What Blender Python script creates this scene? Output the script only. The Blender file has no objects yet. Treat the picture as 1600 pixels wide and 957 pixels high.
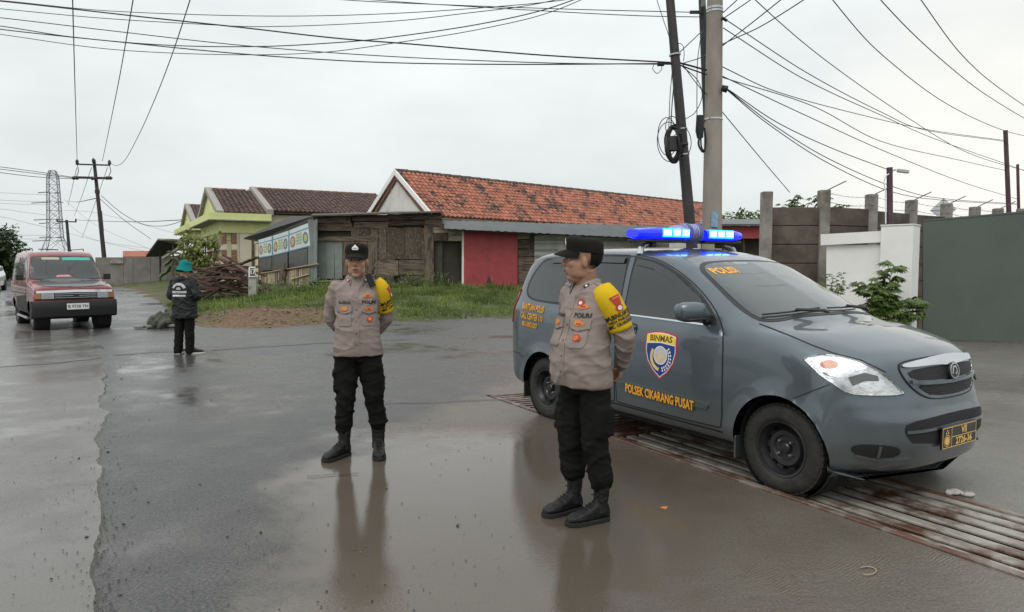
import bpy, bmesh, math, random
import numpy as np
from mathutils import Vector, Matrix, noise
from mathutils.bvhtree import BVHTree
from mathutils.geometry import delaunay_2d_cdt
R = math.radians
SC = bpy.context.scene
COL = SC.collection
random.seed(7)
# ------------------------------------------------------------------ camera
FPX, CAMH, HOR = 1080.0, 1.53, 411.0          # focal length in photo pixels, eye height, horizon row
PITCH = math.atan((478.5 - HOR) / FPX)
cam_d = bpy.data.cameras.new('camera')
cam_d.sensor_width = 36.0
cam_d.lens = FPX / 1600 * 36
cam_d.clip_start = .05
cam_d.clip_end = 6000
cam = bpy.data.objects.new('camera', cam_d)
COL.objects.link(cam)
cam.location = (0, 0, CAMH)
cam.rotation_euler = (R(90) - PITCH, 0, 0)
SC.camera = cam
# ------------------------------------------------------------------ sky and sun (overcast)
SUN_EL, SUN_AZ = R(52), R(205)                # azimuth clockwise from +Y: behind the camera, a little left
w = bpy.data.worlds.new('World')
SC.world = w
w.use_nodes = True
nt = w.node_tree
bg = nt.nodes['Background']
bg.inputs['Strength'].default_value = .1
sky = nt.nodes.new('ShaderNodeTexSky')
sky.sky_type = 'NISHITA'
sky.sun_disc = False
sky.sun_elevation = SUN_EL
sky.sun_rotation = SUN_AZ
sky.air_density = 1.0
sky.dust_density = 4.0
tc = nt.nodes.new('ShaderNodeTexCoord')
mp = nt.nodes.new('ShaderNodeMapping')
mp.inputs['Scale'].default_value = (1.0, 1.0, 2.6)
nt.links.new(tc.outputs['Generated'], mp.inputs['Vector'])
no = nt.nodes.new('ShaderNodeTexNoise')
no.inputs['Scale'].default_value = 2.1
no.inputs['Detail'].default_value = 5
no.inputs['Roughness'].default_value = .55
nt.links.new(mp.outputs[0], no.inputs['Vector'])
rmp = nt.nodes.new('ShaderNodeValToRGB')       # cloud deck: slightly uneven light grey
rmp.color_ramp.elements[0].position = .3
rmp.color_ramp.elements[0].color = (.735, .775, .778, 1)
rmp.color_ramp.elements[1].position = .72
rmp.color_ramp.elements[1].color = (.925, .960, .96, 1)
nt.links.new(no.outputs['Fac'], rmp.inputs['Fac'])
sep = nt.nodes.new('ShaderNodeSeparateXYZ')
nt.links.new(tc.outputs['Generated'], sep.inputs[0])
zr = nt.nodes.new('ShaderNodeMapRange')        # an overcast sky brightens smoothly towards the zenith
zr.inputs['From Min'].default_value = 0
zr.inputs['From Max'].default_value = 1
zr.inputs['To Min'].default_value = 9.3
zr.inputs['To Max'].default_value = 15.5
nt.links.new(sep.outputs['Z'], zr.inputs['Value'])
vm = nt.nodes.new('ShaderNodeVectorMath')
vm.operation = 'SCALE'
nt.links.new(rmp.outputs['Color'], vm.inputs[0])
nt.links.new(zr.outputs[0], vm.inputs['Scale'])
# thinner, warmer cloud low on the right where the hidden afternoon sun lies
dt = nt.nodes.new('ShaderNodeVectorMath')
dt.operation = 'DOT_PRODUCT'
dt.inputs[1].default_value = Vector((.60, .80, .115)).normalized()
nt.links.new(tc.outputs['Generated'], dt.inputs[0])
gr = nt.nodes.new('ShaderNodeMapRange')
gr.interpolation_type = 'SMOOTHSTEP'
gr.inputs['From Min'].default_value = .955
gr.inputs['From Max'].default_value = 1.0
gr.inputs['To Max'].default_value = .75
nt.links.new(dt.outputs['Value'], gr.inputs['Value'])
nz = nt.nodes.new('ShaderNodeMath')
nz.operation = 'MULTIPLY'
nt.links.new(gr.outputs[0], nz.inputs[0])
nt.links.new(no.outputs['Fac'], nz.inputs[1])
wm = nt.nodes.new('ShaderNodeMix')
wm.data_type = 'RGBA'
wm.inputs['B'].default_value = (13.5, 12.6, 11.0, 1)
nt.links.new(nz.outputs[0], wm.inputs['Factor'])
nt.links.new(vm.outputs[0], wm.inputs['A'])
mx = nt.nodes.new('ShaderNodeMix')
mx.data_type = 'RGBA'
mx.inputs['Factor'].default_value = .04
nt.links.new(wm.outputs['Result'], mx.inputs['A'])
nt.links.new(sky.outputs['Color'], mx.inputs['B'])
nt.links.new(mx.outputs['Result'], bg.inputs['Color'])

sun_d = bpy.data.lights.new('sun', 'SUN')
sun_d.energy = 1.1
sun_d.angle = R(35)
sun_d.color = (1, .97, .93)
sun = bpy.data.objects.new('sun', sun_d)
COL.objects.link(sun)
sdir = Vector((math.sin(SUN_AZ) * math.cos(SUN_EL), math.cos(SUN_AZ) * math.cos(SUN_EL), math.sin(SUN_EL)))
sun.rotation_euler = sdir.to_track_quat('Z', 'Y').to_euler()
sun.location = (0, 0, 30)
vs = SC.view_settings
vs.view_transform = 'Standard'
vs.look = 'None'
vs.exposure = 0.0
vs.gamma = 1.0
vs.use_curve_mapping = False

# ------------------------------------------------------------------ pixel helpers (a pixel gives a direction only)
_c, _s = math.cos(PITCH), math.sin(PITCH)
def ray(px, py):
    t = (478.5 - py) / FPX
    return Vector(((px - 800) / FPX, _c + t * _s, -_s + t * _c))
def G(px, py, z=0.0):                          # point on the level z seen at a pixel
    d = ray(px, py)
    k = (z - CAMH) / d.z
    return Vector((0, 0, CAMH)) + d * k
def D(px, py, Y):                              # point seen at a pixel at distance Y
    d = ray(px, py)
    return Vector((0, 0, CAMH)) + d * (Y / d.y)
def lerp(a, b, t):
    return a + (b - a) * t
def sstep(a, b, x):
    t = min(1, max(0, (x - a) / (b - a)))
    return t * t * (3 - 2 * t)

# ------------------------------------------------------------------ materials
MATS = {}
def L(nt, a, b):
    nt.links.new(a, b)
def newmat(name):
    m = bpy.data.materials.new(name)
    m.use_nodes = True
    return m, m.node_tree, m.node_tree.nodes['Principled BSDF']
def rgba(c, k=1.0):
    return (c[0] * k, c[1] * k, c[2] * k, 1)
def ramp(nt, fac, p0, p1, c0=(0, 0, 0, 1), c1=(1, 1, 1, 1)):
    r = nt.nodes.new('ShaderNodeValToRGB')
    r.color_ramp.elements[0].position = p0
    r.color_ramp.elements[1].position = p1
    r.color_ramp.elements[0].color = c0
    r.color_ramp.elements[1].color = c1
    L(nt, fac, r.inputs['Fac'])
    return r.outputs['Color']
def mixc(nt, fac, a, b, mode='MIX'):
    x = nt.nodes.new('ShaderNodeMix')
    x.data_type = 'RGBA'
    x.blend_type = mode
    for key, v in (('Factor', fac), ('A', a), ('B', b)):
        if hasattr(v, 'is_linked') or isinstance(v, bpy.types.NodeSocket):
            L(nt, v, x.inputs[key])
        else:
            x.inputs[key].default_value = v
    return x.outputs['Result']
def nois(nt, vec, scale, detail=6, rough=.55, dist=0):
    n = nt.nodes.new('ShaderNodeTexNoise')
    n.inputs['Scale'].default_value = scale
    n.inputs['Detail'].default_value = detail
    n.inputs['Roughness'].default_value = rough
    n.inputs['Distortion'].default_value = dist
    L(nt, vec, n.inputs['Vector'])
    return n.outputs['Fac']
def math_(nt, op, a, b=None):
    n = nt.nodes.new('ShaderNodeMath')
    n.operation = op
    for i, v in enumerate((a, b)):
        if v is None:
            continue
        if isinstance(v, bpy.types.NodeSocket):
            L(nt, v, n.inputs[i])
        else:
            n.inputs[i].default_value = v
    return n.outputs[0]
def mapr(nt, v, a, b, c, d, smooth=False):
    n = nt.nodes.new('ShaderNodeMapRange')
    if smooth:
        n.interpolation_type = 'SMOOTHSTEP'
    for k, x in (('From Min', a), ('From Max', b), ('To Min', c), ('To Max', d)):
        n.inputs[k].default_value = x
    L(nt, v, n.inputs['Value'])
    return n.outputs[0]
def mat(name, col, rough=.6, metal=0, var=.25, scale=6, bump=.15, bscale=None, col2=None, s2=2.5, lo=.5, hi=.65,
        spec=.5, coat=0, stretch=(1, 1, 1), rnd=0, coord='Object', coatr=.05, sheen=0):
    """one procedural surface: noisy base colour, an optional second colour in patches, noise bump"""
    if name in MATS:
        return MATS[name]
    m, nt, b = newmat(name)
    t = nt.nodes.new('ShaderNodeTexCoord')
    mp = nt.nodes.new('ShaderNodeMapping')
    mp.inputs['Scale'].default_value = stretch
    L(nt, t.outputs[coord], mp.inputs['Vector'])
    v = mp.outputs[0]
    n1 = nois(nt, v, scale, 8)
    c = ramp(nt, n1, .25, .75, rgba(col, 1 - var), rgba(col, 1 + var))
    if col2:
        n2 = nois(nt, v, s2, 7, .6)
        f = ramp(nt, n2, lo, hi)
        c = mixc(nt, f, c, rgba(col2))
    if rnd:
        oi = nt.nodes.new('ShaderNodeObjectInfo')
        k = mapr(nt, oi.outputs['Random'], 0, 1, 1 - rnd, 1 + rnd)
        vm = nt.nodes.new('ShaderNodeVectorMath')
        vm.operation = 'SCALE'
        L(nt, c, vm.inputs[0])
        L(nt, k, vm.inputs['Scale'])
        c = vm.outputs[0]
    L(nt, c, b.inputs['Base Color'])
    b.inputs['Roughness'].default_value = rough
    b.inputs['Metallic'].default_value = metal
    b.inputs['Specular IOR Level'].default_value = spec
    b.inputs['Coat Weight'].default_value = coat
    b.inputs['Coat Roughness'].default_value = coatr
    if sheen:
        b.inputs['Sheen Weight'].default_value = sheen
    if bump:
        bp = nt.nodes.new('ShaderNodeBump')
        bp.inputs['Strength'].default_value = bump
        bp.inputs['Distance'].default_value = .02
        L(nt, nois(nt, v, bscale or scale * 6, 6, .65), bp.inputs['Height'])
        L(nt, bp.outputs[0], b.inputs['Normal'])
    MATS[name] = m
    return m
def flat(name, col, rough=.5, metal=0, coat=0, spec=.5, var=.12, bump=0):
    return mat(name, col, rough, metal, var, 30, bump, spec=spec, coat=coat)
def emit(name, col, strength, base=None):
    if name in MATS:
        return MATS[name]
    m, nt, b = newmat(name)
    b.inputs['Base Color'].default_value = rgba(base or col)
    b.inputs['Emission Color'].default_value = rgba(col)
    b.inputs['Emission Strength'].default_value = strength
    b.inputs['Roughness'].default_value = .2
    MATS[name] = m
    return m

# ------------------------------------------------------------------ objects
def tag(o, label=None, cat=None, group=None, kind=None):
    if label:
        o['label'] = label
    if cat:
        o['category'] = cat
    if group:
        o['group'] = group
    if kind:
        o['kind'] = kind
    return o
def thing(name, label, cat, loc=(0, 0, 0), rz=0, group=None):
    o = bpy.data.objects.new(name, None)
    o.empty_display_size = .2
    COL.objects.link(o)
    o.location = loc
    o.rotation_euler = (0, 0, rz)
    return tag(o, label, cat, group)
def rootm(o):
    return Matrix.Translation(o.location) @ Matrix.Rotation(o.rotation_euler[2], 4, 'Z')
def link_mesh(name, me, mat, parent=None):
    o = bpy.data.objects.new(name, me)
    COL.objects.link(o)
    if mat is not None:
        me.materials.clear()
        me.materials.append(mat)
    if parent is not None:
        o.parent = parent
    return o
class MB:
    """collects shapes for ONE mesh"""
    def __init__(self):
        self.v = []
        self.f = []
    def add(self, vs, fs):
        k = len(self.v)
        self.v += [Vector(x) for x in vs]
        self.f += [tuple(i + k for i in f) for f in fs]
        return self
    def box(self, c, s, rot=None):
        hx, hy, hz = s[0] / 2, s[1] / 2, s[2] / 2
        vs = [Vector((x, y, z)) for x in (-hx, hx) for y in (-hy, hy) for z in (-hz, hz)]
        if rot is not None:
            vs = [rot @ x for x in vs]
        c = Vector(c)
        return self.add([x + c for x in vs], [(0, 1, 3, 2), (4, 6, 7, 5), (0, 4, 5, 1), (2, 3, 7, 6), (0, 2, 6, 4), (1, 5, 7, 3)])
    def hexa(self, p):      # 8 corners: bottom quad then top quad
        return self.add(p, [(3, 2, 1, 0), (4, 5, 6, 7), (0, 1, 5, 4), (1, 2, 6, 5), (2, 3, 7, 6), (3, 0, 4, 7)])
    def slab(self, quad, t):  # quad of points extruded by vector t
        q = [Vector(x) for x in quad]
        t = Vector(t)
        n = len(q)
        vs = q + [x + t for x in q]
        fs = [tuple(range(n))[::-1], tuple(range(n, 2 * n))] + [(i, (i + 1) % n, n + (i + 1) % n, n + i) for i in range(n)]
        return self.add(vs, fs)
    def beam(self, p0, p1, w, h, up=(0, 0, 1)):
        p0, p1 = Vector(p0), Vector(p1)
        d = (p1 - p0)
        ln = d.length
        d.normalize()
        u = Vector(up)
        s = d.cross(u)
        if s.length < 1e-4:
            s = d.cross(Vector((1, 0, 0)))
        s.normalize()
        u = s.cross(d)
        rot = Matrix((s, d, u)).transposed()
        return self.box((p0 + p1) / 2, (w, ln, h), rot)
    def tube(self, pts, r, n=8, cap=True, closed=False, flat=None):
        pts = [Vector(p) for p in pts]
        m = len(pts)
        if not hasattr(r, '__len__'):
            r = [r] * m
        k = len(self.v)
        prev = None
        for i, p in enumerate(pts):
            if closed:
                d = pts[(i + 1) % m] - pts[i - 1]
            else:
                d = pts[min(i + 1, m - 1)] - pts[max(i - 1, 0)]
            if d.length < 1e-9:
                d = Vector((0, 0, 1))
            d.normalize()
            if prev is None:
                a = Vector((0, 0, 1)) if abs(d.z) < .9 else Vector((1, 0, 0))
                s = d.cross(a).normalized()
            else:
                s = (prev - d * prev.dot(d))
                if s.length < 1e-6:
                    s = d.orthogonal()
                s.normalize()
            prev = s
            t = d.cross(s)
            ri = r[i]
            ra, rb = ri if hasattr(ri, '__len__') else (ri, ri)
            for j in range(n):
                an = 2 * math.pi * j / n
                self.v.append(p + s * (math.cos(an) * ra) + t * (math.sin(an) * rb))
        for i in range(m if closed else m - 1):
            a = k + i * n
            b = k + ((i + 1) % m) * n
            for j in range(n):
                self.f.append((a + j, a + (j + 1) % n, b + (j + 1) % n, b + j))
        if cap and not closed:
            self.f.append(tuple(k + j for j in range(n))[::-1])
            self.f.append(tuple(k + (m - 1) * n + j for j in range(n)))
        return self
    def lathe(self, prof, n=24, M=None, cap=True):
        M = M or Matrix()
        k = len(self.v)
        for (r, z) in prof:
            for j in range(n):
                a = 2 * math.pi * j / n
                self.v.append(M @ Vector((r * math.cos(a), r * math.sin(a), z)))
        m = len(prof)
        for i in range(m - 1):
            for j in range(n):
                self.f.append((k + i * n + j, k + i * n + (j + 1) % n, k + (i + 1) * n + (j + 1) % n, k + (i + 1) * n + j))
        if cap:
            self.f.append(tuple(k + j for j in range(n))[::-1])
            self.f.append(tuple(k + (m - 1) * n + j for j in range(n)))
        return self
    def ell(self, c, r, nu=14, nv=10, rot=None):
        c = Vector(c)
        k = len(self.v)
        for i in range(1, nv):
            th = math.pi * i / nv
            for j in range(nu):
                ph = 2 * math.pi * j / nu
                p = Vector((r[0] * math.sin(th) * math.cos(ph), r[1] * math.sin(th) * math.sin(ph), r[2] * math.cos(th)))
                self.v.append(c + (rot @ p if rot is not None else p))
        p = Vector((0, 0, r[2]))
        p = rot @ p if rot is not None else p
        self.v.append(c + p)
        self.v.append(c - p)
        t, bt = len(self.v) - 2, len(self.v) - 1
        for i in range(nv - 2):
            for j in range(nu):
                self.f.append((k + i * nu + j, k + (i + 1) * nu + j, k + (i + 1) * nu + (j + 1) % nu, k + i * nu + (j + 1) % nu))
        for j in range(nu):
            self.f.append((t, k + j, k + (j + 1) % nu))
            self.f.append((bt, k + (nv - 2) * nu + (j + 1) % nu, k + (nv - 2) * nu + j))
        return self
    def grid(self, P, close_u=False, close_v=False):
        k = len(self.v)
        m, n = len(P), len(P[0])
        for row in P:
            self.v += [Vector(x) for x in row]
        for i in range(m if close_u else m - 1):
            for j in range(n if close_v else n - 1):
                self.f.append((k + i * n + j, k + i * n + (j + 1) % n, k + ((i + 1) % m) * n + (j + 1) % n, k + ((i + 1) % m) * n + j))
        return self
    def mesh(self, name='mesh', M=None):
        me = bpy.data.meshes.new(name)
        vs = [M @ v for v in self.v] if M is not None else self.v
        me.from_pydata([tuple(v) for v in vs], [], self.f)
        me.update()
        return me
    def build(self, name, mat, parent=None, smooth=35, world=False, bevel=0, recalc=True):
        M = None
        if world and parent is not None:
            q = parent
            M = rootm(q).inverted() if q.parent is None else (rootm(q.parent) @ rootm(q)).inverted()
        me = self.mesh(name, M)
        bm = bmesh.new()
        bm.from_mesh(me)
        if recalc:
            bmesh.ops.recalc_face_normals(bm, faces=bm.faces)
        if bevel:
            bmesh.ops.bevel(bm, geom=[e for e in bm.edges if len(e.link_faces) == 2 and e.calc_face_angle(0) > .6],
                            offset=bevel, segments=1, affect='EDGES', clamp_overlap=True)
        bm.to_mesh(me)
        bm.free()
        if smooth:
            me.shade_smooth()
            me.set_sharp_from_angle(angle=R(smooth))
        return link_mesh(name, me, mat, parent)
def top(o, label, cat, group=None, kind=None):
    return tag(o, label, cat, group, kind)
def inpoly(x, y, poly):
    c = False
    n = len(poly)
    j = n - 1
    for i in range(n):
        xi, yi = poly[i]
        xj, yj = poly[j]
        if (yi > y) != (yj > y) and x < (xj - xi) * (y - yi) / (yj - yi) + xi:
            c = not c
        j = i
    return c
def resample(poly, step, closed=True):
    out = []
    n = len(poly)
    for i in range(n if closed else n - 1):
        a, b = Vector(poly[i]), Vector(poly[(i + 1) % n])
        k = max(1, int((b - a).length / step + .5))
        for t in range(k):
            out.append(a.lerp(b, t / k))
    if not closed:
        out.append(Vector(poly[-1]))
    return out
def smoothpoly(pts, closed=True, it=2):
    """Chaikin corner cutting in 2-D"""
    pts = [Vector(p) for p in pts]
    for _ in range(it):
        o = []
        n = len(pts)
        for i in range(n if closed else n - 1):
            a, b = pts[i], pts[(i + 1) % n]
            o += [a.lerp(b, .25), a.lerp(b, .75)]
        if not closed:
            o = [pts[0]] + o + [pts[-1]]
        pts = o
    return pts
def cdt(polys, step, seed=1):
    """triangulate outline(s) with interior points; polys: list of outlines (even-odd)"""
    vs, es = [], []
    for poly in polys:
        b = resample([Vector((p[0], p[1])) for p in poly], step)
        k = len(vs)
        vs += b
        es += [(k + i, k + (i + 1) % len(b)) for i in range(len(b))]
    xs = [v.x for v in vs]
    ys = [v.y for v in vs]
    nx = int((max(xs) - min(xs)) / step)
    ny = int((max(ys) - min(ys)) / step)
    if nx * ny < 60000:
        for i in range(1, nx + 1):
            for j in range(1, ny + 1):
                x = min(xs) + (i - .5 + .25 * (j % 2)) * step
                y = min(ys) + (j - .5) * step
                if sum(inpoly(x, y, p) for p in polys) % 2:
                    vs.append(Vector((x, y)))
    r = delaunay_2d_cdt(vs, es, [], 0, 1e-7)
    V, F = r[0], r[2]
    out = []
    for f in F:
        cx = sum(V[i].x for i in f) / len(f)
        cy = sum(V[i].y for i in f) / len(f)
        if sum(inpoly(cx, cy, p) for p in polys) % 2:
            out.append(tuple(f))
    return V, out
def project(V, F, frame, bvh, off, skirt=0.0, far=4.0):
    """lay a flat 2-D mesh onto a surface: frame = (origin, axis a, axis b, ray direction)"""
    O, A, B, Dr = [Vector(x) for x in frame]
    Dr.normalize()
    P = []
    last = None
    for v in V:
        o = O + A * v[0] + B * v[1]
        hit = bvh.ray_cast(o, Dr, far)
        if hit[0] is None:
            nn = bvh.find_nearest(o + Dr * ((last - o).dot(Dr) if last is not None else .5))
            loc, nor = nn[0], nn[1]
        else:
            loc, nor = hit[0], hit[1]
        last = loc
        if nor.dot(Dr) > 0:
            nor = -nor
        P.append((loc, nor))
    mb = MB()
    mb.v = [p + n * off for p, n in P]
    mb.f = [tuple(f) for f in F]
    if skirt:
        cnt = {}
        for f in F:
            for i in range(len(f)):
                a, b = f[i], f[(i + 1) % len(f)]
                cnt[(min(a, b), max(a, b))] = cnt.get((min(a, b), max(a, b)), 0) + 1
        mp = {}
        for (a, b), c in cnt.items():
            if c == 1:
                for i in (a, b):
                    if i not in mp:
                        mp[i] = len(mb.v)
                        mb.v.append(P[i][0] - P[i][1] * skirt)
                mb.f.append((a, b, mp[b], mp[a]))
    return mb
def strip_poly(pts, wd, closed=False):
    """2-D ribbon along a polyline as a quad mesh"""
    pts = [Vector(p) for p in pts]
    n = len(pts)
    V, F = [], []
    for i, p in enumerate(pts):
        a = pts[(i - 1) % n] if (closed or i > 0) else p
        b = pts[(i + 1) % n] if (closed or i < n - 1) else p
        d = (b - a).normalized()
        s = Vector((-d.y, d.x)) * wd / 2
        V += [p + s, p - s]
    for i in range(n if closed else n - 1):
        j = (i + 1) % n
        F.append((2 * i, 2 * i + 1, 2 * j + 1, 2 * j))
    return V, F
def text_mesh(txt, size, step=None, shear=0, space=1.0, sx=1.0, align='CENTER', bold=0.0):
    """lettering as a flat 2-D mesh, subdivided so that it can follow a curved surface"""
    cu = bpy.data.curves.new('t', 'FONT')
    cu.body = txt
    cu.size = size
    cu.align_x = align
    cu.align_y = 'CENTER'
    cu.space_character = space
    cu.resolution_u = 2
    cu.offset = bold
    o = bpy.data.objects.new('t', cu)
    COL.objects.link(o)
    dg = bpy.context.evaluated_depsgraph_get()
    me = bpy.data.meshes.new_from_object(o.evaluated_get(dg))
    bpy.data.objects.remove(o)
    bm = bmesh.new()
    bm.from_mesh(me)
    bmesh.ops.triangulate(bm, faces=bm.faces)
    if step:
        for _ in range(3):
            es = [e for e in bm.edges if e.calc_length() > step]
            if not es:
                break
            bmesh.ops.subdivide_edges(bm, edges=es, cuts=1)
            bmesh.ops.triangulate(bm, faces=bm.faces)
    V = [Vector((v.co.x * sx + shear * v.co.y, v.co.y)) for v in bm.verts]
    bm.verts.index_update()
    F = [tuple(v.index for v in f.verts) for f in bm.faces]
    bm.free()
    bpy.data.meshes.remove(me)
    return V, F
def pchip(x, y, xq):
    x, y, xq = np.asarray(x, float), np.asarray(y, float), np.asarray(xq, float)
    h = np.diff(x)
    d = np.diff(y) / h
    m = np.zeros_like(y)
    for i in range(1, len(x) - 1):
        if d[i - 1] * d[i] > 0:
            w1, w2 = 2 * h[i] + h[i - 1], h[i] + 2 * h[i - 1]
            m[i] = (w1 + w2) / (w1 / d[i - 1] + w2 / d[i])
    m[0], m[-1] = d[0], d[-1]
    i = np.clip(np.searchsorted(x, xq) - 1, 0, len(h) - 1)
    t = (xq - x[i]) / h[i]
    return ((1 + 2 * t) * (1 - t) ** 2 * y[i] + t * (1 - t) ** 2 * h[i] * m[i]
            + t * t * (3 - 2 * t) * y[i + 1] + t * t * (t - 1) * h[i] * m[i + 1])
def crom(P, per, closed=False):
    """centripetal-ish Catmull-Rom through points"""
    P = [Vector(p) for p in P]
    n = len(P)
    out = []
    for i in range(n if closed else n - 1):
        p1, p2 = P[i], P[(i + 1) % n]
        p0 = P[i - 1] if (i > 0 or closed) else p1 * 2 - p2
        p3 = P[(i + 2) % n] if (i + 2 < n or closed) else p2 * 2 - p1
        l = (p2 - p1).length
        m1 = (p2 - p0) * (l / max((p1 - p0).length + l, 1e-6))
        m2 = (p3 - p1) * (l / max((p3 - p2).length + l, 1e-6))
        for k in range(per):
            t = k / per
            out.append(p1 * (1 + 2 * t) * (1 - t) ** 2 + m1 * t * (1 - t) ** 2 + p2 * t * t * (3 - 2 * t) + m2 * t * t * (t - 1))
    if not closed:
        out.append(P[-1])
    return out
def bvh_of(me_or_obj):
    me = me_or_obj.data if hasattr(me_or_obj, 'data') else me_or_obj
    return BVHTree.FromPolygons([v.co.copy() for v in me.vertices], [tuple(p.vertices) for p in me.polygons])
def eval_mesh(o):
    dg = bpy.context.evaluated_depsgraph_get()
    return bpy.data.meshes.new_from_object(o.evaluated_get(dg))
def remesh(mb, voxel, smooth_it=4, fac=.5):
    """fuse overlapping closed shapes into one continuous surface"""
    me0 = mb.mesh('tmp')
    bm = bmesh.new()
    bm.from_mesh(me0)
    bmesh.ops.recalc_face_normals(bm, faces=bm.faces)
    bm.to_mesh(me0)
    bm.free()
    o = link_mesh('tmp', me0, None)
    md = o.modifiers.new('r', 'REMESH')
    md.mode = 'VOXEL'
    md.voxel_size = voxel
    md.use_smooth_shade = True
    if smooth_it:
        s = o.modifiers.new('s', 'SMOOTH')
        s.iterations = smooth_it
        s.factor = fac
    me = eval_mesh(o)
    old = o.data
    bpy.data.objects.remove(o)
    bpy.data.meshes.remove(old)
    me.shade_smooth()
    return me
# ================================================================== GROUND
def wet_bsdf(nt, dry, grain, gscale, wet_bias, brown, groove=None, rmin=.05, rmax=.32, bumpk=1.0, coat=1.0, ior=1.4, puddle=None, b=None):
    """rain-wet paving: rough grain under a film of water (coat) that is smoothest where it pools"""
    b = b or nt.nodes.new('ShaderNodeBsdfPrincipled')
    g = nt.nodes.new('ShaderNodeNewGeometry')
    P = g.outputs['Position']
    n_big = nois(nt, P, .33, 4, .55, .4)
    n_mid = nois(nt, P, 2.2, 6, .6)
    n_fin = nois(nt, P, gscale, 6, .7)
    n_agg = nois(nt, P, gscale * 4, 3, .6)
    lowness = math_(nt, 'ADD', math_(nt, 'MULTIPLY', n_big, .72), math_(nt, 'MULTIPLY', n_mid, .28))
    if puddle:                                   # a shallow dip where rain water stands
        dn = nt.nodes.new('ShaderNodeVectorMath')
        dn.operation = 'DISTANCE'
        dn.inputs[1].default_value = (puddle[0], puddle[1], 0)
        L(nt, P, dn.inputs[0])
        lowness = math_(nt, 'ADD', lowness, mapr(nt, dn.outputs['Value'], puddle[2] * .45, puddle[2] * 1.25, .16, -.07, True))
    pool = mapr(nt, lowness, .40 - wet_bias, .60 - wet_bias, 0, 1, True)
    c = ramp(nt, n_mid, .25, .75, rgba(dry, .72), rgba(dry, 1.22))
    c = mixc(nt, mapr(nt, n_big, .35, .65, .05, .55), c, rgba(brown))
    spk = ramp(nt, n_agg, .40, .62, rgba((.45, .45, .45)), rgba((1.35, 1.35, 1.35)))
    c = mixc(nt, grain, c, spk, 'MULTIPLY')
    spots = ramp(nt, nois(nt, P, 9, 5, .7), .60, .68)          # darker stains and tyre marks
    c = mixc(nt, math_(nt, 'MULTIPLY', spots, .45), c, rgba(brown, .45))
    chips = ramp(nt, nois(nt, P, gscale * 2.2, 2, .5), .66, .72)    # exposed pale stone chips
    c = mixc(nt, math_(nt, 'MULTIPLY', chips, grain * .5), c, rgba((.19, .18, .17)))
    c = mixc(nt, pool, c, mixc(nt, .78, c, rgba(brown, .9)))
    L(nt, c, b.inputs['Base Color'])
    b.inputs['Roughness'].default_value = .72
    b.inputs['Specular IOR Level'].default_value = .2
    b.inputs['Coat Weight'].default_value = coat
    b.inputs['Coat IOR'].default_value = ior
    L(nt, mapr(nt, pool, 0, 1, rmax, rmin), b.inputs['Coat Roughness'])
    bp = nt.nodes.new('ShaderNodeBump')
    bp.inputs['Distance'].default_value = .012
    hgt = math_(nt, 'ADD', math_(nt, 'MULTIPLY', n_fin, 1.0), math_(nt, 'MULTIPLY', n_agg, .6))
    st = mapr(nt, pool, 0, 1, .7 * bumpk, .10 * bumpk)
    if groove:                                   # broom-finish lines in the concrete
        mp = nt.nodes.new('ShaderNodeMapping')
        mp.inputs['Rotation'].default_value = (0, 0, groove)
        L(nt, P, mp.inputs['Vector'])
        wv = nt.nodes.new('ShaderNodeTexWave')
        wv.inputs['Scale'].default_value = 17
        wv.inputs['Distortion'].default_value = 3.5
        wv.inputs['Detail'].default_value = 3
        L(nt, mp.outputs[0], wv.inputs['Vector'])
        gm = mapr(nt, n_mid, .48, .66, 0, .5, True)
        hgt = math_(nt, 'ADD', hgt, math_(nt, 'MULTIPLY', wv.outputs['Fac'], gm))
    L(nt, hgt, bp.inputs['Height'])
    L(nt, st, bp.inputs['Strength'])
    L(nt, bp.outputs[0], b.inputs['Normal'])
    # the water film lies flatter than the grain but carries small ripples
    rp = nt.nodes.new('ShaderNodeMapping')
    rp.inputs['Scale'].default_value = (6, 16, 8)
    L(nt, P, rp.inputs['Vector'])
    rip = nois(nt, rp.outputs[0], 1.0, 5, .6)
    b2 = nt.nodes.new('ShaderNodeBump')
    b2.inputs['Distance'].default_value = .012
    L(nt, mapr(nt, pool, 0, 1, .42 * bumpk, .05), b2.inputs['Strength'])
    L(nt, math_(nt, 'ADD', rip, math_(nt, 'MULTIPLY', hgt, .8)), b2.inputs['Height'])
    L(nt, b2.outputs[0], b.inputs['Coat Normal'])
    return b
def wet_mat(name, *a, **k):
    m, nt, b = newmat(name)
    wet_bsdf(nt, *a, b=b, **k)
    MATS[name] = m
    return m
ASPH = dict(dry=(.080, .079, .077), grain=1.0, gscale=15, wet_bias=-.045, brown=(.066, .060, .053), bumpk=2.6, rmax=.40, rmin=.07, coat=1.0, ior=1.47)
CONC = dict(dry=(.150, .130, .105), grain=.45, gscale=18, wet_bias=.0, brown=(.082, .063, .045), groove=R(52), rmin=.03, rmax=.30, bumpk=1.0, coat=1.0, ior=1.46, puddle=(-.35, 4.4, 1.9))
m_slab = wet_mat('wet_slab', (.16, .152, .142), .5, 22, .03, (.125, .115, .103), bumpk=1.1, rmin=.06, coat=.95)
m_drive = wet_mat('wet_drive', (.165, .153, .137), .4, 20, -.05, (.13, .112, .092), bumpk=.8, coat=.9)
def v2(p):
    return Vector((p[0], p[1]))
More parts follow.
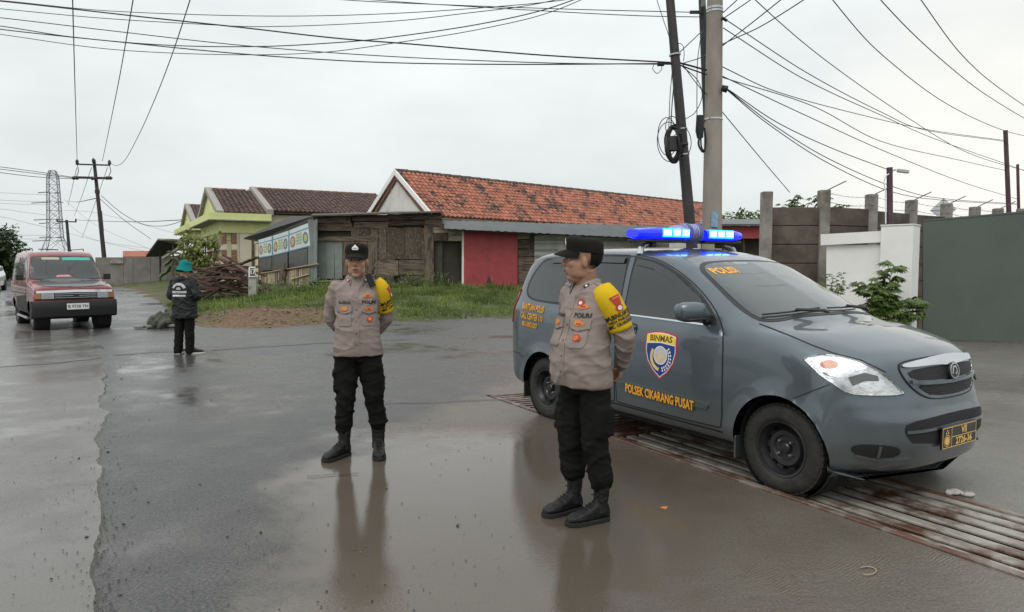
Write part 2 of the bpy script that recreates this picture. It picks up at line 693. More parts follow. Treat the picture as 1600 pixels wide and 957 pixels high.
# drainage channel that the car is parked across
CH_A, CH_B = v2(G(758, 618)), v2(G(1600, 906))
CH_D = (CH_B - CH_A).normalized()
CH_N = Vector((-CH_D.y, CH_D.x))
if CH_N.x < 0:
    CH_N = -CH_N
CH_W = .96
CH_B = CH_A + CH_D * 8.2
CH_C = CH_B + CH_N * CH_W
CH_E = CH_A + CH_N * CH_W + CH_D * .22
chan = [CH_A, CH_B, CH_C, CH_E]
def ragged(a, b, step, amp, seed=0):
    a, b = v2(a), v2(b)
    n = max(2, int((b - a).length / step))
    d = (b - a).normalized()
    s = Vector((-d.y, d.x))
    ln = (b - a).length
    def wob(t):
        return sum(noise.noise(Vector((t * f + seed * 3.7, seed * 1.9, f))) / f ** .75 for f in (.9, 2.3, 5.1, 11.0, 23.0))
    return [a.lerp(b, i / n) + s * amp * 1.5 * wob(i / n * ln) for i in range(n)]
def sheet(name, outlines, z, mat, label=None):
    vs, es = [], []
    for o in outlines:
        k = len(vs)
        vs += [Vector((p[0], p[1])) for p in o]
        es += [(k + i, k + (i + 1) % len(o)) for i in range(len(o))]
    r = delaunay_2d_cdt(vs, es, [], 0, 1e-6)
    mb = MB()
    mb.v = [Vector((p.x, p.y, z)) for p in r[0]]
    for f in r[2]:
        cx = sum(r[0][i].x for i in f) / 3
        cy = sum(r[0][i].y for i in f) / 3
        if sum(inpoly(cx, cy, o) for o in outlines) % 2:
            mb.f.append(tuple(f))
    o = mb.build(name, mat, smooth=0)
    if o.data.polygons and o.data.polygons[0].normal.z < 0:
        o.data.flip_normals()
    return tag(o, kind='structure')
# road surface: asphalt, and the smoother concrete apron up to the channel; the two blend over a worn, muddy seam
m_road, nt_, b_ = newmat('wet_road')
wet_bsdf(nt_, b=b_, **ASPH)
b2_ = wet_bsdf(nt_, **CONC)
g_ = nt_.nodes.new('ShaderNodeNewGeometry')
def halfplane(a, b, soft):
    a, b = v2(a), v2(b)
    d = (b - a).normalized()
    n = Vector((d.y, -d.x))
    dp = nt_.nodes.new('ShaderNodeVectorMath')
    dp.operation = 'DOT_PRODUCT'
    dp.inputs[1].default_value = (n.x, n.y, 0)
    L(nt_, g_.outputs['Position'], dp.inputs[0])
    wob = math_(nt_, 'MULTIPLY', math_(nt_, 'SUBTRACT', nois(nt_, g_.outputs['Position'], 1.3, 6, .65), .5), 1.3)
    return mapr(nt_, math_(nt_, 'ADD', dp.outputs['Value'], wob), n.dot(a) - soft, n.dot(a) + soft, 0, 1, True)
hp = [halfplane(G(400, 1100), G(440, 745), .22), halfplane(G(440, 745), G(752, 612), .25)]
ms_ = nt_.nodes.new('ShaderNodeMixShader')
L(nt_, math_(nt_, 'MULTIPLY', hp[0], hp[1]), ms_.inputs['Fac'])
L(nt_, b_.outputs[0], ms_.inputs[1])
L(nt_, b2_.outputs[0], ms_.inputs[2])
L(nt_, ms_.outputs[0], nt_.nodes['Material Output'].inputs['Surface'])
S = 2500
sheet('road', [[(-S, -S), (S, -S), (S, S), (-S, S)], chan], 0, m_road)
# left concrete lane: a slab a few centimetres proud, its broken edge running away to the left
e0, e1, e2 = G(142, 1100), G(152, 760), G(162, 545)
edge = ragged(e0, e1, .012, .030, 1) + ragged(e1, e2, .02, .055, 2)
e3 = G(120, 505)
far = [v2(e2), v2(e3), v2(G(60, 470)), v2(G(-400, 466)), v2(G(-900, 700)), v2(G(-900, 1100))]
lane = edge + far
mb = MB()
r = delaunay_2d_cdt([Vector(p) for p in lane], [(i, (i + 1) % len(lane)) for i in range(len(lane))], [], 0, 1e-6)
mb.v = [Vector((p.x, p.y, .022)) for p in r[0]]
mb.f = [tuple(f) for f in r[2] if inpoly(sum(r[0][i].x for i in f) / 3, sum(r[0][i].y for i in f) / 3, lane)]
k = len(mb.v)
for i in range(len(edge)):
    mb.v += [Vector((edge[i].x, edge[i].y, .022)), Vector((edge[i].x + .03, edge[i].y, -.01))]
for i in range(len(edge) - 1):
    mb.f.append((k + 2 * i, k + 2 * i + 1, k + 2 * i + 3, k + 2 * i + 2))
tag(mb.build('concrete_lane', m_slab, smooth=0), kind='structure')
# driveway between the channel and the gate
dv = [CH_E + CH_N * .012, CH_C + CH_N * .012, CH_C + Vector((9, 1)), Vector((18, 14.4)), v2(G(1285, 536)), v2(G(1160, 545))]
sheet('driveway', [dv], .004, m_drive)
# joint lines and cracks
m_crack = flat('wet_crack', (.02, .019, .018), .35)
for q, (pp, wd) in enumerate([([(0, 576), (80, 571), (158, 562)], .07), ([(330, 548), (420, 542), (520, 536), (640, 531)], .05),
                  ([(480, 744), (520, 741.5), (560, 741)], .012), ([(600, 632), (720, 628), (800, 624)], .02),
                  ([(180, 556), (240, 551), (300, 549)], .06)]):
    pl = []
    for i in range(len(pp) - 1):
        pl += ragged(G(*pp[i]), G(*pp[i + 1]), .12, .05, 20 + q)
    pl.append(v2(G(*pp[-1])))
    V, F = strip_poly(pl, wd)
    mb = MB()
    zz = .026 if q == 0 else .009
    mb.add([(v.x, v.y, zz) for v in V], F)
    o = tag(mb.build('road_crack', m_crack, smooth=0), kind='structure')
    if o.data.polygons[0].normal.z < 0:
        o.data.flip_normals()
# channel walls and floor
m_dark = mat('wet_mud', (.028, .022, .017), .35, var=.5, scale=5, bump=.5, bscale=22, coat=.5)
mb = MB()
zb = -.32
P3 = lambda p, z: Vector((p.x, p.y, z))
q = chan
mb.add([P3(p, zb) for p in q] + [P3(p, 0) for p in q], [(0, 1, 2, 3)] + [(i, (i + 1) % 4, 4 + (i + 1) % 4, 4 + i) for i in range(4)])
tag(mb.build('drain_channel', m_dark, smooth=0), kind='structure')
# grates
m_bar = mat('grate_bar', (.30, .28, .24), .42, var=.3, scale=7, bump=.35, bscale=60, col2=(.085, .038, .02), s2=3.2, lo=.47, hi=.6, coat=.4, coatr=.2, coord='Object')
m_rust = mat('rusty_bar', (.11, .055, .038), .5, var=.5, scale=9, bump=.4, bscale=60, col2=(.21, .19, .16), s2=4, lo=.5, hi=.62, coat=.3, coatr=.2)
def chp(s, t, z=0.0):
    p = CH_A + CH_D * s + CH_N * t
    return Vector((p.x, p.y, z))
gr_ = thing('drain_grate', 'pale rust-stained grate of long bars over the drain in the right foreground', 'grate', chp(5.6, .48, 0), 0)
nb = 7
bw = CH_W / nb
for seg, (s0, s1) in enumerate(((2.3, 8.15),)):
    for i in range(nb):
        t = (i + .5) * bw
        mb = MB()
        jit = random.uniform(-.004, .004)
        mb.beam(chp(s0, t, -.008 + jit), chp(s1, t + random.uniform(-.006, .006), -.008 + jit), bw * random.uniform(.60, .66), .022)
        mb.build('bar', m_bar, gr_, world=True, bevel=.006)
g2 = thing('drain_grate', 'rust-brown grate of short cross bars behind the rear wheel', 'grate', chp(1.0, .48, 0), 0)
i = 0
s = .05
while s < 2.25:
    a = chp(s + .02, .03, -.02)
    b = chp(s + .02 + .11, CH_W - .03, -.02)
    mb = MB()
    mb.beam(a, b, .055, .05)
    mb.build('bar', m_rust, g2, world=True, bevel=.005)
    s += .105
for t in (.03, CH_W - .03):
    mb = MB()
    mb.beam(chp(.12 if t < .5 else .3, t, -.012), chp(8.15, t, -.012), .05, .05)
    mb.build('rim', m_rust, g2, world=True, bevel=.005)

# ---- the grassy bank in front of the houses
bank_front = [v2(G(120, 441)), v2(G(205, 452)), v2(G(238, 474)), v2(G(262, 503)), v2(G(318, 513)), v2(G(420, 513)), v2(G(520, 507)), v2(G(620, 504)),
              v2(G(800, 497)), v2(G(950, 488)), v2(G(1300, 476))]
bank_poly = bank_front + [Vector((60, 75)), Vector((-60, 75))]
def seg_dist(p, a, b):
    ab = b - a
    t = max(0, min(1, (p - a).dot(ab) / ab.length_squared))
    return (p - a - ab * t).length
def bank_d(x, y):
    p = Vector((x, y))
    d = min(seg_dist(p, bank_front[i], bank_front[i + 1]) for i in range(len(bank_front) - 1))
    return d if inpoly(x, y, bank_poly) else -d
def bank_z(x, y):
    d = bank_d(x, y)
    z = .62 * sstep(-.4, 6.5, d) + .10 * sstep(0, .9, d)
    bermx = math.exp(-((x + 6.3) / 2.0) ** 2)
    z += bermx * .28 * math.exp(-((d - 1.2) / .9) ** 2)
    z += .05 * noise.noise(Vector((x * .9, y * .9, 1))) * sstep(0, 1, d)
    z += .07 * noise.noise(Vector((x * 3.1, y * 3.1, 3))) * sstep(0, .6, d) * (.35 + bermx)
    return z - .06 if d > -.5 else -.1
rows = []
ys = list(np.arange(15.6, 24, .16)) + list(np.arange(24, 75, 1.2))
xs = list(np.arange(-16, 8, .17))
xs = list(np.arange(-60, -16, 2.0)) + xs + list(np.arange(8, 60, 2.0))
dirt = []
for y in ys:
    row = []
    for x in xs:
        row.append((x, y, bank_z(x, y)))
        d = bank_d(x, y)
        nn = noise.noise(Vector((x * .8, y * .8, 7))) * .5
        m1 = math.exp(-((x + 6.2) / 2.2) ** 2) * (1 - sstep(.8, 1.6, d + nn))
        m2 = 1 - sstep(.15, .5, d + nn * .5)
        dirt.append(max(m1, m2))
    rows.append(row)
m_, nt_, b_ = newmat('bank_soil')
at = nt_.nodes.new('ShaderNodeAttribute')
at.attribute_name = 'dirt'
gg = nt_.nodes.new('ShaderNodeNewGeometry')
n1 = nois(nt_, gg.outputs['Position'], 3.0, 8, .65)
n2 = nois(nt_, gg.outputs['Position'], 14.0, 6, .7)
cd = ramp(nt_, n2, .3, .75, rgba((.085, .052, .030)), rgba((.25, .165, .10)))
cg = ramp(nt_, n1, .3, .72, rgba((.030, .045, .012)), rgba((.095, .115, .035)))
L(nt_, mixc(nt_, math_(nt_, 'ADD', at.outputs['Fac'], mapr(nt_, n1, .3, .7, -.25, .25)), cg, cd), b_.inputs['Base Color'])
b_.inputs['Roughness'].default_value = .85
bp = nt_.nodes.new('ShaderNodeBump')
bp.inputs['Strength'].default_value = .8
bp.inputs['Distance'].default_value = .06
L(nt_, n2, bp.inputs['Height'])
L(nt_, bp.outputs[0], b_.inputs['Normal'])
mb = MB().grid(rows)
bk = mb.build('grass_bank', m_, smooth=180)
tag(bk, kind='structure')
ca = bk.data.attributes.new('dirt', 'FLOAT', 'POINT')
ca.data.foreach_set('value', dirt)
if bk.data.polygons[0].normal.z < 0:
    bk.data.flip_normals()

def leafmat(name, c0, c1, rough=.55, trans=.25):
    m, nt, b = newmat(name)
    t = nt.nodes.new('ShaderNodeAttribute')
    t.attribute_name = 'tint'
    c = mixc(nt, t.outputs['Fac'], rgba(c0), rgba(c1))
    L(nt, c, b.inputs['Base Color'])
    b.inputs['Roughness'].default_value = rough
    b.inputs['Subsurface Weight'].default_value = 0
    if trans:
        tr = nt.nodes.new('ShaderNodeBsdfTranslucent')
        L(nt, c, tr.inputs['Color'])
        ms = nt.nodes.new('ShaderNodeMixShader')
        ms.inputs['Fac'].default_value = trans
        L(nt, b.outputs[0], ms.inputs[1])
        L(nt, tr.outputs[0], ms.inputs[2])
        L(nt, ms.outputs[0], nt.nodes['Material Output'].inputs['Surface'])
    MATS[name] = m
    return m
def tinted(mb, name, mat, parent, tints, per_face_verts=None, world=False):
    o = mb.build(name, mat, parent, smooth=0, world=world, recalc=False)
    a = o.data.attributes.new('tint', 'FLOAT', 'POINT')
    a.data.foreach_set('value', tints)
    return o
m_grass = leafmat('grass_blade', (.070, .105, .020), (.27, .33, .085), .5, .4)
rng = random.Random(11)
mb = MB()
tin = []
cnt = 0
while cnt < 34000:
    x, y = rng.uniform(-14, 6), rng.uniform(16.0, 25.5)
    d = bank_d(x, y)
    if d < .25 or d > 8.5 or abs(x) / y > .8:
        continue
    nn = noise.noise(Vector((x * .8, y * .8, 7))) * .5
    dm = math.exp(-((x + 6.2) / 2.2) ** 2) * (1 - sstep(.8, 1.6, d + nn))
    if rng.random() < dm * .97 or rng.random() > .35 + .65 * sstep(.2, 1.0, d):
        continue
    clump = noise.noise(Vector((x * 1.3, y * 1.3, 20)))
    if rng.random() > .75 + clump * .9:
        continue
    z = bank_z(x, y)
    tall = 2.6 if rng.random() < .05 else 1.0
    h = tall * rng.uniform(.035, .105) * (1.1 + 1.5 * max(-.4, clump)) * (.65 + .5 * sstep(1, 4, d))
    a = rng.uniform(0, math.tau)
    lean = rng.uniform(.1, .7) * h
    wd = rng.uniform(.007, .016)
    dx, dy = math.cos(a), math.sin(a)
    b0, b1 = Vector((x - dy * wd, y + dx * wd, z - .01)), Vector((x + dy * wd, y - dx * wd, z - .01))
    md = Vector((x + dx * lean * .4, y + dy * lean * .4, z + h * .65))
    tp = Vector((x + dx * lean, y + dy * lean, z + h))
    k = len(mb.v)
    mb.v += [b0, b1, md + Vector((dy * wd * .7, -dx * wd * .7, 0)), md - Vector((dy * wd * .7, -dx * wd * .7, 0)), tp]
    mb.f += [(k, k + 1, k + 2, k + 3), (k + 3, k + 2, k + 4)]
    t = min(1, max(0, .45 + .9 * noise.noise(Vector((x * .7, y * .7, 40))) + rng.uniform(-.25, .25)))
    tin += [t * .7, t * .7, t, t, t]
    cnt += 1
tag(tinted(mb, 'grass', m_grass, None, tin), 'short green grass growing on the bank before the shacks', 'grass', kind='stuff')
# rubble on the berm and pebbles on the road (too small and many to count)
m_stone = mat('rubble', (.22, .155, .105), .8, var=.5, scale=9, bump=.5, coord='Object')
def stones(n, place, smin, smax, seed):
    rg = random.Random(seed)
    mb = MB()
    k = 0
    while k < n:
        p = place(rg)
        if p is None:
            continue
        s = rg.uniform(smin, smax) * (1 + (rg.random() < .06) * 1.2)
        base = [Vector((1, 0, 0)), Vector((0, 1, 0)), Vector((-1, 0, 0)), Vector((0, -1, 0)), Vector((0, 0, .8)), Vector((0, 0, -.8))]
        rt = Matrix.Rotation(rg.uniform(0, 6.3), 3, 'Z') @ Matrix.Rotation(rg.uniform(0, 1), 3, 'X')
        vs = [Vector(p) + rt @ Vector((b.x * s * rg.uniform(.7, 1.3), b.y * s * rg.uniform(.6, 1.1), b.z * s * rg.uniform(.5, .9))) for b in base]
        mb.add(vs, [(0, 1, 4), (1, 2, 4), (2, 3, 4), (3, 0, 4), (1, 0, 5), (2, 1, 5), (3, 2, 5), (0, 3, 5)])
        k += 1
    return mb
def berm_place(rg):
    x, y = rg.gauss(-6.2, 1.5), rg.uniform(16, 18.4)
    d = bank_d(x, y)
    return (x, y, bank_z(x, y) + .01) if .05 < d < 1.5 else None
tag(stones(330, berm_place, .010, .045, 3).build('rubble', m_stone, smooth=0), 'loose stones and soil clods along the dirt edge of the bank', 'rubble', kind='stuff')
m_peb = mat('pebble', (.05, .047, .043), .5, var=.6, scale=14, bump=0, coat=.4, coatr=.2)
def road_place(rg):
    if rg.random() < .55:
        py = 957 - 400 * rg.random()
        px = lerp(162, 148, (py - 545) / 412) + abs(rg.gauss(0, 26)) * (1 if rg.random() < .75 else -1)
    else:
        px = rg.uniform(0, 800)
        py = 957 - 420 * rg.random() ** 1.2
    p = G(px, py)
    return (p.x, p.y, .006 + (.022 if p.x < -1.7 and px < 150 else 0))
tag(stones(700, road_place, .002, .0075, 5).build('pebbles', m_peb, smooth=0), 'small dark pebbles strewn over the wet road', 'pebbles', kind='stuff')
# ================================================================== VEHICLES
def loft_body(st, per_st, per_ring, expo=2.4, arches=None, flare=.0):
    """st: stations (u, bow, zb, wsill, wmid, wbelt, zbelt, w6, z6, w7, z7, ztop, zmid_hi); returns rows of points, full width"""
    st = [tuple(q) + ((expo,) if len(q) == 13 else ()) for q in st]
    A = np.array(st, float)
    n = len(A)
    tq = np.linspace(0, n - 1, (n - 1) * per_st + 1)
    Q = np.stack([pchip(np.arange(n), A[:, j], tq) for j in range(A.shape[1])], 1)
    rows = []
    for (u, bow, zb, ws, wm, wb, zbl, w6, z6, w7, z7, zt, zh, expo) in Q:
        P = [(ws - .10, zb), (ws, zb + .035), (lerp(ws, wm, .85), lerp(zb, zh, .45)), (wm, zh), (lerp(wm, wb, .42) + .004, lerp(zh, zbl, .72)), (wb, zbl), (w6, z6), (w7, z7), (0.0, zt)]
        # corner roundness: extra points near belt and gutter
        P = [Vector(p) for p in P]
        prof = crom(P, per_ring)
        half = [Vector((0, zb))] + prof
        full = [(-p.x, p.y) for p in half] + [(p.x, p.y) for p in half[::-1]][1:-1]
        row = []
        for (y, z) in full:
            x = u + bow * (1 - min(1, abs(y) / wm) ** expo) * lerp(.84, 1, sstep(zb, zb + .10, z))
            if arches:
                for (ax, az, ar) in arches:
                    dd = math.hypot(x - ax, z - az)
                    if dd < ar + .16 and abs(y) > .5 * wm:
                        y += math.copysign(flare * (1 - sstep(ar - .02, ar + .13, dd)) * sstep(.15, .3, z), y)
            row.append(Vector((x, y, z)))
        rows.append(row)
    return rows
def closed_body(rows):
    mb = MB().grid(rows, close_v=True)
    n = len(rows[0])
    for r0, flip in ((0, False), (len(rows) - 1, True)):
        c = sum(rows[r0], Vector()) / n
        mb.v.append(c)
        k = len(mb.v) - 1
        for j in range(n):
            mb.f.append((k, r0 * n + j, r0 * n + (j + 1) % n))
    return mb
def cut(me, cyls):
    """open the wheel arches in a lofted skin: drop the faces inside each circle and draw the rim of the hole onto it"""
    bm = bmesh.new()
    bm.from_mesh(me)
    for (u, z, r, y0, y1) in cyls:
        ins = set(v for v in bm.verts if y0 < v.co.y < y1 and math.hypot(v.co.x - u, v.co.z - z) < r)
        dead = [f for f in bm.faces if all(v in ins for v in f.verts)]
        bmesh.ops.delete(bm, geom=dead, context='FACES')
        for v in bm.verts:
            if v.is_valid and y0 < v.co.y < y1:
                dx, dz = v.co.x - u, v.co.z - z
                d = math.hypot(dx, dz)
                if 1e-4 < d < r:
                    v.co.x, v.co.z = u + dx * r / d, z + dz * r / d
    out = bpy.data.meshes.new('body')
    bm.to_mesh(out)
    bm.free()
    return out
class Car:
    """adds panels, glass and lettering onto a lofted body in the car's own axes (x forward, y left, z up)"""
    def __init__(self, root, bvh):
        self.root, self.bvh = root, bvh
    def patch(self, name, poly, mat, side=-1, off=.004, step=.03, parent=None, skirt=.004, axis='y', holes=(), smooth=60, flip=None):
        V, F = cdt([poly] + list(holes), step)
        return self.lay(name, V, F, mat, side, off, parent, skirt, axis, smooth)
    def frame(self, side, axis):
        if axis == 'y':
            return ((0, side * 1.6, 0), (1, 0, 0), (0, 0, 1), (0, -side, 0))
        if axis == 'x':
            return ((4.6 if side > 0 else -2.5, 0, 0), (0, 1, 0), (0, 0, 1), (-side, 0, 0))
        if axis == 'z':
            return ((0, 0, 3.0), (1, 0, 0), (0, 1, 0), (0, 0, -1))
        if axis == 'd':                               # diagonal from the front corner: a = sideways along the corner, b = up
            s = side
            d = Vector((-.72, -s * .69, -.08)).normalized()
            a = Vector((-.69, s * .72, 0))
            o = Vector((2.95, s * .62, 0)) - d * 1.3
            return (o, a, (0, 0, 1), d)
    def lay(self, name, V, F, mat, side=-1, off=.004, parent=None, skirt=.004, axis='y', smooth=60):
        mb = project(V, F, self.frame(side, axis), self.bvh, off, skirt)
        return mb.build(name, mat, parent or self.root, smooth=smooth)
    def seen(self, px, py, off=0.0):
        """where the line of sight through a photo pixel meets the body"""
        Mi = rootm(self.root).inverted()
        o = Mi @ Vector((0, 0, CAMH))
        d = (Mi.to_3x3() @ ray(px, py)).normalized()
        h = self.bvh.ray_cast(o, d, 60)
        if h[0] is None:
            h = self.bvh.find_nearest(o + d * 4.6)
        n = h[1] if h[1].dot(d) < 0 else -h[1]
        return h[0] + n * off, n
    def seen_patch(self, name, V, F, mat, off, skirt=.004, parent=None, mirror=False, smooth=60):
        mb = MB()
        P = [self.seen(v[0], v[1]) for v in V]
        mb.v = [p + n * off for p, n in P]
        mb.f = [tuple(f) for f in F]
        if skirt:
            cnt = {}
            for f in F:
                for i in range(len(f)):
                    a, b = f[i], f[(i + 1) % len(f)]
                    cnt[(min(a, b), max(a, b))] = cnt.get((min(a, b), max(a, b)), 0) + 1
            mp = {}
            for (a, b), c in cnt.items():
                if c == 1:
                    for i in (a, b):
                        if i not in mp:
                            mp[i] = len(mb.v)
                            mb.v.append(P[i][0] - P[i][1] * skirt)
                    mb.f.append((a, b, mp[b], mp[a]))
        if mirror:
            mb.v = [Vector((v.x, -v.y, v.z)) for v in mb.v]
        return mb.build(name, mat, parent or self.root, smooth=smooth)
    def ribbon(self, name, pts, wd, mat, side=-1, off=.004, closed=False, step=.03, parent=None, axis='y', skirt=.003):
        V, F = strip_poly(resample([Vector(p) for p in pts], step, closed), wd, closed)
        return self.lay(name, V, F, mat, side, off, parent, skirt, axis)
    def text(self, name, txt, size, pos, mat, side=-1, off=.003, parent=None, slope=0, axis='y', sx=1.0, bold=0, flip=False, shear=0, align='CENTER'):
        V, F = text_mesh(txt, size, .03, bold=bold, sx=sx, shear=shear, align=align)
        c, s = math.cos(slope), math.sin(slope)
        k = -1 if flip else 1
        V = [Vector((pos[0] + k * (v.x * c - v.y * s), pos[1] + v.x * s + v.y * c)) for v in V]
        return self.lay(name, V, F, mat, side, off, parent, 0, axis, 0)
def paint(name, col, flake=.25, rough=.35):
    m, nt, b = newmat(name)
    t = nt.nodes.new('ShaderNodeTexCoord')
    n1 = nois(nt, t.outputs['Object'], 3.0, 6, .6)
    n2 = nois(nt, t.outputs['Object'], 140, 2, .5)
    c = ramp(nt, n1, .3, .7, rgba(col, .9), rgba(col, 1.12))
    # rain spatter and road film towards the sills
    sp = nt.nodes.new('ShaderNodeSeparateXYZ')
    L(nt, t.outputs['Object'], sp.inputs[0])
    film = math_(nt, 'MULTIPLY', mapr(nt, sp.outputs['Z'], .25, .75, .55, 0, True), mapr(nt, n1, .35, .65, .2, 1))
    c = mixc(nt, film, c, rgba((.12, .11, .095)))
    L(nt, c, b.inputs['Base Color'])
    b.inputs['Metallic'].default_value = flake
    b.inputs['Roughness'].default_value = rough
    b.inputs['Coat Weight'].default_value = 1
    L(nt, mapr(nt, film, 0, .5, .035, .3), b.inputs['Coat Roughness'])
    bp = nt.nodes.new('ShaderNodeBump')              # rain drops standing on the lacquer
    bp.inputs['Strength'].default_value = .10
    bp.inputs['Distance'].default_value = .003
    vo = nt.nodes.new('ShaderNodeTexVoronoi')
    vo.inputs['Scale'].default_value = 95
    L(nt, t.outputs['Object'], vo.inputs['Vector'])
    L(nt, mapr(nt, vo.outputs['Distance'], .12, .32, 1, 0, True), bp.inputs['Height'])
    L(nt, bp.outputs[0], b.inputs['Coat Normal'])
    MATS[name] = m
    return m
def glassmat(name, col=(.018, .021, .022), rough=.02, spec=.65, ior=1.6):
    m, nt, b = newmat(name)
    t = nt.nodes.new('ShaderNodeTexCoord')
    n1 = nois(nt, t.outputs['Object'], 2.5, 5, .6)
    L(nt, ramp(nt, n1, .3, .7, rgba(col, .7), rgba(col, 1.4)), b.inputs['Base Color'])
    b.inputs['Roughness'].default_value = .25
    b.inputs['Specular IOR Level'].default_value = spec
    b.inputs['Coat Weight'].default_value = 1
    b.inputs['Coat IOR'].default_value = ior
    b.inputs['Coat Roughness'].default_value = rough
    bp = nt.nodes.new('ShaderNodeBump')
    bp.inputs['Strength'].default_value = .035
    bp.inputs['Distance'].default_value = .003
    L(nt, nois(nt, t.outputs['Object'], 60, 3, .5), bp.inputs['Height'])
    L(nt, bp.outputs[0], b.inputs['Coat Normal'])
    MATS[name] = m
    return m
m_pol = paint('police_grey', (.098, .122, .138), .62, .34)
m_glass = glassmat('tinted_glass', (.012, .014, .015), .02, .4, 1.5)
m_wind = glassmat('windscreen_glass', (.028, .035, .038), .02, .3, 1.42)
m_trim = mat('black_trim', (.018, .018, .019), .45, var=.2, scale=20, bump=.1)
m_gap = flat('panel_gap', (.006, .006, .006), .6)
m_chrome = mat('chrome', (.62, .63, .64), .12, 1.0, var=.06, scale=5, bump=0)
m_silver = mat('silver_trim', (.48, .49, .50), .25, .8, var=.1, scale=5, bump=0)
m_tyre = mat('tyre_rubber', (.022, .021, .020), .7, var=.35, scale=14, bump=.3, bscale=70, col2=(.055, .047, .038), s2=5, lo=.55, hi=.75)
m_rim = mat('black_steel_rim', (.020, .020, .021), .32, .3, var=.3, scale=10, bump=.1, coat=.4, coatr=.2)
m_nut = mat('zinc_nut', (.35, .35, .34), .35, .9, var=.2, scale=40, bump=0)
m_under = mat('underbody', (.012, .012, .012), .8, var=.3, scale=5, bump=.2)
m_gold = flat('gold_lettering', (.83, .40, .035), .45)
m_outline = flat('dark_lettering', (.10, .045, .01), .5)

def make_wheel(root, u, y, r, w, z, side, rimr):
    """steel disc wheel; the axis points outwards on the given side"""
    M = Matrix.Translation((u, y, z)) @ Matrix.Rotation(R(90) if side < 0 else R(-90), 4, 'X')
    h = w / 2
    prof = [(rimr, -h * .86), (rimr + .012, -h * .97), (r - .045, -h), (r - .014, -h * .86), (r, -h * .55), (r, h * .55), (r - .014, h * .86), (r - .045, h),
            (rimr + .03, h * .96), (rimr + .012, h * .97), (rimr, h * .86)]
    tyre = MB().lathe(prof, 48, M, cap=False)
    t = tyre.build('wheel', m_tyre, root, smooth=50)
    tg = MB()
    for q in range(44):
        a = 2 * math.pi * q / 44
        for sgn in (-1, 1):
            c = M @ Vector(((r - .001) * math.cos(a), (r - .001) * math.sin(a), sgn * h * .42))
            rt = (M.to_3x3() @ Matrix.Rotation(a, 3, 'Z'))
            tg.box(c, (.010, .034, h * .62), rt)
    tag(tg.build('tread', m_tyre, t, smooth=0), kind='stuff')
    rim = MB().lathe([(rimr, -h * .86), (rimr + .004, h * .80), (rimr - .004, h * .90), (rimr - .018, h * .86), (rimr - .026, h * .62), (rimr - .040, h * .40),
                      (rimr - .048, h * .10), (rimr * .74, h * .02), (rimr * .66, h * .22), (rimr * .60, h * .38), (rimr * .45, h * .36),
                      (rimr * .40, h * .22), (rimr * .22, h * .20), (0.001, h * .20)], 40, M, cap=False)
    rm = rim.build('rim', m_rim, t, smooth=40)
    for q in range(10):                                # ventilation slots near the rim edge
        a = 2 * math.pi * q / 10
        c = M @ Vector((rimr * .715 * math.cos(a), rimr * .715 * math.sin(a), h * .125))
        MB().box(c, (.022, .042, .010), M.to_3x3() @ Matrix.Rotation(a, 3, 'Z') @ Matrix.Rotation(R(-35), 3, 'Y')).build('vent_slot', m_gap, t, smooth=0)
    hb = MB().lathe([(rimr * .20, h * .15), (rimr * .20, h * .40), (rimr * .16, h * .50), (.001, h * .52)], 20, M, cap=False)
    hb.build('hub', m_rim, t)
    for q in range(4):
        a = 2 * math.pi * (q + .5) / 4
        Mn = M @ Matrix.Translation((rimr * .31 * math.cos(a), rimr * .31 * math.sin(a), h * .18))
        MB().lathe([(.012, 0), (.012, .018), (.008, .026), (.001, .027)], 6, Mn, cap=False).build('lug_nut', m_nut, t, smooth=0)
    return t

CX, CY, CYAW = .99, 7.166, -.997
car = thing('police_car', 'dark grey police minivan with blue roof light bar and gold lettering', 'police car', (CX, CY, 0), CYAW)
